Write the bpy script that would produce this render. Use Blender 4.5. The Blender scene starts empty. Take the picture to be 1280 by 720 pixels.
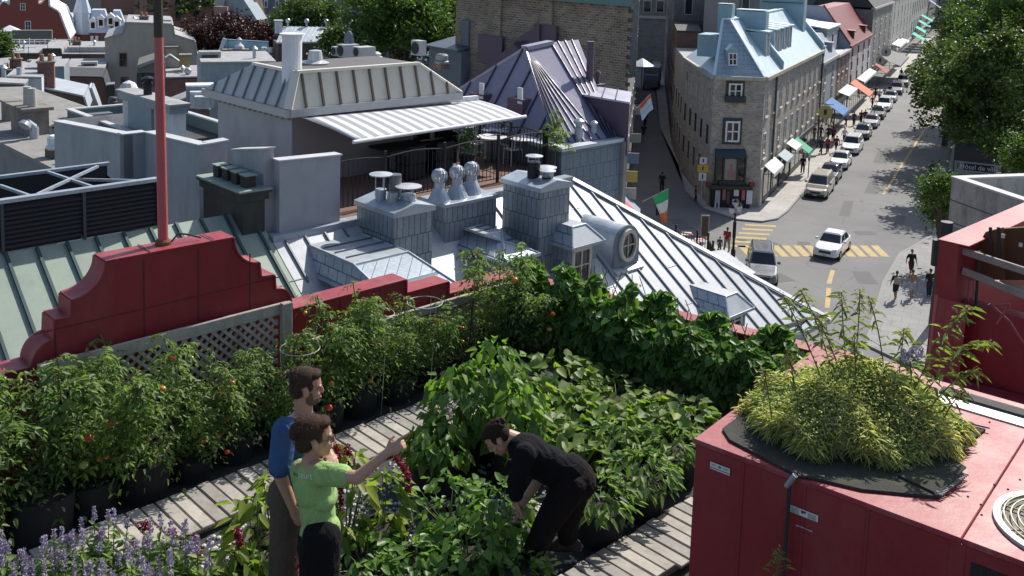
import bpy, bmesh, math, random
import numpy as np
from mathutils import Vector, Matrix, noise
R_=math.radians
sc=bpy.context.scene; COL=sc.collection
random.seed(7); RNG=np.random.default_rng(11)
# ---------- camera ----------
CF=1230.; CY=84.; CP=math.atan2(144.,CF); CR=.03; CH=20.
cam=bpy.data.cameras.new('camera'); cam.sensor_width=36; cam.lens=36*CF/1280; cam.shift_y=-(360-CY)/1280; cam.clip_start=.1; cam.clip_end=5000
camo=bpy.data.objects.new('camera',cam); COL.objects.link(camo); sc.camera=camo
camo.matrix_world=Matrix.Translation((0,0,CH))@Matrix.Rotation(R_(90)-CP,4,'X')@Matrix.Rotation(CR,4,'Z')
def ray(x,y):
    u=(x-640)/CF; v=(y-CY)/CF; c,s=math.cos(CR),math.sin(CR)
    a=c*u+s*v; b=-s*u+c*v; cp,sp=math.cos(CP),math.sin(CP)
    return Vector((a,cp-b*sp,-sp-b*cp))
# ---------- frames: local x,y,z measured from the camera's foot point ----------
class Frame:
    def __init__(s,az,ox=0,oy=0):
        s.az=R_(az); s.rz=-s.az; s.o=Vector((ox,oy,0)); s.M=Matrix.Translation(s.o)@Matrix.Rotation(s.rz,4,'Z'); s.I=s.M.inverted()
    def w(s,p): return s.M@Vector(p)
    def hit(s,x,y,P,N):          # where the sight line through a measured point meets a plane of this frame
        o=s.I@Vector((0,0,CH)); d=s.I.to_3x3()@ray(x,y); N=Vector(N); t=(Vector(P)-o).dot(N)/d.dot(N); return o+d*t
    def z(s,x,y,z): return s.hit(x,y,(0,0,z),(0,0,1))
    def a(s,x,y,a): return s.hit(x,y,(a,0,0),(1,0,0))
    def b(s,x,y,b): return s.hit(x,y,(0,b,0),(0,1,0))
G=Frame(46); S=Frame(25.8,20.23,77.92); Q=Frame(39); N0=Frame(0)
# ---------- mesh builder ----------
class MB:
    def __init__(s): s.V=[]; s.F=[]
    def add(s,V,F):
        n=len(s.V); s.V+= [tuple(v) for v in V]; s.F+=[tuple(i+n for i in f) for f in F]; return s
    def poly(s,P): return s.add(P,[range(len(P))])
    def box(s,x0,x1,y0,y1,z0,z1):
        if x0>x1:x0,x1=x1,x0
        if y0>y1:y0,y1=y1,y0
        if z0>z1:z0,z1=z1,z0
        return s.add([(x0,y0,z0),(x1,y0,z0),(x1,y1,z0),(x0,y1,z0),(x0,y0,z1),(x1,y0,z1),(x1,y1,z1),(x0,y1,z1)],
          [(0,3,2,1),(4,5,6,7),(0,1,5,4),(1,2,6,5),(2,3,7,6),(3,0,4,7)])
    def cbox(s,c,d,rz=0,M=None):
        b=MB().box(-d[0]/2,d[0]/2,-d[1]/2,d[1]/2,-d[2]/2,d[2]/2); T=Matrix.Translation(c)@(M if M else Matrix.Rotation(rz,4,'Z'))
        return s.add([T@Vector(v) for v in b.V],b.F)
    def loft(s,A,B,cap=True):      # two matching rings
        n=len(A); F=[(i,(i+1)%n,n+(i+1)%n,n+i) for i in range(n)]
        if cap: F+=[tuple(reversed(range(n))),tuple(range(n,2*n))]
        return s.add(list(A)+list(B),F)
    def ext(s,P,d): d=Vector(d); return s.loft([Vector(p) for p in P],[Vector(p)+d for p in P])
    def tube(s,p,q,r,r2=None,n=8):
        p=Vector(p);q=Vector(q); r2=r if r2 is None else r2; d=(q-p).normalized(); x=d.orthogonal().normalized(); y=d.cross(x)
        c=[(math.cos(2*math.pi*i/n),math.sin(2*math.pi*i/n)) for i in range(n)]
        return s.loft([p+(x*a+y*b)*r for a,b in c],[q+(x*a+y*b)*r2 for a,b in c])
    def path(s,P,r,n=6):
        for a,b in zip(P[:-1],P[1:]): s.tube(a,b,r,n=n)
        return s
    def lathe(s,c,prof,n=16):      # prof: (radius, height)
        c=Vector(c); V=[];F=[]
        for r,h in prof:
            for i in range(n): t=2*math.pi*i/n; V.append(c+Vector((r*math.cos(t),r*math.sin(t),h)))
        m=len(prof)
        for j in range(m-1):
            for i in range(n): F.append((j*n+i,j*n+(i+1)%n,(j+1)*n+(i+1)%n,(j+1)*n+i))
        F.append(tuple(reversed(range(n)))); F.append(tuple(range((m-1)*n,m*n)))
        return s.add(V,F)
    def ball(s,c,r,n=8,m=6,sz=1):
        return s.lathe((c[0],c[1],c[2]),[(max(r*math.sin(math.pi*j/m),r*.02),-r*sz*math.cos(math.pi*j/m)) for j in range(m+1)],n)
    def ring(s,c,R,r,n=20,k=5,M=None):
        P=[Vector((R*math.cos(2*math.pi*i/n),R*math.sin(2*math.pi*i/n),0)) for i in range(n+1)]
        P=[Vector(c)+(M@p if M else p) for p in P]; return s.path(P,r,k)
    def bar(s,p,q,w,h,up=(0,0,1)):  # rectangular beam from p to q
        p=Vector(p);q=Vector(q);d=(q-p).normalized();u=Vector(up);sd=d.cross(u)
        if sd.length<1e-4: sd=d.orthogonal()
        sd.normalize(); u=sd.cross(d)
        A=[p+sd*w/2*i+u*h/2*j for i,j in ((-1,-1),(1,-1),(1,1),(-1,1))]
        return s.loft(A,[v+(q-p) for v in A])
    def seam(s,p,q,nrm,w=.035,h=.05):
        n=Vector(nrm).normalized(); p=Vector(p)+n*h/2; q=Vector(q)+n*h/2; return s.bar(p,q,w,h,n)
    def bb(s):
        A=np.array(s.V); return A.min(0),A.max(0)
# ---------- object helpers ----------
ORI={}
def base(name): return name
def mesh_from(name,V,F,mat,smooth=False):
    me=bpy.data.meshes.new(name); me.from_pydata([tuple(v) for v in V],[],[tuple(f) for f in F]); me.update()
    if mat: me.materials.append(mat)
    if smooth: me.polygons.foreach_set('use_smooth',[True]*len(me.polygons))
    return me
def fixn(me):
    b=bmesh.new(); b.from_mesh(me); bmesh.ops.recalc_face_normals(b,faces=b.faces); b.to_mesh(me); b.free()
def lab(o,label,cat,group=None,kind=None):
    if label: o['label']=label
    if cat: o['category']=cat
    if group: o['group']=group
    if kind: o['kind']=kind
    return o
FRD=G
def thing(name,label,cat,o,fr=None,group=None,rz=0):
    fr=fr or FRD
    e=bpy.data.objects.new(name,None); COL.objects.link(e); e.empty_display_size=.2
    e.location=fr.w(o); e.rotation_euler=(0,0,fr.rz+rz); ORI[e.name]=Vector(o); return lab(e,label,cat,group)
def part(root,name,mb,mat,parent=None,label=None,bevel=0,smooth=False,nofix=False):
    o=ORI[root.name]; me=mesh_from(name,[Vector(v)-o for v in mb.V],mb.F,mat,smooth)
    if not nofix: fixn(me)
    ob=bpy.data.objects.new(name,me); COL.objects.link(ob); ob.parent=parent or root
    if label: ob['label']=label
    if bevel: bev(ob,bevel)
    return ob
def bev(ob,w,seg=1):
    m=ob.modifiers.new('bevel','BEVEL'); m.width=w; m.segments=seg; m.limit_method='ANGLE'; m.angle_limit=R_(40)
def solo(name,label,cat,mb,mat,fr=None,group=None,bevel=0,smooth=False,kind=None,o=None,nofix=False):
    fr=fr or FRD; lo,hi=mb.bb(); o=Vector(o) if o is not None else Vector(((lo[0]+hi[0])/2,(lo[1]+hi[1])/2,lo[2]))
    me=mesh_from(name,[Vector(v)-o for v in mb.V],mb.F,mat,smooth)
    if not nofix: fixn(me)
    ob=bpy.data.objects.new(name,me); COL.objects.link(ob); ob.location=fr.w(o); ob.rotation_euler=(0,0,fr.rz)
    ORI[ob.name]=o
    if bevel: bev(ob,bevel)
    return lab(ob,label,cat,group,kind)
def structure(name,mb,mat,fr=G,kind='structure',**k): return solo(name,None,None,mb,mat,fr,kind=kind,**k)
def raw(name,me,root):
    ob=bpy.data.objects.new(name,me); COL.objects.link(ob); ob.parent=root; return ob
def dup(o,label,loc,rz=None,sc_=None,parent=None,group=None):
    c=o.copy(); COL.objects.link(c)
    if parent is not None: c.parent=parent
    else:
        c['label']=label
        if group: c['group']=group
        c.location=loc
        if rz is not None: c.rotation_euler=(0,0,rz)
        if sc_ is not None: c.scale=sc_ if hasattr(sc_,'__len__') else (sc_,)*3
    for ch in list(o.children): dup(ch,None,None,parent=c)
    return c
# ---------- materials ----------
MATS={}
def nt(name):
    m=bpy.data.materials.new(name); m.use_nodes=True; t=m.node_tree; return m,t,t.nodes['Principled BSDF'],t.nodes['Material Output']
def nn(t,k,**kw):
    n=t.nodes.new(k)
    for a,b in kw.items():
        if a[0]=='_': n.inputs[int(a[1:])].default_value=b
        else: setattr(n,a,b)
    return n
def noise_(t,vec,scale,detail=5,rough=.6):
    n=nn(t,'ShaderNodeTexNoise'); n.inputs['Scale'].default_value=scale; n.inputs['Detail'].default_value=detail; n.inputs['Roughness'].default_value=rough
    if vec is not None: t.links.new(vec,n.inputs['Vector'])
    return n.outputs['Fac']
def rampf(t,fac,stops):
    r=nn(t,'ShaderNodeValToRGB'); e=r.color_ramp.elements
    while len(e)<len(stops): e.new(.5)
    for i,(p,c) in enumerate(stops): e[i].position=p; e[i].color=(*c,1) if len(c)==3 else c
    t.links.new(fac,r.inputs[0]); return r.outputs[0]
def mixc(t,f,a,b,mode='MIX'):
    m=nn(t,'ShaderNodeMix',data_type='RGBA',blend_type=mode)
    for i,v in ((0,f),(6,a),(7,b)):
        if hasattr(v,'links'): t.links.new(v,m.inputs[i])
        else: m.inputs[i].default_value=v if i==0 else ((*v,1) if len(v)==3 else v)
    return m.outputs[2]
def bump(t,bs,h,st=.3,dist=.02):
    b=nn(t,'ShaderNodeBump'); b.inputs['Strength'].default_value=st; b.inputs['Distance'].default_value=dist
    t.links.new(h,b.inputs['Height']); t.links.new(b.outputs[0],bs.inputs['Normal'])
def sc3(c,k): return tuple(max(0,min(1,x*k)) for x in c)
def mat(name,col,rough=.7,metal=0,var=.18,ns=3,fine=40,bmp=.15,dirt=None,dirts=1.2,spec=.5,coat=0):
    if name in MATS: return MATS[name]
    m,t,bs,o=nt(name); co=nn(t,'ShaderNodeTexCoord').outputs['Object']
    f=noise_(t,co,ns,6,.65); c=rampf(t,f,[(.3,sc3(col,1-var)),(.7,sc3(col,1+var))])
    f2=noise_(t,co,fine,3); c=mixc(t,.5*min(1,var*3),c,rampf(t,f2,[(.3,sc3(col,.75)),(.7,sc3(col,1.2))]))
    if dirt:
        mp=nn(t,'ShaderNodeMapping'); t.links.new(co,mp.inputs[0]); mp.inputs['Scale'].default_value=(1,1,.35)
        d=noise_(t,mp.outputs[0],dirts,8,.72); dm=rampf(t,d,[(.48,(0,0,0)),(.72,(1,1,1))]); c=mixc(t,dm,c,dirt)
    t.links.new(c,bs.inputs['Base Color']); bs.inputs['Roughness'].default_value=rough; bs.inputs['Metallic'].default_value=metal
    bs.inputs['Specular IOR Level'].default_value=spec; bs.inputs['Coat Weight'].default_value=coat
    rr=rampf(t,f,[(.3,(max(.05,rough-.1),)*3),(.7,(min(1,rough+.1),)*3)]); t.links.new(rr,bs.inputs['Roughness'])
    if bmp: bump(t,bs,f2,bmp,.01)
    MATS[name]=m; return m
def wallvec(t,ang=0):            # running coordinate along either wall direction, height as v
    co=nn(t,'ShaderNodeTexCoord').outputs['Object']; s=nn(t,'ShaderNodeSeparateXYZ'); t.links.new(co,s.inputs[0])
    a=nn(t,'ShaderNodeMath',operation='ADD'); t.links.new(s.outputs[0],a.inputs[0]); t.links.new(s.outputs[1],a.inputs[1])
    c=nn(t,'ShaderNodeCombineXYZ')
    t.links.new(a.outputs[0],c.inputs[0]); t.links.new(s.outputs[2],c.inputs[1])
    return co,c.outputs[0]
def brick(name,c1,c2,mortar,bw=.22,bh=.075,ms=.012,rough=.85,metal=0,bmp=.5,dirt=None,var=.25,off=.5,vert=False):
    if name in MATS: return MATS[name]
    m,t,bs,o=nt(name); co,v=wallvec(t)
    b=nn(t,'ShaderNodeTexBrick'); t.links.new(v,b.inputs['Vector']); b.offset=off
    for k,x in (('Color1',c1),('Color2',c2),('Mortar',mortar)): b.inputs[k].default_value=(*x,1)
    b.inputs['Scale'].default_value=1; b.inputs['Mortar Size'].default_value=ms; b.inputs['Brick Width'].default_value=bw; b.inputs['Row Height'].default_value=bh
    b.inputs['Bias'].default_value=-.1; b.inputs['Mortar Smooth'].default_value=.2
    n=noise_(t,co,1.3,7,.7); c=mixc(t,1,b.outputs[0],rampf(t,n,[(.3,(1-var,)*3),(.7,(1+var*.6,)*3)]),'MULTIPLY')
    n2=noise_(t,co,14,4); c=mixc(t,.6,c,mixc(t,1,c,rampf(t,n2,[(.3,(.7,)*3),(.7,(1.2,)*3)]),'MULTIPLY'))
    if dirt: c=mixc(t,rampf(t,noise_(t,co,.6,8,.7),[(.5,(0,0,0)),(.75,(1,1,1))]),c,dirt)
    t.links.new(c,bs.inputs['Base Color']); bs.inputs['Roughness'].default_value=rough; bs.inputs['Metallic'].default_value=metal
    inv=nn(t,'ShaderNodeMath',operation='SUBTRACT'); inv.inputs[0].default_value=1; t.links.new(b.outputs['Fac'],inv.inputs[1])
    ad=nn(t,'ShaderNodeMath',operation='MULTIPLY_ADD'); t.links.new(n2,ad.inputs[0]); ad.inputs[1].default_value=.3; t.links.new(inv.outputs[0],ad.inputs[2])
    bump(t,bs,ad.outputs[0],bmp,.015); MATS[name]=m; return m
def glass(name='window_glass',col=(.012,.014,.017),rough=.06):
    if name in MATS: return MATS[name]
    m,t,bs,o=nt(name); co=nn(t,'ShaderNodeTexCoord').outputs['Object']; c=rampf(t,noise_(t,co,.9,2),[(.35,sc3(col,.5)),(.7,sc3(col,2.2))])
    t.links.new(c,bs.inputs['Base Color']); bs.inputs['Roughness'].default_value=rough; bs.inputs['Specular IOR Level'].default_value=.8
    MATS[name]=m; return m
def leaf(name,c1,c2,tr=.35,rough=.5,ns=6,tcol=None):
    if name in MATS: return MATS[name]
    m,t,bs,o=nt(name); co=nn(t,'ShaderNodeTexCoord').outputs['Object']
    at=nn(t,'ShaderNodeAttribute',attribute_name='rnd'); f=noise_(t,co,ns,4,.6)
    c=rampf(t,f,[(.3,c1),(.7,c2)]); c=mixc(t,1,c,rampf(t,at.outputs['Fac'],[(0,(.75,.8,.75)),(.6,(1.1,1.1,1.05)),(.93,(1.35,1.25,.95)),(1,(1.5,1.3,.7))]),'MULTIPLY')
    t.links.new(c,bs.inputs['Base Color']); bs.inputs['Roughness'].default_value=rough; bs.inputs['Specular IOR Level'].default_value=.35
    tb=nn(t,'ShaderNodeBsdfTranslucent'); hc=mixc(t,1,c,tcol or (1.2,1.4,.6),'MULTIPLY'); t.links.new(hc,tb.inputs[0])
    mx=nn(t,'ShaderNodeMixShader'); mx.inputs[0].default_value=tr; t.links.new(bs.outputs[0],mx.inputs[1]); t.links.new(tb.outputs[0],mx.inputs[2]); t.links.new(mx.outputs[0],o.inputs[0])
    MATS[name]=m; return m
# ---------- light and air ----------
SUN_AZ,SUN_EL=36,43
w=bpy.data.worlds.new('World'); sc.world=w; w.use_nodes=True; wt=w.node_tree
sky=wt.nodes.new('ShaderNodeTexSky'); sky.sky_type='NISHITA'; sky.sun_disc=False; sky.sun_elevation=R_(SUN_EL); sky.sun_rotation=R_(SUN_AZ); sky.dust_density=1.5
wt.links.new(sky.outputs[0],wt.nodes['Background'].inputs[0]); wt.nodes['Background'].inputs[1].default_value=.125
sl=bpy.data.lights.new('sun','SUN'); sl.energy=4.9; sl.angle=R_(.5); sl.color=(1,.95,.87)
so=bpy.data.objects.new('sun',sl); COL.objects.link(so)
sd=Vector((math.sin(R_(SUN_AZ))*math.cos(R_(SUN_EL)),math.cos(R_(SUN_AZ))*math.cos(R_(SUN_EL)),math.sin(R_(SUN_EL))))
so.rotation_euler=sd.to_track_quat('Z','Y').to_euler()
vs=sc.view_settings; vs.view_transform='Standard'; vs.look='None'; vs.gamma=1; vs.exposure=.22; vs.use_curve_mapping=False
# shared palette
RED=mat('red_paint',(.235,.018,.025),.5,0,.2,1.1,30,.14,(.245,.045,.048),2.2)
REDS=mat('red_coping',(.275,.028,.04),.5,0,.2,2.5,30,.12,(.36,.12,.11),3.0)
WOOD=mat('weathered_wood',(.36,.33,.29),.8,0,.25,2,18,.4,(.2,.18,.15),3)
BLK=mat('black_plastic',(.02,.02,.021),.6,0,.3)
GALV=mat('galvanised_steel',(.42,.47,.52),.42,.45,.12,2,25,.05,(.3,.34,.38),2)
TIN=mat('silver_roof_sheet',(.40,.425,.45),.5,.1,.12,.9,14,.12,(.29,.31,.335),1.6)
TINS=mat('silver_seam',(.13,.15,.17),.5,.3,.12)
SLATE=brick('grey_metal_shingle',(.22,.265,.30),(.31,.355,.395),(.06,.08,.10),.15,.44,.010,.5,.2,.5,(.20,.225,.25),var=.2)
GRN=mat('green_copper_sheet',(.27,.33,.27),.6,.1,.12,1.2,20,.08,(.22,.27,.23),1.6)
GRND=mat('green_copper_seam',(.035,.07,.07),.6,.1,.2)
STUC=mat('grey_stucco',(.36,.37,.39),.9,0,.1,1.2,60,.25,(.27,.27,.28),1.6)
CREAM=mat('cream_frame',(.55,.52,.42),.6,0,.08)
WHITE=mat('white_paint',(.74,.75,.77),.55,0,.06,2,30,.05,(.6,.6,.6),2)
IRON=mat('black_iron',(.018,.017,.018),.5,.2,.2)
GL=glass()
# ================= ROOF GARDEN SHELL =================
DK=15.72
structure('roof_deck',MB().poly([(-7.7,-1,DK),(-.2,-1,DK),(-.2,8.2,DK),(-7.7,7.3,DK)]).ext([(-7.7,-1,DK-.3),(-.2,-1,DK-.3),(-.2,8.2,DK-.3),(-7.7,7.3,DK-.3)],(0,0,.1)),mat('deck_membrane',(.035,.036,.036),.85,0,.3))
MB_=MB()
rr=random.Random(3)
for i in range(2600):   # white pebbles strewn between the beds
    a,b=(rr.uniform(-6.25,-4.3),rr.uniform(2.2,5.6)); r=rr.uniform(.009,.02)
    MB_.ball((a,b,DK+r*.4),r,5,3,.7)
solo('gravel','white pebbles strewn on the dark roof between the boardwalk and the planters','gravel',MB_,mat('white_pebble',(.55,.54,.52),.8,0,.3,9),kind='stuff')
# red gable parapet
aw=-7.6; T=.2
prof=[G.a(x,y,aw) for x,y in [(0,468),(39,459)]]
def arc(p,q,cx,n=14):      # quarter curve between two points of the outline, hollow towards cx
    out=[]
    for i in range(1,n):
        t=math.pi/2*i/n
        out.append((p[0]+(q[0]-p[0])*(math.sin(t) if cx else 1-math.cos(t)), p[1]+(q[1]-p[1])*((1-math.cos(t)) if cx else math.sin(t))))
    return out
pp=[(G.a(x,y,aw).y,G.a(x,y,aw).z) for x,y in [(39,459),(66,424),(67,400),(87,396),(88,375),(131,327),(291,297),(323,328),(325,346),(342,344),(343,362),(362,374)]]
P=[(.3,pp[0][1]-.0)]+[pp[0]]+arc(pp[0],pp[1],False)+[pp[1],pp[2],pp[3],pp[4]]+arc(pp[4],pp[5],True)+[pp[5],pp[6]]+arc(pp[6],pp[7],False)+[pp[7],pp[8],pp[9],pp[10]]+arc(pp[10],pp[11],True)+[pp[11]]
zP1=G.a(506,350,aw).z; bP1=G.a(507,350,aw).y; zP2=G.a(557,353,aw).z; bP2=G.a(560,353,aw).y; c2=G.a(640,345,aw)
bw2=c2.y; zP3=c2.z
P+= [(pp[11][0]+.02,zP1),(bP1,zP1),(bP1,zP2),(bP2,zP2),(bP2,zP3),(bw2+.1,zP3)]
prof=P
w1=thing('garden_parapet','dark red parapet wall with a stepped scroll gable carrying the pole','parapet',(aw-.1,3.5,15.4))
body=MB(); cop=MB()
for (b0,z0),(b1,z1) in zip(P[:-1],P[1:]):
    if b1-b0>1e-3: body.ext([(aw-T,b0,13.0),(aw-T,b1,13.0),(aw-T,b1,z1),(aw-T,b0,z0)],(T,0,0))
    L=math.hypot(b1-b0,z1-z0); nb,nz=-(z1-z0)/L,(b1-b0)/L; e=.012
    cop.ext([(aw-T-.02,b0,z0),(aw-T-.02,b1,z1),(aw-T-.02,b1+nb*e,z1+nz*e),(aw-T-.02,b0+nb*e,z0+nz*e)],(T+.04,0,0))
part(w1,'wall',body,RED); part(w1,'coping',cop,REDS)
jn=mat('red_joint',(.10,.012,.016),.6,0,.2)
for y,z0,z1 in ((2.55,16.7,17.0),(3.25,16.7,17.44),(3.72,16.7,17.44),(4.2,16.7,17.3),(5.15,16.2,16.66),(5.62,16.2,16.66),(6.25,16.2,16.5),(6.9,16.1,16.38)): part(w1,'sheet_joint',MB().box(aw,aw+.003,y,y+.012,z0,z1),jn)
part(w1,'sheet_joint',MB().box(aw,aw+.003,2.4,4.5,17.02,17.03),jn)
for y in (3.3,3.85): part(w1,'coping_joint',MB().box(aw-T-.02,aw+.02,y,y+.01,P[9][1]+.0135 if False else zP1*0+G.a(200,313,aw).z+.012,G.a(200,313,aw).z+.016),jn)
W0=G.z(640,345,zP3); W1_=G.z(1020,440,zP3); dW=(W1_-W0).normalized(); nW=Vector((-dW.y,dW.x,0)); W9=W0+dW*9
def wall2b(a): return W0.y+(a-W0.x)*dW.y/dW.x
w2=thing('back_parapet','low dark red parapet with sheet coping along the far garden edge, half covered by vines','parapet',(-5,7.8,13))
def strip(p,q,z0,z1,t0,t1): 
    return MB().loft([Vector((p.x,p.y,z))+nW*t for t,z in ((t0,z0),(t1,z0),(t1,z1),(t0,z1))],[Vector((q.x,q.y,z))+nW*t for t,z in ((t0,z0),(t1,z0),(t1,z1),(t0,z1))])
part(w2,'wall',strip(W0,W9,13,zP3-.02,0,.17),RED); part(w2,'coping',strip(W0+dW*.02,W9,zP3-.018,zP3+.004,-.015,.185),REDS,bevel=.006)
# red pole
pb=G.a(204,304,aw-.13); pt=G.a(198,31,aw-.13)
fp=thing('flagpole','tall red painted steel pole rising from the gable with a dark metal tip','pole',pb)
part(fp,'pole',MB().tube(pb,pt,.042,.036,14),mat('pink_red_paint',(.45,.09,.09),.5,0,.15,6,40,.1,(.35,.13,.11),4),smooth=False)
d_=(pt-pb).normalized()
part(fp,'sleeve',MB().tube(pt-d_*.1,pt+d_*.62,.038,n=12).path([pt+d_*.12+Vector((-.0,-.1,0)),pt+d_*.12+Vector((0,.08,.0))],.012),mat('dark_bronze',(.05,.05,.035),.6,.4,.3))
part(fp,'base_ring',MB().lathe(pb-Vector((0,0,.01)),[(.065,0),(.065,.03),(.05,.045)],14),mat('rust',(.16,.06,.03),.9,0,.4,9))
cb=MB().path([pb+Vector((.04,.05,.01)),pb+Vector((.03,.12,.07)),pb+Vector((.05,.2,.05)),pb+Vector((.07,.3,.01))],.008)
part(fp,'cable',cb,BLK)
# lattice fence
af=-7.52; f0=G.a(46,455,af); f1=G.a(358,380,af)
lf=thing('lattice_fence','grey weathered wooden trellis fence with diagonal lattice under the red gable','fence',(af,3.5,DK))
zt=f0.z
part(lf,'top_rail',MB().box(af-.0,af+.035,f0.y,f1.y,zt-.1,zt),WOOD,bevel=.004)
for b in (f0.y,f1.y-.09): part(lf,'post',MB().box(af+.036,af+.09,b,b+.1,DK,zt+.012),WOOD,bevel=.006)
part(lf,'bottom_rail',MB().box(af,af+.035,f0.y+.1,f1.y-.1,15.82,15.89),WOOD)
def lattice(x,b0,b1,z0,z1,pitch,wd,th,sg):
    m=MB(); H=z1-z0; k=int((b1-b0+H)/pitch)
    for i in range(-1,k+1):
        s=b0-H+i*pitch; pts=[]
        ta=max(0,(b0-s)/1); tb=min(H,b1-s)
        if tb-ta<.03: continue
        p=(s+ta,z0+ta); q=(s+tb,z0+tb)
        if sg<0: p=(b0+b1-p[0],p[1]); q=(b0+b1-q[0],q[1])
        m.bar((x,p[0],p[1]),(x,q[0],q[1]),wd,th,(1,0,0))
    return m
lz=[lattice(af+.012+.009*i,f0.y+.1,f1.y-.1,15.89,zt-.1,.09,.028,.007,sg) for i,sg in((0,1),(1,-1))]
lat=MB(); [lat.add(m.V,m.F) for m in lz]
part(lf,'lattice_panel',lat,WOOD)
r0=G.a(440,408,af); r1=G.a(604,363,af)
solo('trellis_board','long grey weathered board fixed along the lower red wall behind the tomatoes','board',MB().box(af-.0,af+.04,4.72,r1.y+.45,r0.z-.09,r0.z),WOOD,bevel=.004)
lf2=thing('low_trellis','second weathered lattice panel below the long grey board','lattice',(af,5.4,DK))
l2=MB(); [l2.add(m.V,m.F) for m in [lattice(af+.012+.009*i,4.68,r1.y+.4,DK+.05,r0.z-.1,.09,.028,.007,sg) for i,sg in((0,1),(1,-1))]]
part(lf2,'lattice',l2,WOOD)
# boardwalks
def walk(label,a0,a1,b0,b1,seed):
    r=random.Random(seed); t=thing('boardwalk',label,'boardwalk',((a0+a1)/2,(b0+b1)/2,DK)); b=b0
    while b<b1:
        j=r.uniform(-.012,.012); k=r.uniform(-.004,.004)
        part(t,'plank',MB().box(a0+j,a1+j+r.uniform(-.02,.02),b,b+.098,15.775+k,15.8+k),[WOOD,WOODB,WOODC][r.randrange(3)],bevel=.004); b+=.113
    for a in (a0+.08,a1-.1): part(t,'joist',MB().box(a,a+.06,b0,b1,DK,15.77),WOOD)
WOODB=mat('weathered_wood_light',(.43,.40,.35),.8,0,.22,2.5,18,.4,(.25,.22,.19),3)
WOODC=mat('weathered_wood_dark',(.29,.27,.245),.8,0,.25,2.5,18,.4,(.17,.15,.13),3)
walk('slatted grey boardwalk running past the tomatoes behind the two standing people',-6.83,-6.3,.5,7.4,1)
walk('slatted grey boardwalk leading from the bending man to the red machine',-4.2,-3.73,2.2,7.6,2)
# ================= ROOFTOP MACHINE =================
ZA=17.3; a0,b0=-2.47,4.8; ae,be=.9,6.58
ac=thing('rooftop_ac_unit','big dark red rooftop air conditioning cabinet with round fan grille on top','ac unit',(-1,5.7,DK),Q)
part(ac,'cabinet',MB().box(a0,ae,b0,be,DK+.03,ZA-.03),RED,bevel=.005)
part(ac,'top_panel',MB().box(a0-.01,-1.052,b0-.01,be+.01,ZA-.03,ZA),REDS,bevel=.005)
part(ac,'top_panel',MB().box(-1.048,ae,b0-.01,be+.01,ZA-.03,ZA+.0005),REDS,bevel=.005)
for a in (-2.18,-1.83,-1.5): part(ac,'panel_seam',MB().box(a,a+.014,b0-.006,b0,DK+.03,ZA-.03),RED,bevel=.002)
part(ac,'corner_frame',MB().box(-1.1,-1.03,b0-.005,b0,DK+.03,ZA-.03),RED)
part(ac,'coil_opening',MB().box(-1.0,.7,b0-.004,b0,DK+.3,ZA-.1),mat('dark_mesh',(.016,.017,.017),.7,0,.4,30))
sc_m=MB()
for i in range(56): sc_m.box(-1.0+i*.03,-.996+i*.03,b0-.008,b0-.004,DK+.3,ZA-.1)
part(ac,'coil_fins',sc_m,BLK)
fc=Vector((-.66,5.21,ZA))
part(ac,'fan_ring',MB().lathe(fc,[(.345,.0),(.345,.018),(.31,.02),(.305,.004)],40),mat('grey_ring',(.5,.5,.48),.5,0,.1))
part(ac,'fan_well',MB().lathe(fc,[(.302,.002),(.302,.006)],40),BLK)
gr=MB()
for i in range(9): gr.ring(fc+Vector((0,0,.025)),.04+.032*i,.004,36,4)
for i in range(4):
    t=math.pi*i/4; v=Vector((math.cos(t),math.sin(t),0))*.31; gr.tube(fc-v+Vector((0,0,.02)),fc+v+Vector((0,0,.02)),.0045,n=5)
part(ac,'fan_grille',gr,mat('tan_wire',(.36,.29,.18),.5,.2,.15))
part(ac,'flange',MB().box(-1.6,ae,6.24,6.36,ZA,ZA+.01),mat('pale_zinc',(.62,.64,.64),.4,.3,.1))
part(ac,'gasket',MB().box(-1.6,ae,6.363,6.46,ZA,ZA+.025),mat('tar_strip',(.07,.065,.06),.9,0,.4,20))
for x,y in [(1210,621),(1226,631),(1227,644),(1243,606),(1260,612),(1275,600),(1237,528),(1184,620)]:
    q=Q.z(x,y,ZA); part(ac,'screw',MB().lathe(q,[(.006,0),(.006,.004),(.003,.006)],8),BLK)
LBL=mat('label_white',(.62,.62,.6),.6,0,.05); INK=mat('label_ink',(.05,.05,.055),.7,0,.1)
def sticker(x0,y0,x1,y1,label,bars):
    p=Q.b(x0,y0,b0); q=Q.b(x1,y1,b0); z1,z0=p.z,q.z; t=part(ac,'sticker',MB().box(p.x,q.x,b0-.01,b0-.0075,z0,z1),LBL,label=label)
    m=MB(); W_=q.x-p.x; H_=z1-z0
    for u0,u1,v0,v1 in bars: m.box(p.x+W_*u0,p.x+W_*u1,b0-.0112,b0-.0101,z0+H_*v0,z0+H_*v1)
    part(ac,'print',m,INK,parent=t)
sticker(889,576,913,594,'white warning sticker with a black stripe near the top corner',[(0,1,.2,.3),(.42,.56,.55,.8),(.08,.3,.62,.66),(.08,.3,.74,.78),(.65,.93,.62,.66),(.65,.93,.74,.78)])
ln=[(.06,.38,.1+.09*i,.115+.09*i) for i in range(9)]+[(.67,.94,.1+.09*i,.115+.09*i) for i in range(9)]+[(.44,.6,.55,.85),(.46,.52,.4,.52)]
sticker(986,629,1023,652,'larger white instruction sticker printed in black',ln)
sticker(996,655,1016,664,'narrow white sticker strip below the instruction sticker',[(.1,.9,.4,.6)])
h0=Vector((-1.89,b0-.035,ZA-.05))
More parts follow.
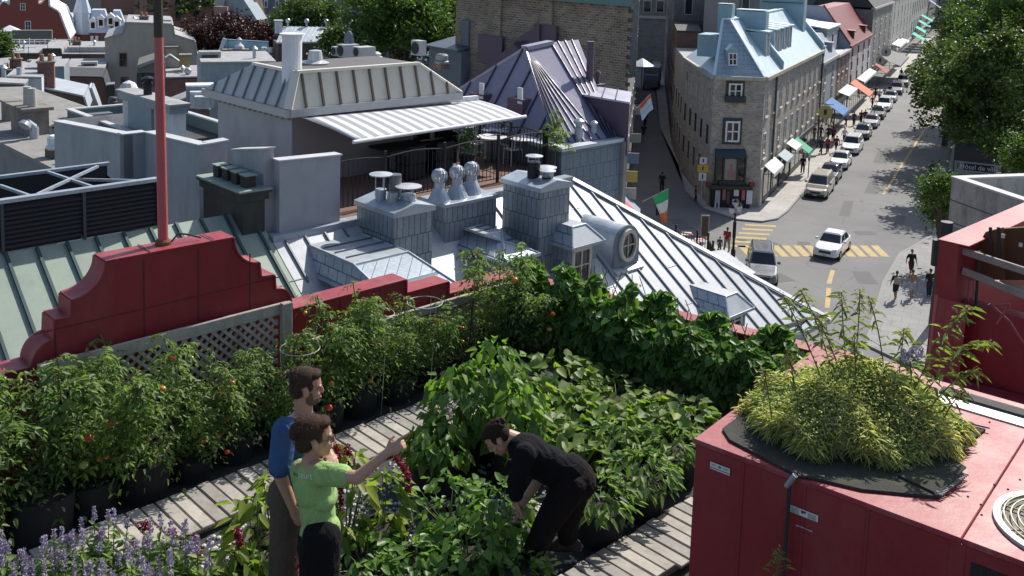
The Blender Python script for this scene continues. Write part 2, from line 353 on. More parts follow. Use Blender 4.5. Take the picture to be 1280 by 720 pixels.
part(ac,'drain_hose',MB().path([h0+Vector((.14,.1,.062)),h0+Vector((.03,.02,.062)),h0+Vector((0,-.01,.03)),h0+Vector((0,-.012,-1.45))],.011,8),BLK)
part(ac,'hose_elbow',MB().tube(h0+Vector((-.015,-.012,.0)),h0+Vector((.025,-.005,.075)),.016,n=8),mat('dull_zinc',(.3,.31,.33),.4,.6,.2))
# green roof mat under the grass
mp=[(903,536),(912,550),(993,592),(1078,612),(1173,621),(1207,594),(1188,580),(1203,560),(1232,537),(1203,530),(1000,512),(930,516)]
MP=[Q.z(x,y,ZA+.012) for x,y in mp]
fmat=mat('geotextile',(.035,.034,.03),.95,0,.5,7,60,.6,(.07,.08,.03),2)
gm=thing('drainage_mat','black drainage mat with ribbed edges lying on the red cabinet under the grass','mat',(-1.7,5.4,ZA),Q)
part(gm,'sheet',MB().ext([p+Vector((0,0,-.01)) for p in MP],(0,0,.014)),fmat)
for (p,q,n) in ((MP[4],MP[5],16),(MP[8],MP[9],12)):
    rb=MB()
    for i in range(n):
        c=p.lerp(q,i/n); rb.bar(c+Vector((-.02,.0,.012)),c+Vector((.02,.008,.013)),.005,.01)
    part(gm,'ribs',rb,mat('rib_grey',(.25,.25,.25),.5,0,.2))
part(gm,'upturned_flap',MB().ext([MP[4]+Vector((-.22,.05,.01)),MP[4]+Vector((0,0,.008)),MP[5]+Vector((0,0,.04)),MP[5]+Vector((-.22,.15,.025))],(0,0,.007)),fmat)
# ================= RED WALLS ON THE RIGHT =================
ap=-3.42
rk=[G.a(x,y,ap) for x,y in [(1092,480),(1168,372),(1175,300),(1278,250)]]
zt_=rk[2].z
rw=thing('party_parapet','tall dark red party wall with pink sunlit coping and a sloping lower end','parapet',(ap+.1,9,13))
B=[(wall2b(ap)+.16,G.b(1092,470,wall2b(ap)+.16).z-.04),(rk[1].y,rk[1].z),(rk[1].y,zt_),(14,zt_)]
part(rw,'wall',MB().ext([(ap,B[0][0],13),(ap,14,13),(ap,14,zt_),(ap,B[2][0],zt_),(ap,B[1][0],B[1][1]),(ap,B[0][0],B[0][1])],(.17,0,0)),RED)
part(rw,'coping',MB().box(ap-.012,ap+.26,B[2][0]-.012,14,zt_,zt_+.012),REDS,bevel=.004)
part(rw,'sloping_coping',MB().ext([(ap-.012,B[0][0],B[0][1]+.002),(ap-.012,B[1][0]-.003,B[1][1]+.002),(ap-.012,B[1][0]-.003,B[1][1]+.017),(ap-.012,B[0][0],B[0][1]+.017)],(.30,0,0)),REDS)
part(rw,'flashing',MB().tube((ap+.017,B[0][0],B[0][1]+.034),(ap+.017,B[1][0],B[1][1]+.034),.015,n=6),mat('pale_red',(.45,.16,.15),.5,0,.2))
rs=thing('red_metal_roof','dark red standing seam metal roof behind the low parapet at the right','roof',(-2,9,15.5))
bs_=wall2b(ap)+.2
def rz(b): return 15.62+.36*(b-bs_)
bz=bs_+2.6
part(rs,'sheet',MB().ext([(ap+.18,bs_,rz(bs_)),(2.5,bs_+1.0,rz(bs_+1)),(2.5,bz,rz(bz)),(ap+.18,bz,rz(bz))],(0,0,-.08)),mat('red_roof_paint',(.19,.04,.05),.5,0,.15,1,20,.1,(.3,.12,.12),1.5))
for i in range(8):
    a=ap+.4+i*.45; b1=bs_+.18*(i*.45+.4); part(rs,'seam',MB().seam((a,b1+.05,rz(b1+.05)),(a,bz-.02,rz(bz-.02)),(0,-.36,1),.018,.025),RED)
kb=B[1][0]+.14
part(rs,'kerb',MB().box(ap+.18,2.5,kb,kb+.17,15.9,G.b(1230,385,kb).z),RED,bevel=.006)
BRN=mat('rusty_board',(.12,.055,.022),.8,0,.35,3,20,.3,(.05,.03,.02),2)
kp=kb+.26; kr=kb-.03
pn=thing('rusty_panels','leaning brown rusty panels stacked behind the guard rail against the red wall','panels',(-2.5,kp,16.4))
g1=[G.b(x,y,kp) for x,y in [(1216,350),(1222,306),(1232,290),(1252,285),(1254,350)]]
part(pn,'front_panel',MB().ext(g1,(0,.05,0)),BRN)
part(pn,'rear_panel',MB().ext([G.b(x,y,kp+.1) for x,y in [(1250,350),(1252,286),(1320,282),(1350,350)]],(0,.06,0)),mat('rusty_board_dark',(.085,.04,.018),.8,0,.35,3,20,.3))
for x,y in [(1254,295),(1276,306)]:
    q=G.b(x,y,kp-.04 if x<1260 else kp+.1); part(pn,'tag',MB().box(q.x-.015,q.x+.015,q.y-.006,q.y,q.z-.018,q.z+.018),LBL)
for x0,x1 in ((1238,1241),(1248,1251)):
    p=G.b(x0,284,kp-.12); q=G.b(x0+2,330,kp-.12); part(pn,'strap',MB().bar(p,q,.025,.012,(0,1,0)),IRON)
q=G.b(1258,358,kb+.3); part(pn,'plank_offcut',MB().box(q.x-.1,q.x+.25,q.y-.06,q.y+.06,q.z,q.z+.025),mat('raw_plank',(.5,.36,.18),.7,0,.2))
gr_=thing('guard_rail','grey wooden guard rail with steel post in front of the rusty panels','railing',(-2.5,kr,16.3))
for (x0,y0),(x1,y1) in (((1202,313),(1300,345)),((1203,338),(1300,377))):
    part(gr_,'rail',MB().bar(G.b(x0,y0,kr),G.b(x1,y1,kr-.04),.035,.06),WOODC,bevel=.004)
for x,y0,y1 in ((1224,314,392),(1295,330,410)): part(gr_,'post',MB().tube(G.b(x,y0,kr+.04),G.b(x-5,y1,kr),.013,n=8),IRON)
part(gr_,'brace',MB().path([G.b(1201,312,kr),G.b(1214,302,kr+.45)],.008).path([G.b(1212,350,kr+.1),G.b(1210,375,kr+.1)],.01).path([G.b(1212,350,kr+.1),G.b(1218,350,kr+.1),G.b(1217,375,kr+.1)],.01),mat('pink_tube',(.42,.16,.17),.5,0,.1))
pc=thing('red_folding_chair','folded red metal chair on the shaded red roof below the guard rail','chair',(-2.2,kr-.4,15.9))
for (x0,y0),(x1,y1) in (((1240,382),(1262,402)),((1262,380),(1246,405)),((1240,382),(1262,380)),((1262,402),(1280,430))):
    part(pc,'leg',MB().tube(G.b(x0,y0,kr-.25),G.b(x1,y1,kr-.28),.01,n=6),mat('red_tube',(.3,.06,.07),.4,0,.1))
# ================= SILVER ROOF AND TERRACE =================
ZT=14.2; A0,B0=-16.77,18.48; TS=.72
def onA(x,y): return G.hit(x,y,(A0,0,ZT),(TS,0,1))
def zA(a): return ZT-TS*(a-A0)
nA=(TS,0,1)
sv=thing('silver_roof','big silver standing seam hip roof below the garden with dormers and shingled chimneys on it','roof',(-13,15,0))
bl=G.z(333,298,ZT).y; s_=4.85
part(sv,'roof_sheet',MB().ext([(A0,bl,ZT),(A0,B0,ZT),(A0+s_,B0+s_,ZT-TS*s_),(A0+s_,bl,ZT-TS*s_)],(0,0,-.1)),TIN)
part(sv,'roof_sheet',MB().ext([(A0,B0,ZT-.004),(A0+s_,B0+s_,ZT-TS*s_-.004),(A0-4,B0+s_,ZT-TS*s_),(A0-4,B0,ZT)],(0,0,-.1)),TIN)
part(sv,'wall',MB().box(A0-4,A0+s_-.4,bl,B0+s_-.4,0,ZT-TS*s_-.12),STUC)
hp=MB(); hp.bar((A0,B0,ZT+.03),(A0+s_,B0+s_,ZT-TS*s_+.03),.16,.05,(.5,0,1)); part(sv,'hip_cap',hp,TIN)
hd=MB(); hd.bar((A0-.02,B0-.13,ZT+.025),(A0+s_,B0+s_-.16,ZT-TS*s_+.025),.03,.05,(.5,0,1)); part(sv,'hip_seam',hd,TINS)
i=0; b=bl+.25
sm=MB()
while b<B0+s_-.4:
    top=A0 if b<B0 else A0+(b-B0)+.06
    if b<B0-4.6: bot=A0+(.5 if b>bl+.5 else .9)
    else: bot=A0+s_
    sm.seam((top+.05,b,zA(top+.05)),(bot,b,zA(bot)),nA,.034,.04); b+=.46
part(sv,'standing_seam',sm,TINS)
cr=MB()
for k in range(26):      # short cross joints between the seams
    b=B0-4.4+.4*rr.randrange(24)+.03; a=A0+max(0,b-B0+.6)+rr.uniform(.6,5); cr.seam((a,b,zA(a)),(a,b+.34,zA(a)),nA,.012,.012)
part(sv,'cross_joint',cr,mat('joint_grey',(.36,.39,.42),.5,.2,.1))
part(sv,'top_flashing',MB().box(A0-.25,A0+.04,bl,B0,ZT-.02,ZT+.1),GALV)
sg=MB(); q0,q1=onA(976,418),onA(1003,408)
for k in range(3): sg.bar(q0+Vector((.06*k,0,.1+.08*k)),q1+Vector((.06*k,0,.1+.08*k)),.04,.05,nA)
for q in (q0,q1): sg.bar(q+Vector((-.05,0,.02)),q+Vector((.2,0,.3)),.04,.04)
solo('snow_guard','black metal snow guard bars fixed near the lower corner of the silver roof','snow guard',sg,IRON)
# dormers with shingled hipped caps
def win(root,face,c,wd,ht,z0,nx=2,ny=3,nrm=1,par=None,name='window',fm=None,fw=.055,gm=None,lbl=None):
    # window on a wall whose plane is 'a' (x const) or 'b' (y const); c=(fixed, centre along)
    fm=fm or CREAM; x,y=c; f=MB(); g=MB()
    def bx(m,u0,u1,v0,v1,d0,d1):
        if face=='a': m.box(x+nrm*d0,x+nrm*d1,y+u0,y+u1,z0+v0,z0+v1)
        else: m.box(y+u0,y+u1,x+nrm*d0,x+nrm*d1,z0+v0,z0+v1)
    h=wd/2
    for u0,u1,v0,v1 in ((-h,-h+fw,0,ht),(h-fw,h,0,ht),(-h+fw,h-fw,0,fw),(-h+fw,h-fw,ht-fw,ht)): bx(f,u0,u1,v0,v1,-.02,.05)
    for i in range(1,nx): u=-h+wd*i/nx; bx(f,u-fw*.3,u+fw*.3,fw,ht-fw,.005,.035)
    for i in range(1,ny): v=ht*i/ny; bx(f,-h+fw,h-fw,v-fw*.25,v+fw*.25,.008,.031)
    bx(g,-h+.01,h-.01,.01,ht-.01,-.02,.012)
    o=part(root,name,f,fm,parent=par,label=lbl)
    part(root,'pane',g,gm or GL,parent=o); return o
SLH=brick('grey_metal_slate',(.37,.43,.48),(.43,.49,.54),(.13,.165,.20),.3,.2,.012,.42,.35,.5,var=.12)
def dormer(label,el,tl,tf,fc,bw,wins=True,zr=None,ze=None,inset=.28):
    # el: eave meets roof (left back); tl: top meets roof; tf: front top corner; fc: front eave corner; bw: width along the eave
    E=onA(*el) if ze is None else None; ze=E.z if ze is None else ze; Tq=onA(*tl); zr=Tq.z if zr is None else zr
    F_=G.z(*fc,ze); b0=F_.y; af=F_.x; T_=G.z(*tf,zr)
    it=max(.15,T_.y-b0); ia=max(.15,af-T_.x); b1=b0+bw
    ae=A0+(ZT-ze)/TS; at=A0+(ZT-zr)/TS
    t=thing('dormer',label,'dormer',(af-.5,(b0+b1)/2,ze-1))
    lo=[(ae-.05,b0,ze),(af,b0,ze),(af,b1,ze),(ae-.05,b1,ze)]; hi=[(at-.05,b0+it,zr),(af-ia,b0+it,zr),(af-ia,b1-it,zr),(at-.05,b1-it,zr)]
    lft=part(t,'roof_left',MB().poly([lo[0],lo[1],hi[1],hi[0]]).poly([lo[2],lo[3],hi[3],hi[2]]),SLH)
    part(t,'roof_front',MB().poly([lo[1],lo[2],hi[2],hi[1]]),SLH)
    part(t,'roof_top',MB().ext(hi,(0,0,.012)),TIN)
    sm=MB(); n=4
    for k in range(1,n): 
        a=at+(af-ia-at)*k/n; sm.box(a-.014,a+.014,b0+it+.1,b1-it-.02,zr+.012,zr+.038)
    part(t,'top_seam',sm,TINS)
    hc=MB()
    for p,q in ((lo[1],hi[1]),(lo[2],hi[2]),(hi[0],hi[1]),(hi[1],hi[2]),(hi[2],hi[3])): hc.tube(p,q,.03,n=6)
    part(t,'hip_cap',hc,GALV)
    ev=MB(); ev.box(ae-.3,af+.03,b0-.05,b0+.02,ze-.07,ze-.004); ev.box(af-.03,af+.04,b0+.021,b1-.021,ze-.075,ze-.003); ev.box(ae-.3,af+.03,b1-.02,b1+.05,ze-.07,ze-.004)
    part(t,'eave',ev,GALV)
    part(t,'cheek',MB().box(ae-1.5,af-.14,b0+.12,b1-.12,ze-3.2,ze-.07),SLATE)
    if wins: win(t,'a',(af-.14,(b0+b1)/2),bw-.36,1.0,ze-1.1,2,3,1)
    return dict(ze=ze,zr=zr,af=af,b0=b0,b1=b1,it=it,ia=ia)
d1=dormer('shingled dormer with hipped cap and cream window between the two tall chimneys',(555,310),(577,279),(627,289),(631,327),1.0)
W1=G.z(679,315,d1['ze']).y-d1['b0']
d0=dormer('broad shingled dormer at the left behind the red steps, below the double pipe chimney',(362,350),(371,310),(442,331),(505,392),1.6,ze=None)
q=G.z(755,299,d1['ze'])
d2=thing('dormer','bright topped dormer with tall cream window just right of the tallest chimney','dormer',(q.x,q.y,d1['ze']))
def simple_dormer(t,q,bw,dep,rise,ze,wh=1.25,wwf=.44):
    b1=q.y;b0=b1-bw;af=q.x; zr=ze+rise; ia=rise*.9; it=.3
    lo=[(af-dep,b0,ze),(af,b0,ze),(af,b1,ze),(af-dep,b1,ze)]; hi=[(af-dep,b0+it,zr),(af-ia,b0+it,zr),(af-ia,b1-it,zr),(af-dep,b1-it,zr)]
    part(t,'roof_left',MB().poly([lo[0],lo[1],hi[1],hi[0]]).poly([lo[2],lo[3],hi[3],hi[2]]),SLH)
    part(t,'roof_front',MB().poly([lo[1],lo[2],hi[2],hi[1]]),TIN); part(t,'roof_top',MB().ext(hi,(0,0,.012)),TIN)
    hc=MB()
    for p,r in ((lo[1],hi[1]),(lo[2],hi[2]),(hi[1],hi[2])): hc.tube(p,r,.025,n=6)
    part(t,'hip_cap',hc,GALV)
    part(t,'eave',MB().box(af-dep,af+.03,b0-.04,b1+.04,ze-.07,ze-.004),GALV)
    part(t,'cheek',MB().box(af-dep-.6,af-.14,b0+.1,b1-.1,ze-2.6,ze-.07),SLATE)
    if wh: win(t,'a',(af-.14,(b0+b1)/2-.08),bw-wwf,wh,ze-wh-.12,2,3,1)
simple_dormer(d2,q,1.05,1.3,.34,d1['ze'],1.2)
p3=onA(855,359); z3=p3.z; f3=G.z(904,371,z3); d3=thing('dormer','low shingled dormer on the lower silver roof just above the bean vines','dormer',(f3.x,f3.y,z3-1))
simple_dormer(d3,Vector((f3.x+.34,f3.y+.8,z3-.34)),1.05,1.6,.34,z3-.34,.4)
# round window dormer
rc_b=onA(783,333); br=rc_b.y; 
ro=thing('round_dormer','barrel topped grey dormer with round cream framed window','dormer',(rc_b.x,br,rc_b.z))
af=rc_b.x+.02; cz=G.a(783,305,af).z; bc=G.a(784,305,af).y; Rr=.43
pts=[(af,bc+Rr*math.cos(math.pi*i/16),cz+Rr*math.sin(math.pi*i/16)) for i in range(17)]+[(af,bc-Rr,cz-.5),(af,bc+Rr,cz-.5)]
part(ro,'barrel',MB().ext([(p[0]-.04,)+p[1:] for p in pts],(-2.0,0,0)),GALV,smooth=False)
part(ro,'front',MB().ext([(p[0],bc+(p[1]-bc)*1.06,cz+(p[2]-cz)*1.05) for p in pts],(-.06,0,0)),mat('slate_grey_front',(.17,.2,.24),.5,.2,.1))
fr=MB(); n=28; 
for i in range(n):
    t0,t1=2*math.pi*i/n,2*math.pi*(i+1)/n; 
    def P_(t,r,h): return (af+h,bc+r*.78*math.cos(t),cz-.03+r*math.sin(t))
    fr.add([P_(t0,.31,0),P_(t1,.31,0),P_(t1,.31,.08),P_(t0,.31,.08),P_(t0,.40,0),P_(t1,.40,0),P_(t1,.40,.08),P_(t0,.40,.08)],[(0,1,2,3),(7,6,5,4),(3,2,6,7),(0,4,5,1)])
fr.box(af,af+.04,bc-.012,bc+.012,cz-.33,cz+.27); fr.box(af,af+.04,bc-.24,bc+.24,cz-.045,cz-.015)
wf=part(ro,'window',fr,CREAM)
part(ro,'pane',MB().ext([(af+.005,bc+.24*math.cos(2*math.pi*i/24),cz-.03+.31*math.sin(2*math.pi*i/24)) for i in range(24)],(.012,0,0)),GL,parent=wf)
part(ro,'sill_flashing',MB().ext([(af-.1,bc-.5,cz-.56),(af+.14,bc-.5,cz-.66),(af+.14,bc+.5,cz-.66),(af-.1,bc+.5,cz-.56)],(0,0,.05)),TIN)
# chimneys clad in long shingles
def chim(label,mid,top,lx,rx,pk=.12,base=-2.2):
    M_=onA(*mid); a1,b0=M_.x,M_.y; zt=G.b(top[0],top[1],b0).z; a0=G.b(lx[0],lx[1],b0).x; b1=G.a(rx[0],rx[1],a1).y
    t=thing('shingled_chimney',label,'chimney',((a0+a1)/2,(b0+b1)/2,M_.z))
    part(t,'stack',MB().box(a0,a1,b0,b1,M_.z+base,zt-.1),SLATE)
    o=.05; bm=(b0+b1)/2
    c=[(a0-o,b0-o,zt-.1),(a1+o,b0-o,zt-.1),(a1+o,b1+o,zt-.1),(a0-o,b1+o,zt-.1)]; up=[(p[0],p[1],zt) for p in c]
    part(t,'cap',MB().loft([Vector(p) for p in c],[Vector(p) for p in up]).ext([(a0-o,b0-o,zt),(a0-o,b1+o,zt),(a0-o,bm,zt+pk)],(a1-a0+2*o,0,0)),GALV)
    return t,a0,a1,b0,b1,zt+pk
def pipe(t,p,r,h,disc,hd=.14,m=None,par=None):
    o=part(t,'flue',MB().lathe(p,[(r,-.1),(r,h*.5),(r*1.08,h*.5),(r*1.08,h*.55),(r,h*.55),(r,h)],16),m or GALV,smooth=False)
    if disc:
        lg=MB()
        for k in range(3): 
            u=Vector((math.cos(k*2.1),math.sin(k*2.1),0))*r*.95; lg.tube(Vector(p)+u+Vector((0,0,h-.02)),Vector(p)+u+Vector((0,0,h+hd)),.012,n=5)
        part(t,'cap_leg',lg,GALV,parent=o); part(t,'rain_cap',MB().lathe(Vector(p)+Vector((0,0,h+hd)),[(disc,0),(disc,.02),(.03,.05)],18),mat('pale_galv',(.5,.52,.53),.4,.4,.1),parent=o)
c1,a0_,a1_,b0_,b1_,zc=chim('shingled chimney with two disc capped pipes, left of the row of turbine vents',(492,352),(490,265),(446,300),(540,300))
am,bm=(a0_+a1_)/2,(b0_+b1_)/2
pipe(c1,(am-.22,bm-.2,zc-.06),.12,.22,.25,.3); pipe(c1,(am-.02,bm+.02,zc-.02),.13,.5,0,m=mat('dark_galv',(.16,.18,.2),.4,.5,.2)); pipe(c1,(am+.12,bm-.15,zc-.05),.11,.2,0); pipe(c1,(am+.3,bm+.12,zc-.1),.16,.2,.28,.16)
c2_,a0_,a1_,b0_,b1_,zc=chim('tallest shingled chimney with two black capped pipes, beside the round window dormer',(672,346),(672,234),(628,270),(711,270))
am,bm=(a0_+a1_)/2,(b0_+b1_)/2; BLKM=mat('black_flue',(.02,.022,.025),.4,.5,.2)
pipe(c2_,(am+.0,bm-.1,zc-.06),.15,.38,.2,.12,BLKM); pipe(c2_,(am+.32,bm+.02,zc-.1),.13,.12,.19,.12,BLKM)
pipe(c2_,(am-.1,bm+.42,zc-.1),.16,.14,.24,.05)
# broad low stack with turbine vents
E_=onA(556,304); a1=E_.x; b0=E_.y; zt=G.b(555,256,b0).z; a0=G.b(540,252,b0).x-.35; b1=G.a(620,270,a1).y
tv=thing('vent_stack','broad low shingled stack carrying three spinning turbine vents','chimney',((a0+a1)/2,(b0+b1)/2,E_.z))
part(tv,'stack',MB().box(a0,a1,b0,b1,E_.z-1.5,zt-.06),SLATE); part(tv,'cap',MB().box(a0-.05,a1+.05,b0-.05,b1+.05,zt-.06,zt+.03),GALV,bevel=.01)
def turbine(label,p,s=1):
    t=thing('turbine_vent',label,'roof vent',p); p=Vector(p)
    part(t,'base',MB().lathe(p,[(.27*s,0),(.24*s,.05*s),(.12*s,.3*s),(.12*s,.42*s)],16),GALV,smooth=False)
    v=MB(); n=14; c=p+Vector((0,0,.56*s))
    for i in range(n):
        pr=[]
        for j in range(7):
            ph=math.pi*(j/6)-math.pi/2; r=.19*s*math.cos(ph*.86); th=2*math.pi*i/n+.5*(j/6)
            pr.append((c+Vector((r*math.cos(th),r*math.sin(th),.16*s*math.sin(ph))),c+Vector((r*math.cos(th+.36)*.9,r*math.sin(th+.36)*.9,.16*s*math.sin(ph)))))
        for (p0,q0),(p1,q1) in zip(pr[:-1],pr[1:]): v.poly([p0,q0,q1,p1])
    part(t,'vanes',v,GALV,nofix=True); part(t,'top_disc',MB().lathe(c+Vector((0,0,.15*s)),[(.07*s,0),(.02*s,.02*s)],10),GALV)
for x,y,l in ((549,251,'turbine vent nearest the double pipe chimney, leftmost on the broad stack'),(571,246,'middle turbine vent of the three on the broad stack'),(589,241,'turbine vent at the end of the broad stack nearest the tallest chimney')):
    q=G.z(x,y,zt+.03); q.x=min(a1-.25,max(a0+.25,q.x)); turbine(l,q,1.0)
# ---- green roof and dark chimney on the left ----
gp=thing('green_roof','pale green standing seam copper roof beyond the red gable','roof',(-13,7,9))
aG=onA(0,318).x
def zG(a): return zA(a)
part(gp,'sheet',MB().ext([(aG,0,zG(aG)),(aG,bl-.02,zG(aG)),(-9.5,bl-.02,zG(-9.5)),(-9.5,0,zG(-9.5))],(0,0,-.1)),GRN)
sm=MB(); b=.6
while b<bl: sm.seam((aG,b,zG(aG)),(-9.5,b,zG(-9.5)),nA,.05,.05); b+=.5
part(gp,'standing_seam',sm,GRND)
cj=MB()
for k in range(16):
    b=.65+.5*rr.randrange(20); a=rr.uniform(-16.5,-10); cj.seam((a,b,zG(a)),(a,b+.45,zG(a)),nA,.014,.012)
part(gp,'cross_joint',cj,mat('green_joint',(.2,.25,.2),.6,0,.1))
part(gp,'wall',MB().box(aG-.4,-9.8,0,bl-.03,0,zG(-9.5)-.2),STUC)
L_=onA(306,300); a1=L_.x; b0=L_.y
p0=G.b(303,240,b0); a1=p0.x; zt=p0.z; a0=G.b(254,222,b0).x; b1=G.a(331,240,a1).y
DKC=mat('dark_tarred_stucco',(.035,.032,.028),.8,0,.3,3,20,.2,(.055,.06,.05),2)
dc=thing('dark_chimney','dark tarred chimney slab with green cap and four square pots','chimney',((a0+a1)/2,(b0+b1)/2,14.5))
part(dc,'stack',MB().box(a0,a1,b0,b1,11.5,zt-.12),DKC)
part(dc,'corbel',MB().box(a0-.06,a1+.06,b0-.06,b1+.06,zt-.2,zt-.06).box(a0-.1,a1+.1,b0-.1,b1+.1,zt-.061,zt-.01),DKC)
part(dc,'cap',MB().box(a0-.11,a1+.11,b0-.11,b1+.11,zt-.01,zt+.025),GRN)
for k in range(4):
    a=a0+.28+(a1-a0-.5)*k/3; bm=(b0+b1)/2
    o=part(dc,'chimney_pot',MB().box(a-.11,a+.11,bm-.11,bm+.11,zt+.02,zt+.26),DKC); part(dc,'pot_cap',MB().box(a-.13,a+.13,bm-.13,bm+.13,zt+.26,zt+.285),GRN,parent=o)
# ---- grey stucco terrace walls ----
def wallrun(name,label,segs,th=.22,cat='wall',m=None):
    t=None
    for (a0,b0,a1,b1,z0,za,zb) in segs:
        if t is None: t=thing(name,label,cat,(a0,b0,z0))
        d=Vector((a1-a0,b1-b0,0)).normalized(); n=Vector((-d.y,d.x,0))*th
        P=[Vector((a0,b0,0)),Vector((a1,b1,0))]
        mb=MB().loft([P[0]+Vector((0,0,z0)),P[1]+Vector((0,0,z0)),P[1]+Vector((0,0,zb)),P[0]+Vector((0,0,za))],[p+n for p in [P[0]+Vector((0,0,z0)),P[1]+Vector((0,0,z0)),P[1]+Vector((0,0,zb)),P[0]+Vector((0,0,za))]])
        part(t,'wall',mb,m or STUC)
        c0=P[0]-d*.03-n*.15; c1=P[1]+d*.03-n*.15; k=1.3
        part(t,'coping',MB().loft([c0+Vector((0,0,za)),c1+Vector((0,0,zb)),c1+Vector((0,0,zb+.03)),c0+Vector((0,0,za+.03))],[c0+n*k+Vector((0,0,za)),c1+n*k+Vector((0,0,zb)),c1+n*k+Vector((0,0,zb+.03)),c0+n*k+Vector((0,0,za+.03))]),mat('pale_coping',(.5,.51,.52),.6,0,.1))
    return t
bA=G.z(253,270,ZT).y; cA=G.b(249,182,bA); lA=G.b(181,166,bA); mA=G.b(170,166,bA-.0); nA_=G.b(92,150,bA)
p1=G.a(284,176,cA.x); 
p2=G.b(329,186,p1.y)
zb=11
wallrun('terrace_wall','long grey stucco parapet wall of the terrace behind the red pole',[(lA.x,bA,cA.x,bA,zb,lA.z,cA.z),(nA_.x,bA-.5,lA.x+.0,bA-.5,zb,nA_.z,lA.z),(lA.x,bA-.5,lA.x,bA,zb,lA.z,lA.z),(cA.x,bA+.22,cA.x,p1.y,zb,cA.z,p1.z)])
aW=-17.1
q0=G.a(331,201,aW); q1=G.a(418,192,aW)
k0=G.b(291,188,q0.y-.02)
wallrun('terrace_wall','short square cornered grey stucco wall behind the dark chimney',[(k0.x,q0.y-.02,aW,q0.y-.02,zb,k0.z,G.b(330,186,q0.y).z),])
wallrun('terrace_wall','plain grey stucco wall in front of the railed terrace above the silver roof',[(aW+.22,q0.y+.2,aW+.22,q1.y,zb,q0.z,q1.z)])
# ---- terrace floor, railing, furniture ----
structure('terrace_floor',MB().box(-25,A0-.3,bA+.3,18.6,ZT-.2,ZT),mat('terrace_brick_floor',(.17,.10,.075),.85,0,.25,3,25,.3))
def railing(label,pts,z0,h=1.15,sp=.125,post=1.6,arch=True,nm='railing'):
    t=thing(nm,label,'railing',(pts[0][0],pts[0][1],z0)); pk=MB(); rl=MB()
    for (a0,b0),(a1,b1) in zip(pts[:-1],pts[1:]):
        L=math.hypot(a1-a0,b1-b0); n=max(1,round(L/post))
        for i in range(n+1):
            u=i/n; a,b=a0+(a1-a0)*u,b0+(b1-b0)*u; part(t,'post',MB().box(a-.03,a+.03,b-.03,b+.03,z0,z0+h+.08),IRON)
            if i<n:
                m=max(2,int(L/n/sp)); pr=None
                for j in range(m+1):
                    v=(i+j/m)/n; a,b=a0+(a1-a0)*v,b0+(b1-b0)*v; hh=h-.08+(.07*math.sin(math.pi*j/m) if arch else .06)
                    if 0<j<m: pk.tube((a,b,z0+.1),(a,b,z0+hh),.009,n=4)
                    q=Vector((a,b,z0+hh))
                    if pr: rl.tube(pr,q,.018,n=5)
                    pr=q
                rl.tube((a0+(a1-a0)*i/n,b0+(b1-b0)*i/n,z0+.1),(a0+(a1-a0)*(i+1)/n,b0+(b1-b0)*(i+1)/n,z0+.1),.014,n=5)
    part(t,'pickets',pk,IRON); part(t,'rails',rl,IRON); return t
rb0=G.z(420,258,ZT).y; rb1=18.5; rA=-17.75
railing('black wrought iron railing along the front of the terrace above the silver roof',[(rA,q1.y+.05),(rA,rb1)],ZT,1.15)
railing('black iron railing across the back of the terrace in front of the purple roof',[(-20.4,18.5),(rA-.1,18.5)],ZT,1.1)
railing('black iron railing beside the hip roofed house, left of its wall',[(-26,14.6),(-21.2,14.6)],ZT+.0,1.2)
WICK=mat('black_wicker',(.012,.012,.013),.7,0,.4,40)
def wicker_table(label,p):
    t=thing('wicker_table',label,'table',p); a,b,z=p
    part(t,'table_top',MB().box(a-.45,a+.45,b-.75,b+.75,z+.68,z+.74),WICK,bevel=.02)
    for i in (-1,1):
        for j in (-1,1): part(t,'leg',MB().box(a+i*.38-.04,a+i*.38+.04,b+j*.66-.04,b+j*.66+.04,z,z+.68),WICK)
def wicker_chair(label,p,rz):
    t=thing('wicker_chair',label,'chair',p,rz=rz); a,b,z=p
    part(t,'seat',MB().box(a-.28,a+.28,b-.28,b+.28,z+.05,z+.42),WICK,bevel=.03)
    part(t,'backrest',MB().box(a-.28,a+.28,b+.22,b+.3,z+.42,z+.9),WICK,bevel=.03)
    for i in (-1,1): part(t,'armrest',MB().box(a+i*.27-.04,a+i*.27+.04,b-.26,b+.22,z+.42,z+.64),WICK,bevel=.02)
tb=G.z(505,222,ZT)
ta=tb.x-.6
wicker_table('black wicker dining table under the striped awning',(ta,tb.y+.3,ZT))
for da,db,rz,l in ((-.85,-.2,R_(90),'black wicker armchair behind the dark table, nearer the left wall'),(-.85,.75,R_(90),'black wicker armchair behind the dark table, nearer the door'),(.8,-.25,R_(-90),'black wicker armchair in front of the dark table, left one by the railing'),(.8,.65,R_(-90),'black wicker armchair in front of the dark table, right one by the railing'),(0,1.5,0,'black wicker armchair at the far head of the dark table')):
    wicker_chair(l,(ta+da,tb.y+.3+db,ZT),rz)
def bistro_table(label,p):
    t=thing('bistro_table',label,'table',p); a,b,z=p
    part(t,'table_top',MB().lathe((a,b,z+.7),[(.42,0),(.42,.03)],20),WHITE); part(t,'leg',MB().tube((a,b,z),(a,b,z+.7),.03),IRON); part(t,'foot',MB().box(a-.25,a+.25,b-.03,b+.03,z,z+.03).box(a-.03,a+.03,b-.25,b+.25,z+.031,z+.05),IRON)
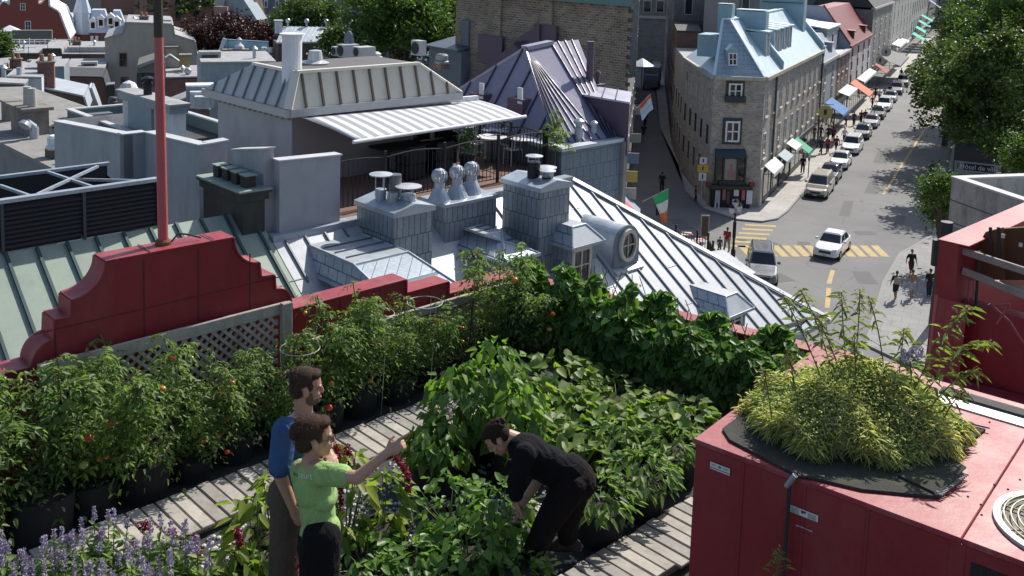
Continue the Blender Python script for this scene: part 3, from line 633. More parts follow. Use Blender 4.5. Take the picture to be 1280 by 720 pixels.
def metal_chair(label,p,rz):
    t=thing('metal_chair',label,'chair',p,rz=rz); a,b,z=p
    part(t,'seat',MB().box(a-.2,a+.2,b-.2,b+.2,z+.43,z+.46),WHITE)
    part(t,'backrest',MB().path([(a-.19,b+.2,z+.46),(a-.19,b+.24,z+.85),(a+.19,b+.24,z+.85),(a+.19,b+.2,z+.46)],.012).path([(a-.1,b+.2,z+.46),(a-.1,b+.24,z+.85)],.009).path([(a+.1,b+.2,z+.46),(a+.1,b+.24,z+.85)],.009),WHITE)
    for i in (-1,1):
        for j in (-1,1): part(t,'leg',MB().tube((a+i*.19,b+j*.19,z),(a+i*.18,b+j*.18,z+.43),.012,n=6),WHITE)
for i,(x,y,l) in enumerate(((614,203,'round white bistro table nearest the house door on the sunny terrace'),(655,205,'round white bistro table further along beside the small tree'),(628,192,'round white bistro table at the back by the rear railing'))):
    q=G.z(x,y,ZT); bistro_table(l,q)
    metal_chair('white metal chair pulled up to the '+('door side','tree side','rear')[i]+' bistro table, facing right',(q.x-.65,q.y,ZT),R_(90)); metal_chair('white metal chair pulled up to the '+('door side','tree side','rear')[i]+' bistro table, facing left',(q.x+.55,q.y+.3,ZT),R_(-100))
pl=G.z(738,212,ZT)
# ---- hip roofed terrace house ----
aH=-20.5; e0=G.a(360,137,aH+.25); ze=e0.z; bH=e0.y+.25; e1=G.z(598,119,ze); bH1=e1.y-.3
aB=G.b(255,130,e0.y).x
hs=thing('terrace_house','grey rooftop house with cream metal hip roof and striped awning','house',((aB+aH)/2,(bH+bH1)/2,ZT-2))
STB=mat('taupe_stucco',(.26,.24,.235),.9,0,.08,1.5,50,.15); 
part(hs,'wall',MB().box(aB+.3,aH,bH,bH1,11,ze-.02),STUC)
part(hs,'front_cladding',MB().box(aH,aH+.02,bH+.02,bH1-.0,ZT,ze-.15),STB)
crz=G.z(367,92,ze); 
zr_=ze+.85
t0=G.z(370,90,zr_); t1=G.z(530,80,zr_); t2=G.z(322,79,zr_)
it=t0.y-e0.y; ia=e0.x-t0.x; 
lo=[Vector(v) for v in ((aB,e0.y,ze),(e0.x,e0.y,ze),(e0.x,e1.y,ze),(aB,e1.y,ze))]
hi=[Vector(v) for v in ((t2.x,t0.y,zr_),(t0.x,t0.y,zr_),(t0.x,t1.y,zr_),(t2.x,t1.y,zr_))]
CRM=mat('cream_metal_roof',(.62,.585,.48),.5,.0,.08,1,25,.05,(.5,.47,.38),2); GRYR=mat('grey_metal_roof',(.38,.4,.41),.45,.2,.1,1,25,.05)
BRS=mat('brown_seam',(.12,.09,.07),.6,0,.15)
for i,m in ((0,CRM),(1,CRM),(2,CRM)): pass
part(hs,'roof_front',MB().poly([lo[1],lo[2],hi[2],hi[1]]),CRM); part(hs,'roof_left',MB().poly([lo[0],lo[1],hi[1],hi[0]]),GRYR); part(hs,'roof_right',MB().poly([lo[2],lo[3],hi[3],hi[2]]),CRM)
part(hs,'roof_top',MB().poly(hi).poly([lo[3],lo[0],hi[0],hi[3]]),mat('flat_roof_dark',(.12,.11,.11),.8,0,.3,2))
sm=MB(); nf=(hi[1]-lo[1]).cross(lo[2]-lo[1]); nf=nf if nf.z>0 else -nf
L=e1.y-e0.y; n=int(L/.47)
for i in range(1,n):
    b=e0.y+L*i/n; 
    u=1 if hi[1].y<=b<=hi[2].y else ((b-lo[1].y)/(hi[1].y-lo[1].y) if b<hi[1].y else (lo[2].y-b)/(lo[2].y-hi[2].y))
    p=Vector((lo[1].x,b,ze)); q=p+Vector((-(lo[1].x-hi[1].x)*u,0,(zr_-ze)*u)); sm.seam(p,q,nf,.05,.05)
part(hs,'standing_seam',sm,BRS)
sm=MB(); nl=(lo[1]-lo[0]).cross(hi[1]-lo[1]); nl=nl if nl.z>0 else -nl; L=lo[1].x-lo[0].x; n=int(L/.5)
for i in range(1,n):
    a=lo[0].x+L*i/n; u=1 if hi[0].x<=a<=hi[1].x else ((a-lo[0].x)/(hi[0].x-lo[0].x) if a<hi[0].x else (lo[1].x-a)/(lo[1].x-hi[1].x))
    p=Vector((a,lo[0].y,ze)); sm.seam(p,p+Vector((0,(hi[0].y-lo[0].y)*u,(zr_-ze)*u)),nl,.04,.045)
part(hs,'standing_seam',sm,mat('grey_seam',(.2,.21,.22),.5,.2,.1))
hc=MB(); hc.bar(lo[1],hi[1],.2,.06,(1,-1,2)); hc.bar(lo[2],hi[2],.1,.06,(1,1,2)); hc.bar(hi[1],hi[2],.16,.07); hc.bar(hi[0],hi[1],.12,.07)
part(hs,'ridge_cap',hc,mat('cream_cap',(.66,.63,.54),.45,0,.06))
fs=MB().box(aB-.03,e0.x+.04,e0.y-.06,e0.y+.04,ze-.2,ze-.005).box(e0.x-.04,e0.x+.06,e0.y+.041,e1.y,ze-.2,ze-.004)
part(hs,'fascia',fs,mat('grey_fascia',(.4,.4,.4),.6,0,.08))
bk=MB()
for i in range(14): a=aB+.5+(aH-aB-.6)*i/13; bk.box(a,a+.07,bH-.12,bH,ze-.32,ze-.2)
part(hs,'bracket',bk,STUC)
for (x,w_) in ((525,.75),(552,.8)):
    q=G.a(x,190,aH); win(hs,'a',(aH+.02,q.y),w_,1.95,ZT+.02,1,3,1,name='door',fm=mat('tan_frame',(.4,.35,.26),.6,0,.1),fw=.07)
ck=G.z(362,88,zr_); part(hs,'flue',MB().tube((t0.x-.35,t0.y+.1,zr_-.3),(t0.x-.35,t0.y+.1,zr_+.85),.24,n=18).lathe((t0.x-.35,t0.y+.1,zr_+.85),[(.3,0),(.3,.05)],18),WHITE)
q=G.z(394,80,zr_); part(hs,'mushroom_vent',MB().lathe(q,[(.34,0),(.36,.04),(.2,.1),(.16,.35),(.05,.37)],18),mat('pale_galv',(.5,.52,.53),.4,.4,.1))
q=G.z(470,73,zr_); 
# awning
AW=nt('awning_stripe'); m,t,bs,o=AW; co=nn(t,'ShaderNodeTexCoord').outputs['Object']; sp=nn(t,'ShaderNodeSeparateXYZ'); t.links.new(co,sp.inputs[0])
mu=nn(t,'ShaderNodeMath',operation='MULTIPLY'); t.links.new(sp.outputs[1],mu.inputs[0]); mu.inputs[1].default_value=2.9
fr_=nn(t,'ShaderNodeMath',operation='FRACT'); t.links.new(mu.outputs[0],fr_.inputs[0])
rc=rampf(t,fr_.outputs[0],[(.0,(.60,.61,.62)),(.5,(.60,.61,.62)),(.52,(.30,.31,.33)),(.98,(.30,.31,.33))]); t.links.new(rc,bs.inputs['Base Color']); bs.inputs['Roughness'].default_value=.75
aw0=G.a(372,145,aH+.1); aw1=G.a(598,125,aH+.1); 
zf=aw0.z-.3; f0=G.z(446,176,zf); f1=G.z(654,145,zf)
aw_=thing('awning','grey and white striped fabric awning stretched out over the dark wicker table','awning',(f0.x,(f0.y+f1.y)/2,zf))
nA2=12; ca=MB(); V=[];F=[]
for j in range(9):
    u=j/8; 
    for i in range(25):
        v=i/24; p=aw0.lerp(aw1,v).lerp(f0.lerp(f1,v),u); p.z+=.035*math.sin(math.pi*min(1,u))+ (.12*u*math.sin(v*math.pi))*0
        V.append(p)
for j in range(8):
    for i in range(24): F.append((j*25+i,j*25+i+1,j*25+26+i,j*25+25+i))
ca.add(V,F); k=part(aw_,'fabric',ca,m,smooth=True); so_=k.modifiers.new('thick','SOLIDIFY'); so_.thickness=.012
part(aw_,'front_bar',MB().tube(f0+Vector((0,-.1,-.02)),f1+Vector((0,.1,-.02)),.045,n=10),WHITE); part(aw_,'cassette',MB().bar(aw0+Vector((-.05,0,.05)),aw1+Vector((-.05,0,.05)),.14,.14),WHITE)
for v in (.12,.88): p=aw0.lerp(aw1,v); q=f0.lerp(f1,v); mm_=p.lerp(q,.5)+Vector((0,.5 if v<.5 else -.5,-.12)); part(aw_,'folding_arm',MB().path([p+Vector((0,0,-.1)),mm_,q+Vector((0,0,-.05))],.03),WHITE)
# small shed dormer on the hidden slope beyond the hip
P4=[G.z(x,y,ZT-3.2) for x,y in ((879,318),(904,314),(945,343),(925,352))]
t=thing('rear_dormer','flat silver dormer roof sticking out beyond the silver hip above the street','dormer',(P4[0].x,P4[0].y,ZT-5)); part(t,'roof',MB().ext(P4,(0,0,.06)),TIN,bevel=.01); part(t,'wall',MB().ext([p.lerp((P4[0]+P4[2])/2,.06)-Vector((0,0,1.2)) for p in P4],(0,0,1.19)),GALV)
# ================= PURPLE ROOFED BUILDING AND BRICK TOWER =================
PUR=mat('violet_metal_roof',(.235,.23,.31),.75,.0,.14,1,22,.1,(.29,.275,.35),1.5,.15); PURS=mat('violet_seam',(.055,.05,.08),.5,.1,.1); PURD=mat('violet_cladding',(.105,.07,.10),.6,.1,.12,2)
aB=-17.4; BL0=G.a(690,190,aB); bl_t=G.a(730,182,aB).z; bE=G.a(777,172,aB).y
zE=bl_t+.04; K=G.z(694,178,zE); Kb=K.y; ap_=G.z(656,60,zE+2.24)
pu=thing('purple_roof_house','house with violet fan seamed metal roof behind the terrace and the brick tower','house',(aB-3,bE-1.5,8))
BLW=brick('blue_grey_metal_shingle',(.15,.19,.235),(.17,.21,.255),(.09,.11,.14),.28,.42,.012,.5,.3,.4,var=.15)
part(pu,'wall',MB().box(aB-9,aB,18.72,bE,5,zE-.1),BLW)
part(pu,'gutter',MB().box(aB-1.2,aB+.07,18.66,bE+.05,zE-.098,zE),mat('pale_gutter',(.5,.54,.58),.45,.2,.1),bevel=.01)
part(pu,'pilaster',MB().box(aB-.3,aB+.12,bE+.001,bE+.14,5,zE-.1),mat('grey_pilaster',(.2,.2,.19),.8,0,.2))
# roof: flat left face, fan, right face
nL=Vector((0,-(ap_.z-zE),(ap_.y-Kb))).normalized(); tl=G.hit(580,108,K,nL); d=(tl-ap_); K2=ap_+d*((zE-ap_.z)/d.z)
aR=aB-.15; eR=Vector((aR,Kb+1.0,zE+.02)); far=Vector((aR,bE+8,zE+.02)); apf=Vector((ap_.x,bE+8,ap_.z))
part(pu,'roof_left',MB().ext([K2,K,ap_],(0,0,-.05)),PUR)
part(pu,'roof_back',MB().ext([K2,ap_,Vector((K2.x,ap_.y+2.5,zE))],(0,0,-.05)),PUR)
fan=[]; 
for i in range(9):
    t=math.pi/2*i/8; fan.append(Vector((K.x+(aR-K.x)*math.sin(t),Kb+1.6*(1-math.cos(t)),zE+.02)))
fm=MB(); fs=MB()
for p,q in zip(fan[:-1],fan[1:]): 
    fm.poly([p,q,ap_]); n_=(q-p).cross(ap_-p); n_=n_ if n_.z>0 else -n_; fs.seam(p,ap_+(p-ap_)*.16,n_,.03,.035)

part(pu,'roof_fan',fm,PUR); 
e2_=fan[-1]; top2=ap_+Vector((0,1.1,.12)); rt=Vector((aR,bE+.0,zE+.02))
nR=(rt-e2_).cross(top2-e2_); nR=nR if nR.z>0 else -nR
farT=top2+Vector((-.3,1.6,0)); farB=Vector((aR,bE-.05,zE+.02)); bt=farT.y
part(pu,'roof_right',MB().poly([e2_,farB,farT,top2,ap_]),PUR)
for i in range(1,4):
    v=i/4; p=e2_.lerp(farB,v); q=top2.lerp(farT,v); fs.seam(p,q,nR,.04,.045)
fs.seam(e2_,top2,nR,.04,.05)
sl_=MB()
L=(K-K2).length; n=8
for i in range(1,n):
    p=K2.lerp(K,i/n); # seam runs straight up the face
    up=Vector((0,ap_.y-Kb,ap_.z-zE)); 
    # clip at hips
    xs=(p.x-K2.x)/(ap_.x-K2.x) if p.x<ap_.x else (K.x-p.x)/(K.x-ap_.x)
    sl_.seam(p,p+up*min(1,xs),nL,.04,.05)
part(pu,'standing_seam',fs,PURS); part(pu,'standing_seam',sl_,PURS)
hc=MB(); hc.tube(K2,ap_,.05,n=6); hc.tube(K,ap_,.05,n=6); hc.bar(ap_,top2,.3,.12); part(pu,'hip_cap',hc,mat('violet_cap',(.33,.31,.38),.4,.3,.1))
# flat topped attic box sticking out to the right
def onR(x,y): return G.hit(x,y,e2_,nR)
Dl=onR(714,119); Dr=onR(785,166); bd=(Dl.y+Dr.y)/2; aF=G.b(787,124,bd).x; zD=G.b(750,121,bd).z
part(pu,'attic_wall',MB().ext([(aF-3.6,bd,zE-.5),(aF,bd,zE-.5),(aF-1.22,bd+1.5,zE-.5),(aF-3.6,bd+1.5,zE-.5)],(0,0,zD-.05-zE+.5)),PURD)
at=part(pu,'attic_roof',MB().ext([(aF-4.2,bd-.07,zD-.05),(aF+.08,bd-.07,zD-.05),(aF-1.25,bd+1.62,zD-.05),(aF-4.2,bd+1.62,zD-.05)],(0,0,.05)),mat('lilac_sheet',(.45,.44,.52),.42,.25,.08,1,20,.05))
am_=MB()
for i in range(6): a=aF-.5*i-.45; am_.bar((a,bd-.07,zD+.015),(a-1.33,bd+1.62,zD+.015),.03,.03)
part(pu,'attic_seam',am_,PURS,parent=at)
v=G.z(747,107,zD); part(pu,'vent',MB().box(v.x-.2,v.x+.2,v.y-.2,v.y+.2,zD,zD+.06).tube((v.x,v.y,zD+.06),(v.x,v.y,zD+.38),.06,n=10).lathe((v.x,v.y,zD+.38),[(.1,0),(.05,.08)],10),PURD)
f=onR(737,96); ft=G.b(738,52,f.y); part(pu,'flue',MB().tube((f.x,f.y,f.z-.3),(f.x,f.y,ft.z),.11,n=12).lathe((f.x,f.y,ft.z-.06),[(.125,0),(.125,.07)],12),PURD)
for x,y in ((607,117),(655,123)):
    p=G.hit(x,y,K,nL); fl=thing_=None
    part(pu,'roof_hatch',MB().box(p.x-.32,p.x+.3,p.y-.35,p.y+.35,p.z-.45,p.z+.02),PURD); part(pu,'hatch_lid',MB().ext([(p.x+.12,p.y-.38,p.z-.1),(p.x+.3,p.y-.38,p.z-.1),(p.x+.1,p.y-.2,p.z+.33),(p.x-.08,p.y-.2,p.z+.33)],(0,.05,0)),mat('pale_lid',(.6,.59,.58),.5,.1,.1))
for x,y,h,r,m in ((723,176,.62,.12,GALV),(742,173,.5,.085,GALV)):
    q=G.z(x,y,zE); q.x=min(q.x,aB-.2); part(pu,'flue',MB().lathe(q,[(r,0),(r,h*.6),(r*.75,h*.62),(r*.75,h*.75),(r*1.25,h*.78),(r*1.25,h*.9),(r*.5,h)],14),m)
# tower
bT=bt+4.8; tA=G.b(569,60,bT); tB=G.b(787,60,bT); zT_=G.b(700,1,bT).z
TBR=brick('tan_rough_brick',(.29,.215,.15),(.13,.10,.075),(.33,.29,.24),.27,.095,.016,.9,0,.8,None,.4)
bT=bT if True else 0
tw=thing('brick_tower','tall blank tan brick building rising behind the violet roof','building',((tA.x+tB.x)/2,bT+3,0))
part(tw,'wall',MB().ext([(tA.x,bT,0),(tB.x,bT,0),(tB.x-7.6,bT+9,0),(tA.x,bT+9,0)],(0,0,zT_)),TBR)
qn=MB()
for i in range(60): 
    z=zT_-.1-.17*i
    if i%2==0: qn.box(tB.x-.14,tB.x+.012,bT-.012,bT+.1,z-.15,z)
part(tw,'quoins',qn,brick('dark_brick',(.09,.05,.035),(.06,.04,.03),(.1,.09,.08),.22,.08))
for x0,x1 in ((612,628),(676,692)):
    p=G.b(x0,30,bT);q=G.b(x1,30,bT); part(tw,'pilaster',MB().box(p.x,q.x,bT-.12,bT,zT_-6,zT_),TBR)
part(tw,'cornice',MB().ext([(tA.x-.1,bT-.25,zT_),(tB.x+.25,bT-.25,zT_),(tB.x-7.6,bT+9.2,zT_),(tA.x-.1,bT+9.2,zT_)],(0,0,.35)),mat('teal_cornice',(.12,.2,.2),.6,.1,.2))
for (x0,y0,x1,y1) in ((602,42,631,82),(672,29,698,78)):
    p=G.b(x0,y0,bT);q=G.b(x1,y1,bT); part(tw,'metal_apron',MB().box(p.x,q.x,bT-.2,bT-.121,q.z,p.z),PURD,bevel=.01)
part(tw,'step_flashing',MB().ext([G.b(x,y,bT-.3) for x,y in ((578,106),(645,52),(662,50),(640,75),(592,112))],(0,.25,0)),PURD)
part(tw,'step_flashing',MB().ext([G.b(x,y,bT-.3) for x,y in ((640,53),(674,30),(674,60),(652,66))],(0,.08,0)),PURD)
part(tw,'step_flashing',MB().ext([G.b(x,y,bT-.3) for x,y in ((697,55),(735,88),(735,104),(697,80))],(0,.08,0)),PURD)
sh=thing('grey_shed','dark grey rooftop shed with sloping roof against the brick tower','shed',(tA.x-1,bT,10))
p=G.b(533,58,bT-.6);q=G.b(569,61,bT-.6)
part(sh,'wall',MB().box(p.x+.1,q.x+.3,bT-.5,bT+2,8,p.z-.02),mat('slate_blue_board',(.12,.14,.16),.7,0,.15)); part(sh,'roof',MB().ext([(p.x,bT-.7,p.z),(q.x+.3,bT-.7,p.z-.05),(q.x+.3,bT+2,p.z+.45),(p.x,bT+2,p.z+.5)],(0,0,.08)),mat('dark_blue_sheet',(.09,.11,.13),.5,.2,.1))
part(sh,'pillar',MB().box(q.x-.25,q.x+.28,bT-.1,bT+.3,p.z+.2,p.z+1.3),mat('slate_blue_board',(0,0,0)))
# ================= ROOFTOPS ON THE LEFT =================
def M(n,c,r=.8,v=.15,d=None,**k): return mat(n,c,r,0,v,1.5,25,.15,d,1.2,**k)
BRK=brick('red_brick',(.22,.075,.05),(.16,.06,.045),(.25,.2,.17),.22,.075,.012,.9,0,.5,None,.3)
BRB=brick('brown_brick',(.12,.07,.05),(.09,.055,.04),(.15,.12,.1),.22,.075,.012,.9,0,.5,None,.3)
GRV=M('gravel_roof',(.26,.25,.235),.95,.2,(.18,.17,.16)); LGR=M('light_grey_roof',(.36,.36,.36),.7,.2,(.22,.215,.21)); CHAR=M('charcoal_roof',(.05,.052,.055),.7,.25)
BLU=M('blue_grey_cladding',(.22,.28,.32),.6,.2,(.32,.36,.38)); TEAL=M('teal_board',(.10,.16,.165),.7,.15); WHT=M('white_wall',(.56,.58,.6),.8,.12,(.42,.42,.42)); BEI=M('beige_stucco',(.40,.365,.31),.9,.08,(.33,.30,.26))
SKB=mat('sky_blue_roof',(.30,.46,.56),.45,.15,.1,1,20,.05); OLV=M('olive_stone',(.17,.17,.14),.9,.25)
def prism(name,label,cat,top,b,dep,wm,rm=None,base=-3,wins=(),fr=None,ov=.12,th=.1,rname='roof',wfm=None,grp=None):
    fr=fr or FRD; P=[fr.b(x,y,b) for x,y in top]; zb=min(p.z for p in P)+base
    t=thing(name,label,cat,((P[0].x+P[-1].x)/2,b+dep/2,zb),fr,grp)
    pol=[Vector((P[0].x,b,zb))]+P+[Vector((P[-1].x,b,zb))]
    part(t,'wall',MB().ext(pol,(0,dep,0)),wm)
    if rm:
        for p,q in zip(P[:-1],P[1:]):
            if abs(p.x-q.x)<.03: continue
            n=Vector((-(q.z-p.z),0,q.x-p.x)).normalized()*th; n=n if n.z>0 else -n
            part(t,rname,MB().ext([p+Vector((0,-ov,.004)),q+Vector((0,-ov,.004)),q+n+Vector((0,-ov,0)),p+n+Vector((0,-ov,0))],(0,dep+2*ov,0)),rm)
    for x0,y0,x1,y1 in wins:
        a=fr.b(x0,y0,b); c=fr.b(x1,y1,b); win(t,'b',(b,(a.x+c.x)/2),c.x-a.x,a.z-c.z,c.z,2,2,-1,fm=wfm or WHITE,fw=(c.x-a.x)*.12)
    return t
def bx(t,name,x0,y0,x1,y1,b,dep,m,fr=None,**k):
    fr=fr or FRD
    p=fr.b(x0,y0,b);q=fr.b(x1,y1,b); return part(t,name,MB().box(p.x,q.x,b,b+dep,q.z,p.z),m,**k)
# louvre screen enclosure
lb=G.a(197,227,aG).y; z0=zG(aG); zL=G.a(100,240,aG).z
en=thing('louvre_screen','black louvred screen with galvanised cross braced frame behind the green roof','screen',(aG,4,z0))
for k in range(5):
    b1=lb-.02-1.35*k; b0=b1-1.3; lv=MB(); 
    for i in range(9): z=z0+.08+(zL-z0-.14)*i/9; lv.ext([(aG,b0,z),(aG,b1,z),(aG-.07,b1,z+.075),(aG-.07,b0,z+.075)],(0,0,.012))
    part(en,'louvre_panel',lv,BLK); part(en,'back_sheet',MB().box(aG-.11,aG-.09,b0,b1,z0,zL-.03),BLK); part(en,'mullion',MB().box(aG-.08,aG+.02,b1,b1+.05,z0,zL),mat('dark_mullion',(.06,.07,.08),.5,.2,.1))
aK=aG-3.0; zk=G.a(130,207,aK).z; lb2=G.a(134,207,aK).y
part(en,'top_rail',MB().box(aG-.1,aG+.04,.2,lb,zL-.005,zL+.06),GALV); 
part(en,'rear_sheet',MB().box(aK-.06,aK,.2,lb2,z0,zk),BLK); part(en,'rear_rail',MB().box(aK-.08,aK+.03,.2,lb2+.05,zk,zk+.06),GALV)
part(en,'side_sheet',MB().ext([(aG-.12,lb-.01,z0),(aK,lb2-.01,z0),(aK,lb2-.01,z0+.4),(aG-.12,lb-.01,z0+.2)],(0,.03,0)),BLK)
for (x0,y0,x1,y1) in ((122,208,47,243),(60,215,122,236),(0,232,40,246),(88,224,170,226)):
    p=G.a(x0,y0,aK+.2) if y0<220 or x0==88 else G.a(x0,y0,aG-1.2); q=G.a(x1,y1,aG-.3); part(en,'brace',MB().bar(p,q,.05,.05),GALV)
for k in range(3):
    p=Vector((aG-1.5,2.2+1.5*k,z0)); part(en,'condenser',MB().box(p.x-.5,p.x+.5,p.y-.5,p.y+.5,z0,z0+.3),M('dark_unit',(.05,.06,.07),.5,.2)); part(en,'fan',MB().lathe(p+Vector((0,0,.3)),[(.4,0),(.4,.05),(.15,.06)],18),BLK)
q=G.z(175,219,ZT+.1); solo('roof_drum','low grey metal drum vent standing behind the louvre screen','roof vent',MB().lathe(q,[(.42,-.4),(.42,.28),(.44,.28),(.44,.34),(.2,.36)],20),GALV)
# gravel roof and what stands on it
zg=12.1; e0=G.z(0,184,zg); e1_=G.z(89,211,zg); bg=(e0.y+e1_.y)/2
gv=thing('gravel_roof_building','low building with flat pale gravel roof and grey boarded side, left of the stucco wall','building',(e1_.x-4,bg+4,0))
part(gv,'wall',MB().box(e1_.x-22,e1_.x+.3,bg,bg+5.6,0,zg-.15),M('grey_board',(.22,.22,.22),.85,.2,(.14,.14,.14)))
part(gv,'roof',MB().box(e1_.x-22.1,e1_.x+.4,bg-.08,bg+5.7,zg-.15,zg),GRV)
def gz_(x,y): return G.z(x,y,zg)
def mush(label,p,s,m=None):
    t=thing('mushroom_vent',label,'roof vent',p); p=Vector(p)
    part(t,'curb',MB().box(p.x-.33*s,p.x+.33*s,p.y-.33*s,p.y+.33*s,p.z,p.z+.3*s),BRB); part(t,'hood',MB().lathe(p+Vector((0,0,.3*s)),[(.36*s,0),(.4*s,.1*s),(.3*s,.18*s),(.34*s,.2*s),(.34*s,.42*s),(.25*s,.5*s),(.05*s,.52*s)],18),m or WHITE,smooth=False)
mush('white mushroom vent on a brown curb near the corner of the gravel roof',gz_(72,196),1.0)
q=gz_(43,173); t=thing('pipe_vent','small galvanised elbow vent on the gravel roof beside the two pot chimney','roof vent',q); part(t,'pipe',MB().tube(q,q+Vector((0,0,.45)),.17,n=12).tube(q+Vector((0,0,.45)),q+Vector((.1,-.3,.7)),.14,n=12),GALV); part(t,'mouth',MB().tube(q+Vector((.1,-.3,.68)),q+Vector((.16,-.42,.55)),.2,.26,n=14),GALV)
q=gz_(36,165); t=thing('chimney','squat rendered chimney with slab cap and two tall pots on the gravel roof','chimney',q)
CON=M('stained_concrete',(.24,.22,.19),.95,.25,(.08,.08,.07)); part(t,'stack',MB().box(q.x-.9,q.x+.9,q.y-.4,q.y+.5,zg,zg+1.0),CON); part(t,'slab',MB().box(q.x-1.1,q.x+1.05,q.y-.55,q.y+.65,zg+1.0,zg+1.12),CON)
for k in (-.05,.5): part(t,'pot',MB().lathe((q.x+k,q.y,zg+1.12),[(.17,0),(.15,.75)],12),M('pale_pot',(.42,.41,.38),.9,.15))
q=gz_(14,150); t=thing('chimney','small grey chimney block beside the rail at the left edge of the gravel roof','chimney',q); part(t,'stack',MB().box(q.x-.3,q.x+.3,q.y-.3,q.y+.3,zg,zg+.8),CON); part(t,'cap',MB().box(q.x-.36,q.x+.36,q.y-.36,q.y+.36,zg+.8,zg+.88),CON)
q=gz_(86,203); t=thing('post_vent','thin white pipe vent at the edge of the gravel roof by the stucco wall','roof vent',q); part(t,'pipe',MB().tube(q,q+Vector((0,0,.5)),.1,n=10),WHITE); part(t,'base',MB().box(q.x-.2,q.x+.2,q.y-.2,q.y+.2,zg,zg+.15),CON)
prism('lean_to','wedge shaped rendered roof lantern at the back of the gravel roof','lean-to',[(54,166),(84,151),(86,164)],G.z(70,170,zg).y+.6,2.5,CON,LGR,-.6)
prism('parapet_wall','low dark red brick parapet at the back of the gravel roof','wall',[(24,138),(92,136)],bg+5.3,.3,BRB,M('rust_coping',(.14,.075,.05),.8,.2),-1.5)
# teal framed box behind the stucco wall
b_=G.z(120,160,zg).y; p=G.b(84,139,b_); q=G.b(152,160,b_)
t=thing('teal_parapet','teal boarded roof parapet with pale metal coping enclosing dark roof gear','parapet',(p.x,b_,zg))
zt1=G.b(118,150,b_).z
part(t,'front_wall',MB().box(p.x,q.x+1,b_,b_+.15,zg-1,zt1),TEAL); part(t,'left_wall',MB().box(p.x,p.x+.15,b_+.151,b_+4,zg-1,zt1),TEAL); part(t,'rear_wall',MB().box(p.x+.151,q.x+1,b_+3.85,b_+4,zg-1,zt1),TEAL)
part(t,'coping',MB().box(p.x-.05,q.x+1,b_-.05,b_+.2,zt1,zt1+.07).box(p.x-.05,p.x+.2,b_+.201,b_+4.05,zt1,zt1+.07).box(p.x+.201,q.x+1,b_+3.8,b_+4.05,zt1,zt1+.07),mat('pale_coping',(0,0,0)))
part(t,'inner_roof',MB().box(p.x+.15,q.x+1,b_+.15,b_+3.85,zt1-.6,zt1-.5),CHAR)
for k in range(4): part(t,'duct',MB().box(p.x+.6+k*.9,p.x+1.1+k*.9,b_+.6+.4*(k%2),b_+1.6+.4*(k%2),zt1-.5,zt1-.12),M('duct_grey',(.15,.17,.18),.5,.2))
# big clad chimney with pipe cowl
cc=G.z(182,168,zg+.3); zt1=G.b(182,122,cc.y).z
t=thing('clad_chimney','broad blue and grey clad chimney with black pipe cowl behind the red pole','chimney',cc)
x0=G.b(150,150,cc.y).x;x1=G.b(213,150,cc.y).x; xm=G.b(160,150,cc.y).x; xn=G.b(189,150,cc.y).x
part(t,'stack',MB().box(x0,x1,cc.y+.12,cc.y+.62,11.5,zt1-.35),WHT); part(t,'blue_panel',MB().box(xm,xn,cc.y,cc.y+.119,11.5,zt1-.35),BLU)
part(t,'corbel',MB().box(x0-.05,x1+.08,cc.y-.06,cc.y+.68,zt1-.35,zt1-.05),BLU); part(t,'cap',MB().box(x0-.12,x1+.2,cc.y-.12,cc.y+.74,zt1-.05,zt1+.03),LGR)
pq=Vector((G.b(175,122,cc.y).x,cc.y+.32,zt1)); part(t,'cowl',MB().lathe(pq,[(.17,0),(.17,.3),(.21,.32),(.21,.5),(.15,.52),(.15,.6),(.24,.62),(.24,.7),(.05,.78)],14),mat('black_flue',(0,0,0)))
VL=Frame(-20); FRD=VL
# row of houses further left, near to far
def B_(x,Y): # frame depth b for a sight line x at forward distance Y
    X=(x-640)/CF*Y; return (FRD.I@Vector((X,Y,0))).y
prism('teal_dormer_wall','teal boarded wall at the left edge beyond the gravel roof','wall',[(-12,104),(31,106)],B_(15,52),1.5,TEAL,LGR,-2.5)
t=prism('white_gable_wall','plain white clad wall with a short pipe on top, left of the brown brick gable','wall',[(8,97),(52,98)],B_(30,56),3,WHT,LGR,-4); p=FRD.b(24,96,B_(30,56)+.5); part(t,'pipe',MB().tube(p,p+Vector((0,0,.55)),.14,n=10),GALV)
prism('brick_gable_house','brown brick gable house with white painted sheet roof','house',[(52,110),(104,121),(109,137)],B_(80,58),4.5,BRB,M('pale_sheet_roof',(.36,.40,.44),.6,.15,(.28,.31,.34)),-3)
t=prism('white_dormer_row','white framed dormers stepping down beside the brown brick gable','dormers',[(104,118),(113,110),(120,128),(124,140)],B_(112,62),2,WHT,M('pale_sheet_roof',(0,0,0)),-2)
prism('blue_box_house','blue grey metal clad rooftop box with pale coping','building',[(31,86),(80,84)],B_(55,74),5,BLU,LGR,-3)
prism('blue_lantern','small blue grey clad box on top of the larger blue one','building',[(44,78),(73,77)],B_(55,80),3,BLU,LGR,-2)
prism('red_brick_gable','steep red brick end wall with grey roof edge beside the beige house','house',[(78,96),(128,97),(137,128)],B_(110,82),6,BRK,CHAR,-4)
prism('grey_flat_roof','flat grey roofed block with dark fascia above the red brick gable','building',[(80,87),(131,86)],B_(105,90),8,CHAR,LGR,-3)
prism('dark_fascia_house','low house at the left edge with dark fascia and pale roof','house',[(-12,84),(8,82),(8,88),(33,88)],B_(15,85),6,BRK,LGR,-4)
t=prism('brown_parapet_house','long brown brick parapet with a raised middle block and grey roof','house',[(-15,67),(53,67),(54,61),(76,61),(77,68),(131,68)],B_(70,108),9,BRB,LGR,-5)
bx(t,'raised_roof',85,59,136,67.5,B_(70,109),7,LGR)
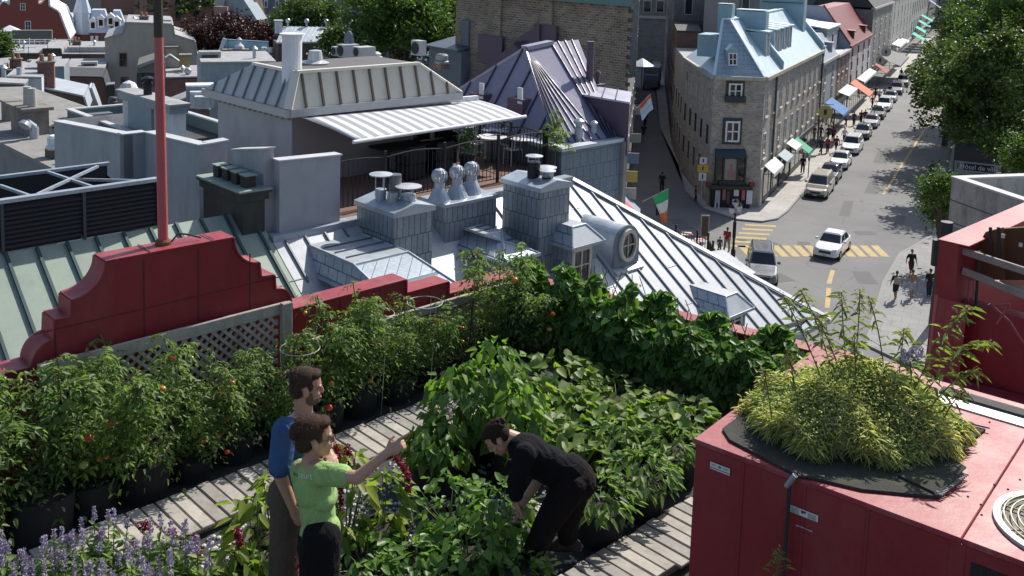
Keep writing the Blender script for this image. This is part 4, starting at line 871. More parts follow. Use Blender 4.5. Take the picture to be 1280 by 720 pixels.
pv=thing('roof_terrace','grey stone roof terrace with white railings and a small white hipped pavilion','terrace',(0,0,0)); pv.location=FRD.w(FRD.b(40,60,B_(40,118))); ORI[pv.name]=FRD.b(40,60,B_(40,118))
bx(pv,'stone_wall',15,38,65,49,B_(40,125),1,OLV); bx(pv,'floor_wall',-10,50,92,66,B_(40,118),1,M('grey_rail_mass',(.2,.19,.18),.9,.3))
for i in range(14):
    x=4+6.4*i; bx(pv,'rail_post',x,48+((i*7)%5),x+1.2,63,B_(40,117),.3,WHT)
bx(pv,'handrail',8,52,88,53.2,B_(40,117.5),.2,WHT)
for x in (30,46): 
    p=FRD.b(x,56,B_(40,117)); part(pv,'arch',MB().path([p+Vector((-1,0,-.6)),p+Vector((-.8,0,.0)),p+Vector((0,0,.35)),p+Vector((.8,0,.0)),p+Vector((1,0,-.6))],.06,5),WHT)
p=FRD.b(12,38,B_(12,130)); part(pv,'pavilion_wall',MB().box(p.x-.8,p.x+.8,p.y-.8,p.y+.8,p.z-1.6,p.z),WHT); part(pv,'pavilion_roof',MB().loft([p+Vector((-1.2,-1.2,0)),p+Vector((1.2,-1.2,0)),p+Vector((1.2,1.2,0)),p+Vector((-1.2,1.2,0))],[p+Vector((-.02,-.02,.7)),p+Vector((.02,-.02,.7)),p+Vector((.02,.02,.7)),p+Vector((-.02,.02,.7))]),WHITE)
RHB=M('red_house_wall',(.27,.075,.055),.9,.1)
t=prism('red_house','large dark red gable house with white roof edges and two small windows','house',[(-20,20),(-2,10),(4,2),(12,6),(13,-2),(48,-2),(48,5),(52,5),(60,-4),(61,8),(73,15),(86,49)],B_(45,150),14,RHB,WHITE,-9,[(25,4,32,13),(31,26,39,39)],th=.25)
# row of mansard houses with turret
b_=B_(125,165)
t=thing('mansard_row','white mansard roofed houses with dormers and a pointed turret beyond the red house','houses',FRD.b(125,50,b_))
def mans(x0,x1,yt,yr,ym,yb,b,wm):
    p=FRD.b(x0,ym,b);q=FRD.b(x1,ym,b);r=FRD.b(x0,yr,b); bt_=FRD.b(x0,yb,b)
    part(t,'wall',MB().box(p.x,q.x,b,b+6,bt_.z,p.z),wm)
    part(t,'mansard_roof',MB().loft([Vector(v) for v in ((p.x-.2,b-.3,p.z),(q.x+.2,b-.3,p.z),(q.x+.2,b+6,p.z),(p.x-.2,b+6,p.z))],[Vector(v) for v in ((p.x+.3,b+1.2,r.z),(q.x-.9,b+1.2,r.z),(q.x-.9,b+5,r.z),(p.x+.3,b+5,r.z))]),mat('pale_blue_roof',(.46,.53,.6),.5,.1,.1))
mans(78,96,10,18,43,60,b_,BRK); mans(112,138,8,13,41,60,b_-.5,BRK); mans(139,157,8,14,37,52,b_+1,BRB)
for x,y in ((88,30),(116,30),(126,27),(138,25),(146,29)):
    p=FRD.b(x,y,b_-.6); o=part(t,'dormer',MB().box(p.x-.55,p.x+.55,p.y,p.y+2,p.z-1.0,p.z+.5).ext([(p.x-.75,p.y-.1,p.z+.5),(p.x+.75,p.y-.1,p.z+.5),(p.x,p.y-.1,p.z+1.2)],(0,2,0)),WHITE); part(t,'pane',MB().box(p.x-.3,p.x+.3,p.y-.03,p.y-.005,p.z-.7,p.z+.3),GL,parent=o)
p=FRD.b(103,43,b_-.4); q=FRD.b(103,-18,b_-.4); part(t,'turret_wall',MB().lathe((p.x,p.y+1.2,p.z-3),[(1.55,0),(1.55,3)],8),BRK); part(t,'turret_roof',MB().lathe((p.x,p.y+1.2,p.z),[(1.75,0),(1.35,3.4),(1.5,3.5),(.15,q.z-p.z)],8),mat('pale_blue_roof',(0,0,0)))
for x in (92,113,119,134,70): bx(t,'window_surround',x,45,x+4,58,b_-.9 if x<110 else b_-1.0,.25,WHITE)
# beige gable house
b_=B_(190,97)
t=prism('beige_house','large plain beige gable end with two brown windows behind the red pole','house',[(131,49),(155,42),(157,29),(215,31),(217,44),(243,52),(246,70)],b_,10,BEI,LGR,-9,[(149,66,159,83),(151,96,161,112),(192,67,197,74)],th=.15,wfm=M('brown_frame',(.12,.08,.06),.7,.1))
t=thing('yellow_chimney','pale yellow brick chimney standing against the beige gable right of the pole','chimney',FRD.b(214,70,b_-1)); bx(t,'stack',207,60,222,84,b_-1.5,1.2,M('yellow_brick',(.42,.36,.24),.9,.2)); bx(t,'cap',206,58.5,223,60.2,b_-1.6,1.4,CON)
# olive mansard house
b_=B_(210,78)
t=prism('olive_mansard_house','house with olive stone arched side wall, flat pale roof and red brick end','house',[(172,83),(205,72),(208,98),(250,98)],b_,6,OLV,None,-6)
bx(t,'brick_end',208,99,250,131,b_-.3,.29,BRK); part(t,'flat_roof',MB().ext([FRD.b(207,98,b_-.4),FRD.b(251,97,b_-.4),FRD.b(251,83,b_+6),FRD.b(207,84,b_+6)],(0,0,.12)),LGR)
part(t,'roof_edge',MB().bar(FRD.b(172,83,b_-.2),FRD.b(206,71,b_-.2),.3,.25),M('slate_edge',(.25,.27,.29),.5,.1))
for x in (176,182,189): p=FRD.b(x,99,b_-.05); part(t,'arched_window',MB().box(p.x-.3,p.x+.3,p.y-.02,p.y+.05,p.z-.6,p.z+.5),CHAR)
t=thing('tan_chimney','tan brick chimney tapering upward on the pale flat roof right of the pole','chimney',FRD.b(231,83,b_+3)); pp_=[FRD.b(x,y,b_+2.5) for x,y in ((224,84),(237,84),(239,70),(225,70))]; part(t,'stack',MB().ext(pp_,(0,1,0)),M('tan_brick',(.33,.24,.12),.9,.25)); bx(t,'cap',224,68.5,240,70,b_+2.4,1.2,CON)
t=thing('turbine_vent','silver turbine vent on the pale flat roof beside the tan chimney','roof vent',FRD.b(235,98,b_+1)); p=FRD.b(235,98,b_+.6); part(t,'base',MB().lathe(p,[(.3,-.4),(.16,.35)],12),GALV); part(t,'head',MB().ball(p+Vector((0,0,.6)),.3,12,8),GALV)
t=thing('gabled_dormer','white gabled dormer behind the red pole on the olive house roof','dormer',FRD.b(214,85,b_+5)); part(t,'front',MB().ext([FRD.b(x,y,b_+5) for x,y in ((203,86),(203,76),(213,70),(226,79),(226,86))],(0,2,0)),WHT); part(t,'roof',MB().bar(FRD.b(201,77,b_+4.9),FRD.b(213,69,b_+4.9),.6,.1).bar(FRD.b(213,69,b_+4.9),FRD.b(228,80,b_+4.9),.6,.1),M('slate_edge',(0,0,0)))
t=prism('pink_cupola_house','small pale rendered block with ribbed white dome left of the olive house','building',[(147,118),(168,117)],B_(158,84),2,WHT,None,-4); p=FRD.b(161,112,B_(161,84)); part(t,'dome',MB().lathe(p,[(.9,-.7),(.85,.1),(.5,.6),(.05,.8)],10),WHITE)
t=prism('chimney_stack_dark','black square chimney stack below the beige house window','chimney',[(133,107),(143,106)],B_(138,80),1,CHAR,M('slate_edge',(0,0,0)),-3); t['category']='chimney'
mush('dark mushroom cowl just left of the blue clad chimney',FRD.b(141,133,B_(141,64)),.8,CHAR)
# steel block, stepped white roof, blue roof
b_=B_(290,62); t=prism('steel_clad_block','blue grey steel clad roof block with pale coping behind the hip roofed house','building',[(251,79),(345,78)],b_,6,BLU,LGR,-5)
b_=B_(248,54); t=thing('stepped_skylight','pale stepped metal skylights beside the grey terrace house','skylight',FRD.b(250,135,b_))
for i,(x0,y0,x1,y1) in enumerate(((233,108,268,135),(238,116,262,135),(244,122,262,136))): bx(t,'step',x0,y0,x1,y1,b_-.5*i,1,[BLU,WHT,GALV][i]); bx(t,'coping',x0-.5,y0-1.2,x1,y0,b_-.5*i-.05,1.1,WHITE)
prism('brown_lean_to','brown boarded lean to with sloping grey roof left of the terrace house','lean-to',[(213,131),(235,122),(262,138)],B_(238,57),2,M('brown_board',(.12,.09,.075),.85,.2),LGR,-3)
b_=B_(305,86); t=thing('blue_roof_house','house with bright sky blue metal roof behind the steel clad block','house',FRD.b(305,76,b_))
part(t,'roof',MB().ext([FRD.b(x,y,b_) for x,y in ((271,78),(281,49),(336,52),(336,78))],(0,.3,0)).ext([FRD.b(281,49,b_),FRD.b(336,52,b_),FRD.b(336,52,b_)+Vector((0,5,-2)),FRD.b(281,49,b_)+Vector((0,5,-2))],(0,0,-.1)),SKB); part(t,'gable_wall',MB().ext([FRD.b(281,50,b_)+Vector((0,.3,0)),FRD.b(272,78,b_)+Vector((0,.3,0)),FRD.b(272,78,b_)+Vector((0,5,0))],(.2,0,0)),WHT)
part(t,'verge',MB().bar(FRD.b(270,79,b_-.1),FRD.b(281,48,b_-.1),.35,.3),mat('pale_sky_blue',(.5,.62,.7),.45,.1,.05))
t=thing('brick_chimney','broad grey brown brick chimney in front of the sky blue roof','chimney',FRD.b(295,76,b_-1)); bx(t,'stack',279,64,311,78,b_-1.2,1,brick('grey_brown_brick',(.2,.16,.12),(.15,.13,.11),(.25,.23,.2),.22,.075)); bx(t,'cap',278,62,312,64,b_-1.3,1.2,CON); p=FRD.b(299,61,b_-.8); part(t,'cowl',MB().lathe(p,[(.45,0),(.4,.25),(.1,.5),(.1,.75),(.25,.8),(.05,1.0)],12),WHT)
t=thing('white_twin_pot_chimney','white chimney with twin pots at the right end of the sky blue roof','chimney',FRD.b(332,76,b_-1)); bx(t,'stack',327,66,337,78,b_-1,.9,WHT); bx(t,'shelf',331,69,340,71,b_-1.05,1,WHT); p=FRD.b(330,66,b_-.6); part(t,'pot',MB().tube(p,p+Vector((0,0,.5)),.25,n=10),WHITE); part(t,'pot',MB().tube(p+Vector((.55,0,0)),p+Vector((.55,0,.45)),.25,n=10),WHITE)
b_=B_(378,84); t=thing('white_ridge_roof','pale metal gable roof with three ball finials and a white chimney among the trees','house',FRD.b(378,52,b_))
R0,R1,R2,R3=[FRD.b(x,y,b_+k) for x,y,k in ((345,53,0),(400,52,0),(412,34,2.4),(354,33,2.4))]
part(t,'roof',MB().ext([R0,R1,R2,R3],(0,0,-.12)),mat('pale_ribbed_roof',(.5,.55,.58),.45,.15,.1)); sm=MB()
for i in range(1,11): sm.seam(R0.lerp(R1,i/11),R3.lerp(R2,i/11),(0,-1,1),.05,.06)
part(t,'seam',sm,GALV); part(t,'wall',MB().box(R0.x+.2,R1.x,b_+.2,b_+4,R0.z-5,R0.z-.15),BRB); bx(t,'chimney',344.5,27,353,42,b_+1.5,.7,WHITE); bx(t,'chimney_cap',343.5,25.5,354,27,b_+1.4,.9,WHT)
for u in (.1,.5,.93): p=R3.lerp(R2,u); part(t,'finial',MB().tube(p,p+Vector((0,0,.3)),.08).ball(p+Vector((0,0,.5)),.22,10,6),GALV)
rv=random.Random(12)
for i,(x,y,Y_,k,l) in enumerate(((20,87,86,0,'on the pale roof of the dark fascia house'),(45,84,91,1,'on the flat grey roof beside the blue boxes'),(66,83,76,2,'behind the blue grey box'),(112,86,92,1,'on the flat roof above the red brick gable'),(96,62,112,0,'at the right end of the brown parapet house'),(118,61,112,2,'on the grey roof right of the brown parapet house'),(30,62,112,2,'on the roof terrace'),(180,32,100,0,'on the beige ridge left of the pole'),(205,33,100,1,'on the beige house ridge, right of the pole'),(168,33,101,2,'at the left end of the beige ridge'),(262,77,64,1,'at the left end of the steel clad block'),(318,77,64,2,'at the steel block right end'),(228,97,80,2,'on the olive house roof'),(150,58,100,2,'on the beige house shoulder'),(58,97,58,0,'beside the white gable wall'),(5,104,54,2,'on the teal wall at the left edge'))):
    p=VL.b(x,y,B_(x,Y_)); p.z-=.2
    if k==0: t=thing('brick_chimney','small brick chimney stack with clay pots '+l,'chimney',p); part(t,'stack',MB().box(p.x-.45,p.x+.45,p.y-.3,p.y+.3,p.z-.6,p.z+1.1),BRK); part(t,'cap',MB().box(p.x-.52,p.x+.52,p.y-.37,p.y+.37,p.z+1.1,p.z+1.2),CON); [part(t,'pot',MB().lathe((p.x+u,p.y,p.z+1.2),[(.14,0),(.11,.4)],10),M('clay_pot',(.35,.16,.09),.8,.2)) for u in (-.22,.22)]
    elif k==1: t=thing('roof_unit','grey boxy ventilation unit '+l,'ac unit',p); part(t,'case',MB().box(p.x-.7,p.x+.7,p.y-.5,p.y+.5,p.z,p.z+.9),LGR,bevel=.03); part(t,'louvre',MB().box(p.x-.5,p.x+.5,p.y-.53,p.y-.5,p.z+.2,p.z+.7),CHAR)
    else: t=thing('vent_pipe','metal vent pipe with cone cap '+l,'roof vent',p); part(t,'pipe',MB().tube(p,p+Vector((0,0,1.0)),.12,n=10),GALV); part(t,'cap',MB().lathe(p+Vector((0,0,1.05)),[(.24,0),(.04,.18)],12),GALV)
for i,(x,y,Y_,l) in enumerate(((36,82,90,'above the blue grey boxes'),(100,70,105,'on the long brown parapet house'),(176,40,100,'on the beige house beside the pole'),(60,74,92,'behind the small blue box'),(285,72,70,'near the broad grey brown chimney'),(16,98,60,'at the left edge by the teal wall'))):
    p=VL.b(x,y,B_(x,Y_)); t=thing('tv_aerial','thin dark television aerial '+l,'aerial',p); part(t,'mast',MB().tube(p-Vector((0,0,1)),p+Vector((0,0,1.8)),.025,n=5),IRON); part(t,'boom',MB().tube(p+Vector((-.7,0,1.6)),p+Vector((.7,0,1.7)),.018,n=4),IRON)
    for k in range(5): part(t,'element',MB().tube(p+Vector((-.6+.3*k,-.3,1.62+.02*k)),p+Vector((-.6+.3*k,.3,1.62+.02*k)),.012,n=4),IRON)
FRD=G
# roof gear on the hip roofed house
def AC(label,x0,y0,x1,y1,b,d=.6,dish=False):
    t=thing('condenser_unit',label,'ac unit',G.b((x0+x1)/2,y1,b)); bx(t,'case',x0,y0,x1,y1,b,d,mat('dull_white_case',(.45,.45,.44),.6,0,.1)); p=G.b((x0+x1)/2,(y0+y1)/2,b); r=(y1-y0)*.34/CF*p.length; part(t,'fan',MB().ext([(p.x+r*math.cos(i*.524),b-.02,p.z+r*math.sin(i*.524)) for i in range(12)],(0,.015,0)),BLK)
    return t
bq=bH1-.4
AC('white condenser box at the left of the roof gear above the cream roof',414,58,420,70,bq+1.4); AC('white condenser box beside the grey dish above the cream roof',421,55,430,72,bq+1.2); AC('largest white condenser box right of the grey dish',440,58,450,72,bq+1.0); AC('tall white ventilation panel near the right end of the roof top',514,50,524,70,bq+3.5,.3)
t=thing('satellite_dish','round grey satellite dish among the condenser boxes on the house roof','dish',G.b(435,58,bq+1.6)); p=G.b(435,52,bq+1.7); part(t,'dish',MB().ext([(p.x+.24*math.cos(i*.3927),p.y,p.z+.36*math.sin(i*.3927)) for i in range(16)],(.02,.06,0)),M('dish_grey',(.16,.18,.2),.6,.1)); part(t,'mast',MB().tube(p,p+Vector((0,0,-.8)),.03),GALV); part(t,'dark_box',MB().box(p.x-.2,p.x+.25,p.y-.2,p.y+.2,p.z-.95,p.z-.4),CHAR)
q=G.b(469,73,bq+2.2); t=thing('turtle_vent','low white rounded fan housing on the terrace house roof','roof vent',q); part(t,'hood',MB().lathe(q,[(.24,0),(.24,.06),(.16,.06),(.2,.16),(.1,.22),(.02,.23)],14),WHT)
q=G.b(552,86,bH1+1.2); mush('weathered cowl vent between the cream roof and the grey shed',q,.55,M('dish_grey',(0,0,0)))
# ================= STREET =================
def SP(x,y,z=0): return S.z(x,y,z)
structure('ground',MB().poly([(-1500,-300,-.02),(1500,-300,-.02),(1500,3000,-.02),(-1500,3000,-.02)]),mat('town_ground',(.13,.13,.125),.95,0,.25,.05,2),fr=N0)
ASP=nt('asphalt'); m,t,bs,o=ASP; co=nn(t,'ShaderNodeTexCoord').outputs['Object']
c=rampf(t,noise_(t,co,.12,6,.6),[(.3,(.13,.13,.133)),(.7,(.195,.193,.19))]); c=mixc(t,.5,c,mixc(t,1,c,rampf(t,noise_(t,co,40,3),[(.3,(.75,)*3),(.7,(1.2,)*3)]),'MULTIPLY'))
vo=nn(t,'ShaderNodeTexVoronoi',feature='DISTANCE_TO_EDGE'); vo.inputs['Scale'].default_value=.13; wv=nn(t,'ShaderNodeVectorMath',operation='ADD'); nz=nn(t,'ShaderNodeTexNoise'); nz.inputs['Scale'].default_value=.5; t.links.new(co,nz.inputs['Vector'])
sc_=nn(t,'ShaderNodeVectorMath',operation='SCALE'); sc_.inputs['Scale'].default_value=2.5; t.links.new(nz.outputs['Color'],sc_.inputs[0]); t.links.new(co,wv.inputs[0]); t.links.new(sc_.outputs[0],wv.inputs[1]); t.links.new(wv.outputs[0],vo.inputs['Vector'])
c=mixc(t,rampf(t,vo.outputs['Distance'],[(.0,(.8,.8,.8)),(.008,(0,0,0))]),c,(.10,.10,.10)); t.links.new(c,bs.inputs['Base Color']); bs.inputs['Roughness'].default_value=.85
ASP=m
KC=[(-.6,-4.7),(1.2,-4.3),(2.1,-2.8),(2.35,0)]
road=[(2.3,220),(2.35,0),(2.1,-2.8),(1.2,-4.3),(-.6,-4.7),(-3.6,-2.9),(-6.6,2.1),(-16.2,29.5),(-28.1,65.9),(-60,160),(-66,156),(-33,62),(-20,27),(-14,10),(-9,-6),(-8,-60),(30,-60),(30,-40),(11.2,-26),(11,-14.7),(11.4,-7.5),(13.2,-1.2),(13.4,220)]
structure('road',MB().poly([(x,y,0.0) for x,y in road]),ASP,fr=S)
PAV=brick('pavement_slabs',(.42,.40,.375),(.37,.355,.335),(.26,.25,.24),1.5,1.5,.02,.85,0,.2,None,.12)
def slabm(name,c,c2,sz):
    m,t,bs,o=nt(name); co=nn(t,'ShaderNodeTexCoord').outputs['Object']; b=nn(t,'ShaderNodeTexBrick'); t.links.new(co,b.inputs['Vector']); b.inputs['Scale'].default_value=1; b.inputs['Brick Width'].default_value=sz; b.inputs['Row Height'].default_value=sz; b.inputs['Mortar Size'].default_value=.015
    for k,x in (('Color1',c),('Color2',c2),('Mortar',sc3(c,.6))): b.inputs[k].default_value=(*x,1)
    cc=mixc(t,1,b.outputs[0],rampf(t,noise_(t,co,.5,7,.7),[(.3,(.8,)*3),(.7,(1.12,)*3)]),'MULTIPLY'); t.links.new(cc,bs.inputs['Base Color']); bs.inputs['Roughness'].default_value=.85; return m
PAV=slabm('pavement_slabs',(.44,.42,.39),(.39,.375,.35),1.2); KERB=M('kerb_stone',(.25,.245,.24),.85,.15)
pavL=[(0,220),(-1,220),(-1,0),(-4.4,0),(-8.5,8),(-18,31),(-30,67),(-62,161),(-60,160),(-28.1,65.9),(-16.2,29.5),(-6.6,2.1),(-3.6,-2.9),(-.6,-4.7),(1.2,-4.3),(2.1,-2.8),(2.35,0),(2.3,220)]
structure('pavement',MB().ext([(x,y,.004) for x,y in pavL],(0,0,.12)),PAV,fr=S)
pavR=[(30,-40),(11.2,-26),(11,-14.7),(11.4,-7.5),(13.2,-1.2),(13.4,220),(60,220),(60,-40)]
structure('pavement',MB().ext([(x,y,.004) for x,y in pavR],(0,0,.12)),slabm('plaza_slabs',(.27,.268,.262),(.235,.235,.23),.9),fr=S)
km=MB()
for L_ in ([(-28.1,65.9),(-16.2,29.5),(-6.6,2.1),(-3.6,-2.9),(-.6,-4.7),(1.2,-4.3),(2.1,-2.8),(2.35,0),(2.3,220)],[(11.2,-26),(11,-14.7),(11.4,-7.5),(13.2,-1.2),(13.4,220)]):
    for (x0,y0),(x1,y1) in zip(L_[:-1],L_[1:]): km.bar((x0,y0,.065),(x1,y1,.065),.16,.135)
structure('kerb',km,KERB,fr=S)
pl=[(-9,-6),(-8,-60),(11,-60),(6,-24),(3.4,-16),(.8,-13.4),(-2.2,-13.2),(-5,-12)]
structure('pavement',MB().ext([(x,y,.004) for x,y in [(-9,-40),(3.2,-40),(2.6,-16.5),(1.0,-13.0),(-.6,-12.2),(-8.6,-11)]],(0,0,.12)),PAV,fr=S)
YEL=mat('worn_yellow_paint',(.46,.34,.13),.8,0,.22,2,8,.05,(.27,.24,.18),1.3); 
yl=MB()
def flat(mb,P,z=.006): mb.ext([(p[0],p[1],z) for p in P],(0,0,.004))
p0,p1=SP(1104,243),SP(1192,105)
def stripe(mb,p,q,w): d=(q-p).normalized(); n=Vector((-d.y,d.x,0))*w/2; flat(mb,[p-n,q-n,q+n,p+n])
stripe(yl,p0,p1,.22)
for a,b in (((1041,338),(1036,355)),((1036,360),(1034,385)),((1034,390),(1036,402))): stripe(yl,SP(*a),SP(*b),.28)
structure('road_line',yl,YEL,fr=S)
cw=MB(); 
for i in range(6):     # bars across the side street
    y=i/6; p=SP(931-4.4*i*.9,281+5.2*i); q=SP(970-5*i*.8,283+5.2*i); stripe(cw,p,q,.5)
for i in range(13):
    x=921+13.5*i*1.01; 
    if x>1125: break
    p=SP(x+12,307-.05*i); q=SP(x+27,321-.05*i); stripe(cw,SP(941+13.9*(i-1)-1,307),SP(941+13.9*(i-1)+13,321),.55)
structure('road_marking',cw,YEL,fr=S)
pm=MB(); rp_=random.Random(4)
for (x,y,w_,l_,rz_) in ((5.2,-9,.9,2.4,.2),(8.6,-3,1.6,1.1,.5),(6.4,4,.8,5.5,.05),(9.8,-14,1.2,2.6,.3),(7.5,14,1.1,7,.02),(5,-17,1.4,1.6,.8),(10.6,1,.7,6,.0),(6.8,28,1.3,6,.03),(3.2,-9.5,.6,3.5,.9),(-4,-8,1.2,3,.6),(9.3,40,1,8,0)):
    c_,s_=math.cos(rz_),math.sin(rz_); flat(pm,[Vector((x+u*c_-v*s_,y+u*s_+v*c_,0)) for u,v in ((-w_/2,-l_/2),(w_/2,-l_/2+.1),(w_/2*.9,l_/2),(-w_/2,l_/2-.15))],.003)
structure('road_patch',pm,mat('asphalt_patch',(.125,.125,.127),.9,0,.25,1.5,30,.2),fr=S)
mh=MB()
for x,y in ((7.2,-6.8),(5.6,9),(8.2,22),(1.0,-9.8)): mh.lathe((x,y,.004),[(.36,0),(.36,.008),(.1,.01)],20)
structure('manhole_covers',mh,mat('cast_iron',(.06,.058,.055),.6,.3,.3,8),fr=S)
STN=brick('grey_rubble_stone',(.44,.385,.32),(.28,.245,.21),(.46,.42,.37),.42,.19,.02,.9,0,.8,None,.3)
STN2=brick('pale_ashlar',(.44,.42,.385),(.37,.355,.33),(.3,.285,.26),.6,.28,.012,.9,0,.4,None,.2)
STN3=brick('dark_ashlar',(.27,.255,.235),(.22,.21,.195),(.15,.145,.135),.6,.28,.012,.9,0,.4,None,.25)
GREY=M('grey_render',(.36,.36,.37),.9,.1); DTRIM=mat('dark_green_trim',(.02,.035,.035),.5,0,.15); STRIM=M('pale_stone_trim',(.45,.43,.40),.9,.1)
# ---- corner building ----
zc=10.53; cor=Vector((0,0,0)); P1=S.I@Vector((16.15,77.95,0)); sx=S.b(1028,76,0); 
Lc=S.a(1027,78,0).y; P2=S.I@Vector((16.3,92,0)); 
foot=[Vector((0,0,0)),Vector((0,Lc,0)),Vector((-9,Lc,0)),P2,P1]
cb=thing('corner_stone_building','rough stone corner building with pale blue metal roof where the alley meets the street','building',(-3,6,0),S)
part(cb,'wall',MB().ext([p+Vector((0,0,0)) for p in foot],(0,0,zc)),STN)
fl=Vector((0,0,0)); fdir=(P1-fl).normalized(); nfa=Vector((fdir.y,-fdir.x,0)); nfa=nfa if nfa.y<0 else -nfa
def FP(x,y,off=0):            # point on the narrow corner face
    return S.hit(x,y,nfa*off,nfa)
def fbox(mb,x0,y0,x1,y1,o0,o1):
    A=[FP(x0,y0),FP(x1,y0),FP(x1,y1),FP(x0,y1)]
    za=A[0].z; zb=A[3].z; a=Vector((A[0].x,A[0].y,0)); b=Vector((A[1].x,A[1].y,0))
    mb.loft([a+nfa*o0+Vector((0,0,zb)),b+nfa*o0+Vector((0,0,zb)),b+nfa*o1+Vector((0,0,zb)),a+nfa*o1+Vector((0,0,zb))],[a+nfa*o0+Vector((0,0,za)),b+nfa*o0+Vector((0,0,za)),b+nfa*o1+Vector((0,0,za)),a+nfa*o1+Vector((0,0,za))]); return mb
def facewin(x0,y0,x1,y1,nx=2,ny=2,sur=None):
    s_=fbox(MB(),*sur,.0,.10) if sur else None
    o=part(cb,'window_surround',s_,DTRIM) if sur else None
    f=MB(); w_=x1-x0; h_=y1-y0
    for a,b,c,d in ((0,.12,0,1),(.88,1,0,1),(.12,.88,0,.09),(.12,.88,.91,1),(.45,.55,.09,.91),(.12,.45,.47,.53),(.55,.88,.47,.53)): fbox(f,x0+w_*a,y0+h_*c,x0+w_*b,y0+h_*d,.1,.17)
    w_o=part(cb,'window',f,WHITE,parent=o); g=fbox(MB(),x0+w_*.05,y0+h_*.05,x1-w_*.05,y1-h_*.05,.08,.125); part(cb,'pane',g,GL,parent=w_o if not o else o)
facewin(911,104,928,123,sur=(908,101,931,126)); facewin(907,151,925,177,sur=(904,147,928,180))
part(cb,'flower_box',fbox(MB(),906,119,931,127,.1,.5),DTRIM)
bw_=thing('bay_shop_window','dark green hooded bay shop window with poster on the narrow stone corner','shop window',FP(911,225),S)
part(bw_,'frame',fbox(fbox(fbox(fbox(MB(),894,194,897,228,.02,.55),930,194,932,228,.02,.55),897,224,930,229,.02,.55),903,194,905,224,.3,.55).add(*(lambda b:(b.V,b.F))(fbox(MB(),920,194,922,224,.3,.55))),DTRIM)
part(bw_,'pane',fbox(MB(),897,194,930,224,.1,.4),GL)
part(bw_,'poster',fbox(MB(),905,197,920,223,.41,.44),M('faded_poster',(.33,.29,.27),.6,.4)); part(bw_,'poster_figure',fbox(fbox(MB(),911,203,915,212,.445,.455),908,212,918,222,.445,.452),M('poster_figure',(.30,.17,.14),.6,.3))
hA=[FP(x,y,.0) for x,y in ((894,186),(931,186),(931,193),(894,193))]
part(bw_,'hood',MB().loft([hA[0],hA[1],hA[2],hA[3]],[hA[0]+nfa*.3+Vector((0,0,-.1)),hA[1]+nfa*.3+Vector((0,0,-.1)),hA[2]+nfa*.75+Vector((.1,0,-.1)),hA[3]+nfa*.75+Vector((-.1,0,-.1))]),mat('dark_teal_hood',(.03,.055,.07),.5,0,.15))
rk_=thing('souvenir_rack','dark souvenir rack hung with shirts under the bay shop window','display',FP(910,255),S)
part(rk_,'stall',fbox(MB(),888,232,936,257,.1,.7),mat('dark_stall',(.02,.018,.02),.8,0,.3)); part(rk_,'ledge',fbox(MB(),884,229,938,233,.05,.9),M('ledge_planting',(.06,.05,.04),.9,.5))
for i,(x0,y0,x1,y1,c) in enumerate(((892,235,898,250,(.4,.4,.42)),(901,233,905,247,(.25,.15,.12)),(915,234,921,242,(.6,.6,.62)),(913,246,920,254,(.5,.52,.6)),(925,233,929,247,(.45,.12,.12)),(931,235,938,252,(.62,.64,.72)),(906,236,910,252,(.12,.06,.06)))): part(rk_,'shirt',fbox(MB(),x0,y0,x1,y1,.71,.8),M('shirt_cloth',c,.9,.15) if False else mat('shirt_cloth_%d'%i,c,.9,0,.2,4))
part(rk_,'mannequin',fbox(MB(),891,250,893,262,.75,.85).add(*(lambda b:(b.V,b.F))(fbox(MB(),895,250,897,262,.75,.85))),WHT)
for x in (884,938): part(rk_,'flower_pot',fbox(MB(),x-3,226,x+3,231,.4,.8),M('red_flowers',(.2,.05,.06),.9,.6))
# street front windows of the corner building
def srow(root,ys,z0,ht,wd,fm=None,sill=True,x=0.0,gm=None,label=None):
    for y in ys:
        o=win(root,'a',(x,y),wd,ht,z0,2,3,1,fm=fm or WHITE,fw=.09,gm=gm); part(root,'sill',MB().box(x,x+.14,y-wd/2-.12,y+wd/2+.12,z0-.14,z0-.002),STRIM,parent=o)
n=10; ys=[1.1+(Lc-2.2)*i/(n-1) for i in range(n)]
srow(cb,ys,7.35,2.0,.95,M('weathered_white',(.5,.5,.5),.7,.1)); srow(cb,ys,3.9,2.1,.95,M('weathered_white',(0,0,0)))
part(cb,'downpipe',MB().tube((.12,4.2,.2),(.12,4.2,zc-.2),.09,n=8),M('dark_pipe',(.06,.07,.07),.6,.2)); part(cb,'downpipe',MB().tube((.12,Lc-.1,.2),(.12,Lc-.1,zc-.2),.09,n=8),M('dark_pipe',(0,0,0)))
ev=MB()
for p,q in ((foot[1],foot[0]),(foot[0],foot[4]),(foot[4],foot[3])): ev.bar(p+Vector((0,0,zc+.02)),q+Vector((0,0,zc+.02)),.55,.28)
part(cb,'cornice',ev,M('dirty_cream_gutter',(.42,.40,.34),.7,.15,(.2,.19,.16)))
SHB=brick('pale_blue_shingle_roof',(.33,.415,.455),(.36,.45,.49),(.18,.26,.31),.4,.34,.02,.5,.15,.5,(.22,.26,.26),.15); SKR=mat('pale_blue_roof_sheet',(.50,.60,.645),.45,.1,.08,.8,20,.05,(.42,.55,.6),1.5)
def S_on(x,y,xx): return S.a(x,y,xx)
A_=S.hit(914,24,(0,2.6,0),(0,1,0)); zr=A_.z; A2=S.hit(905,24,(0,2.6,0),(0,1,0)); ridge0=Vector((A_.x,A_.y,zr)); ridgeL=Vector((A_.x-.7,A_.y,zr)); ridge1=Vector((A_.x,Lc,zr)); ridge1L=Vector((A_.x-.7,Lc,zr))
zz=Vector((0,0,zc+.16))
part(cb,'roof_front',MB().poly([foot[0]+zz,foot[4]+zz,ridgeL,ridge0]),SHB)
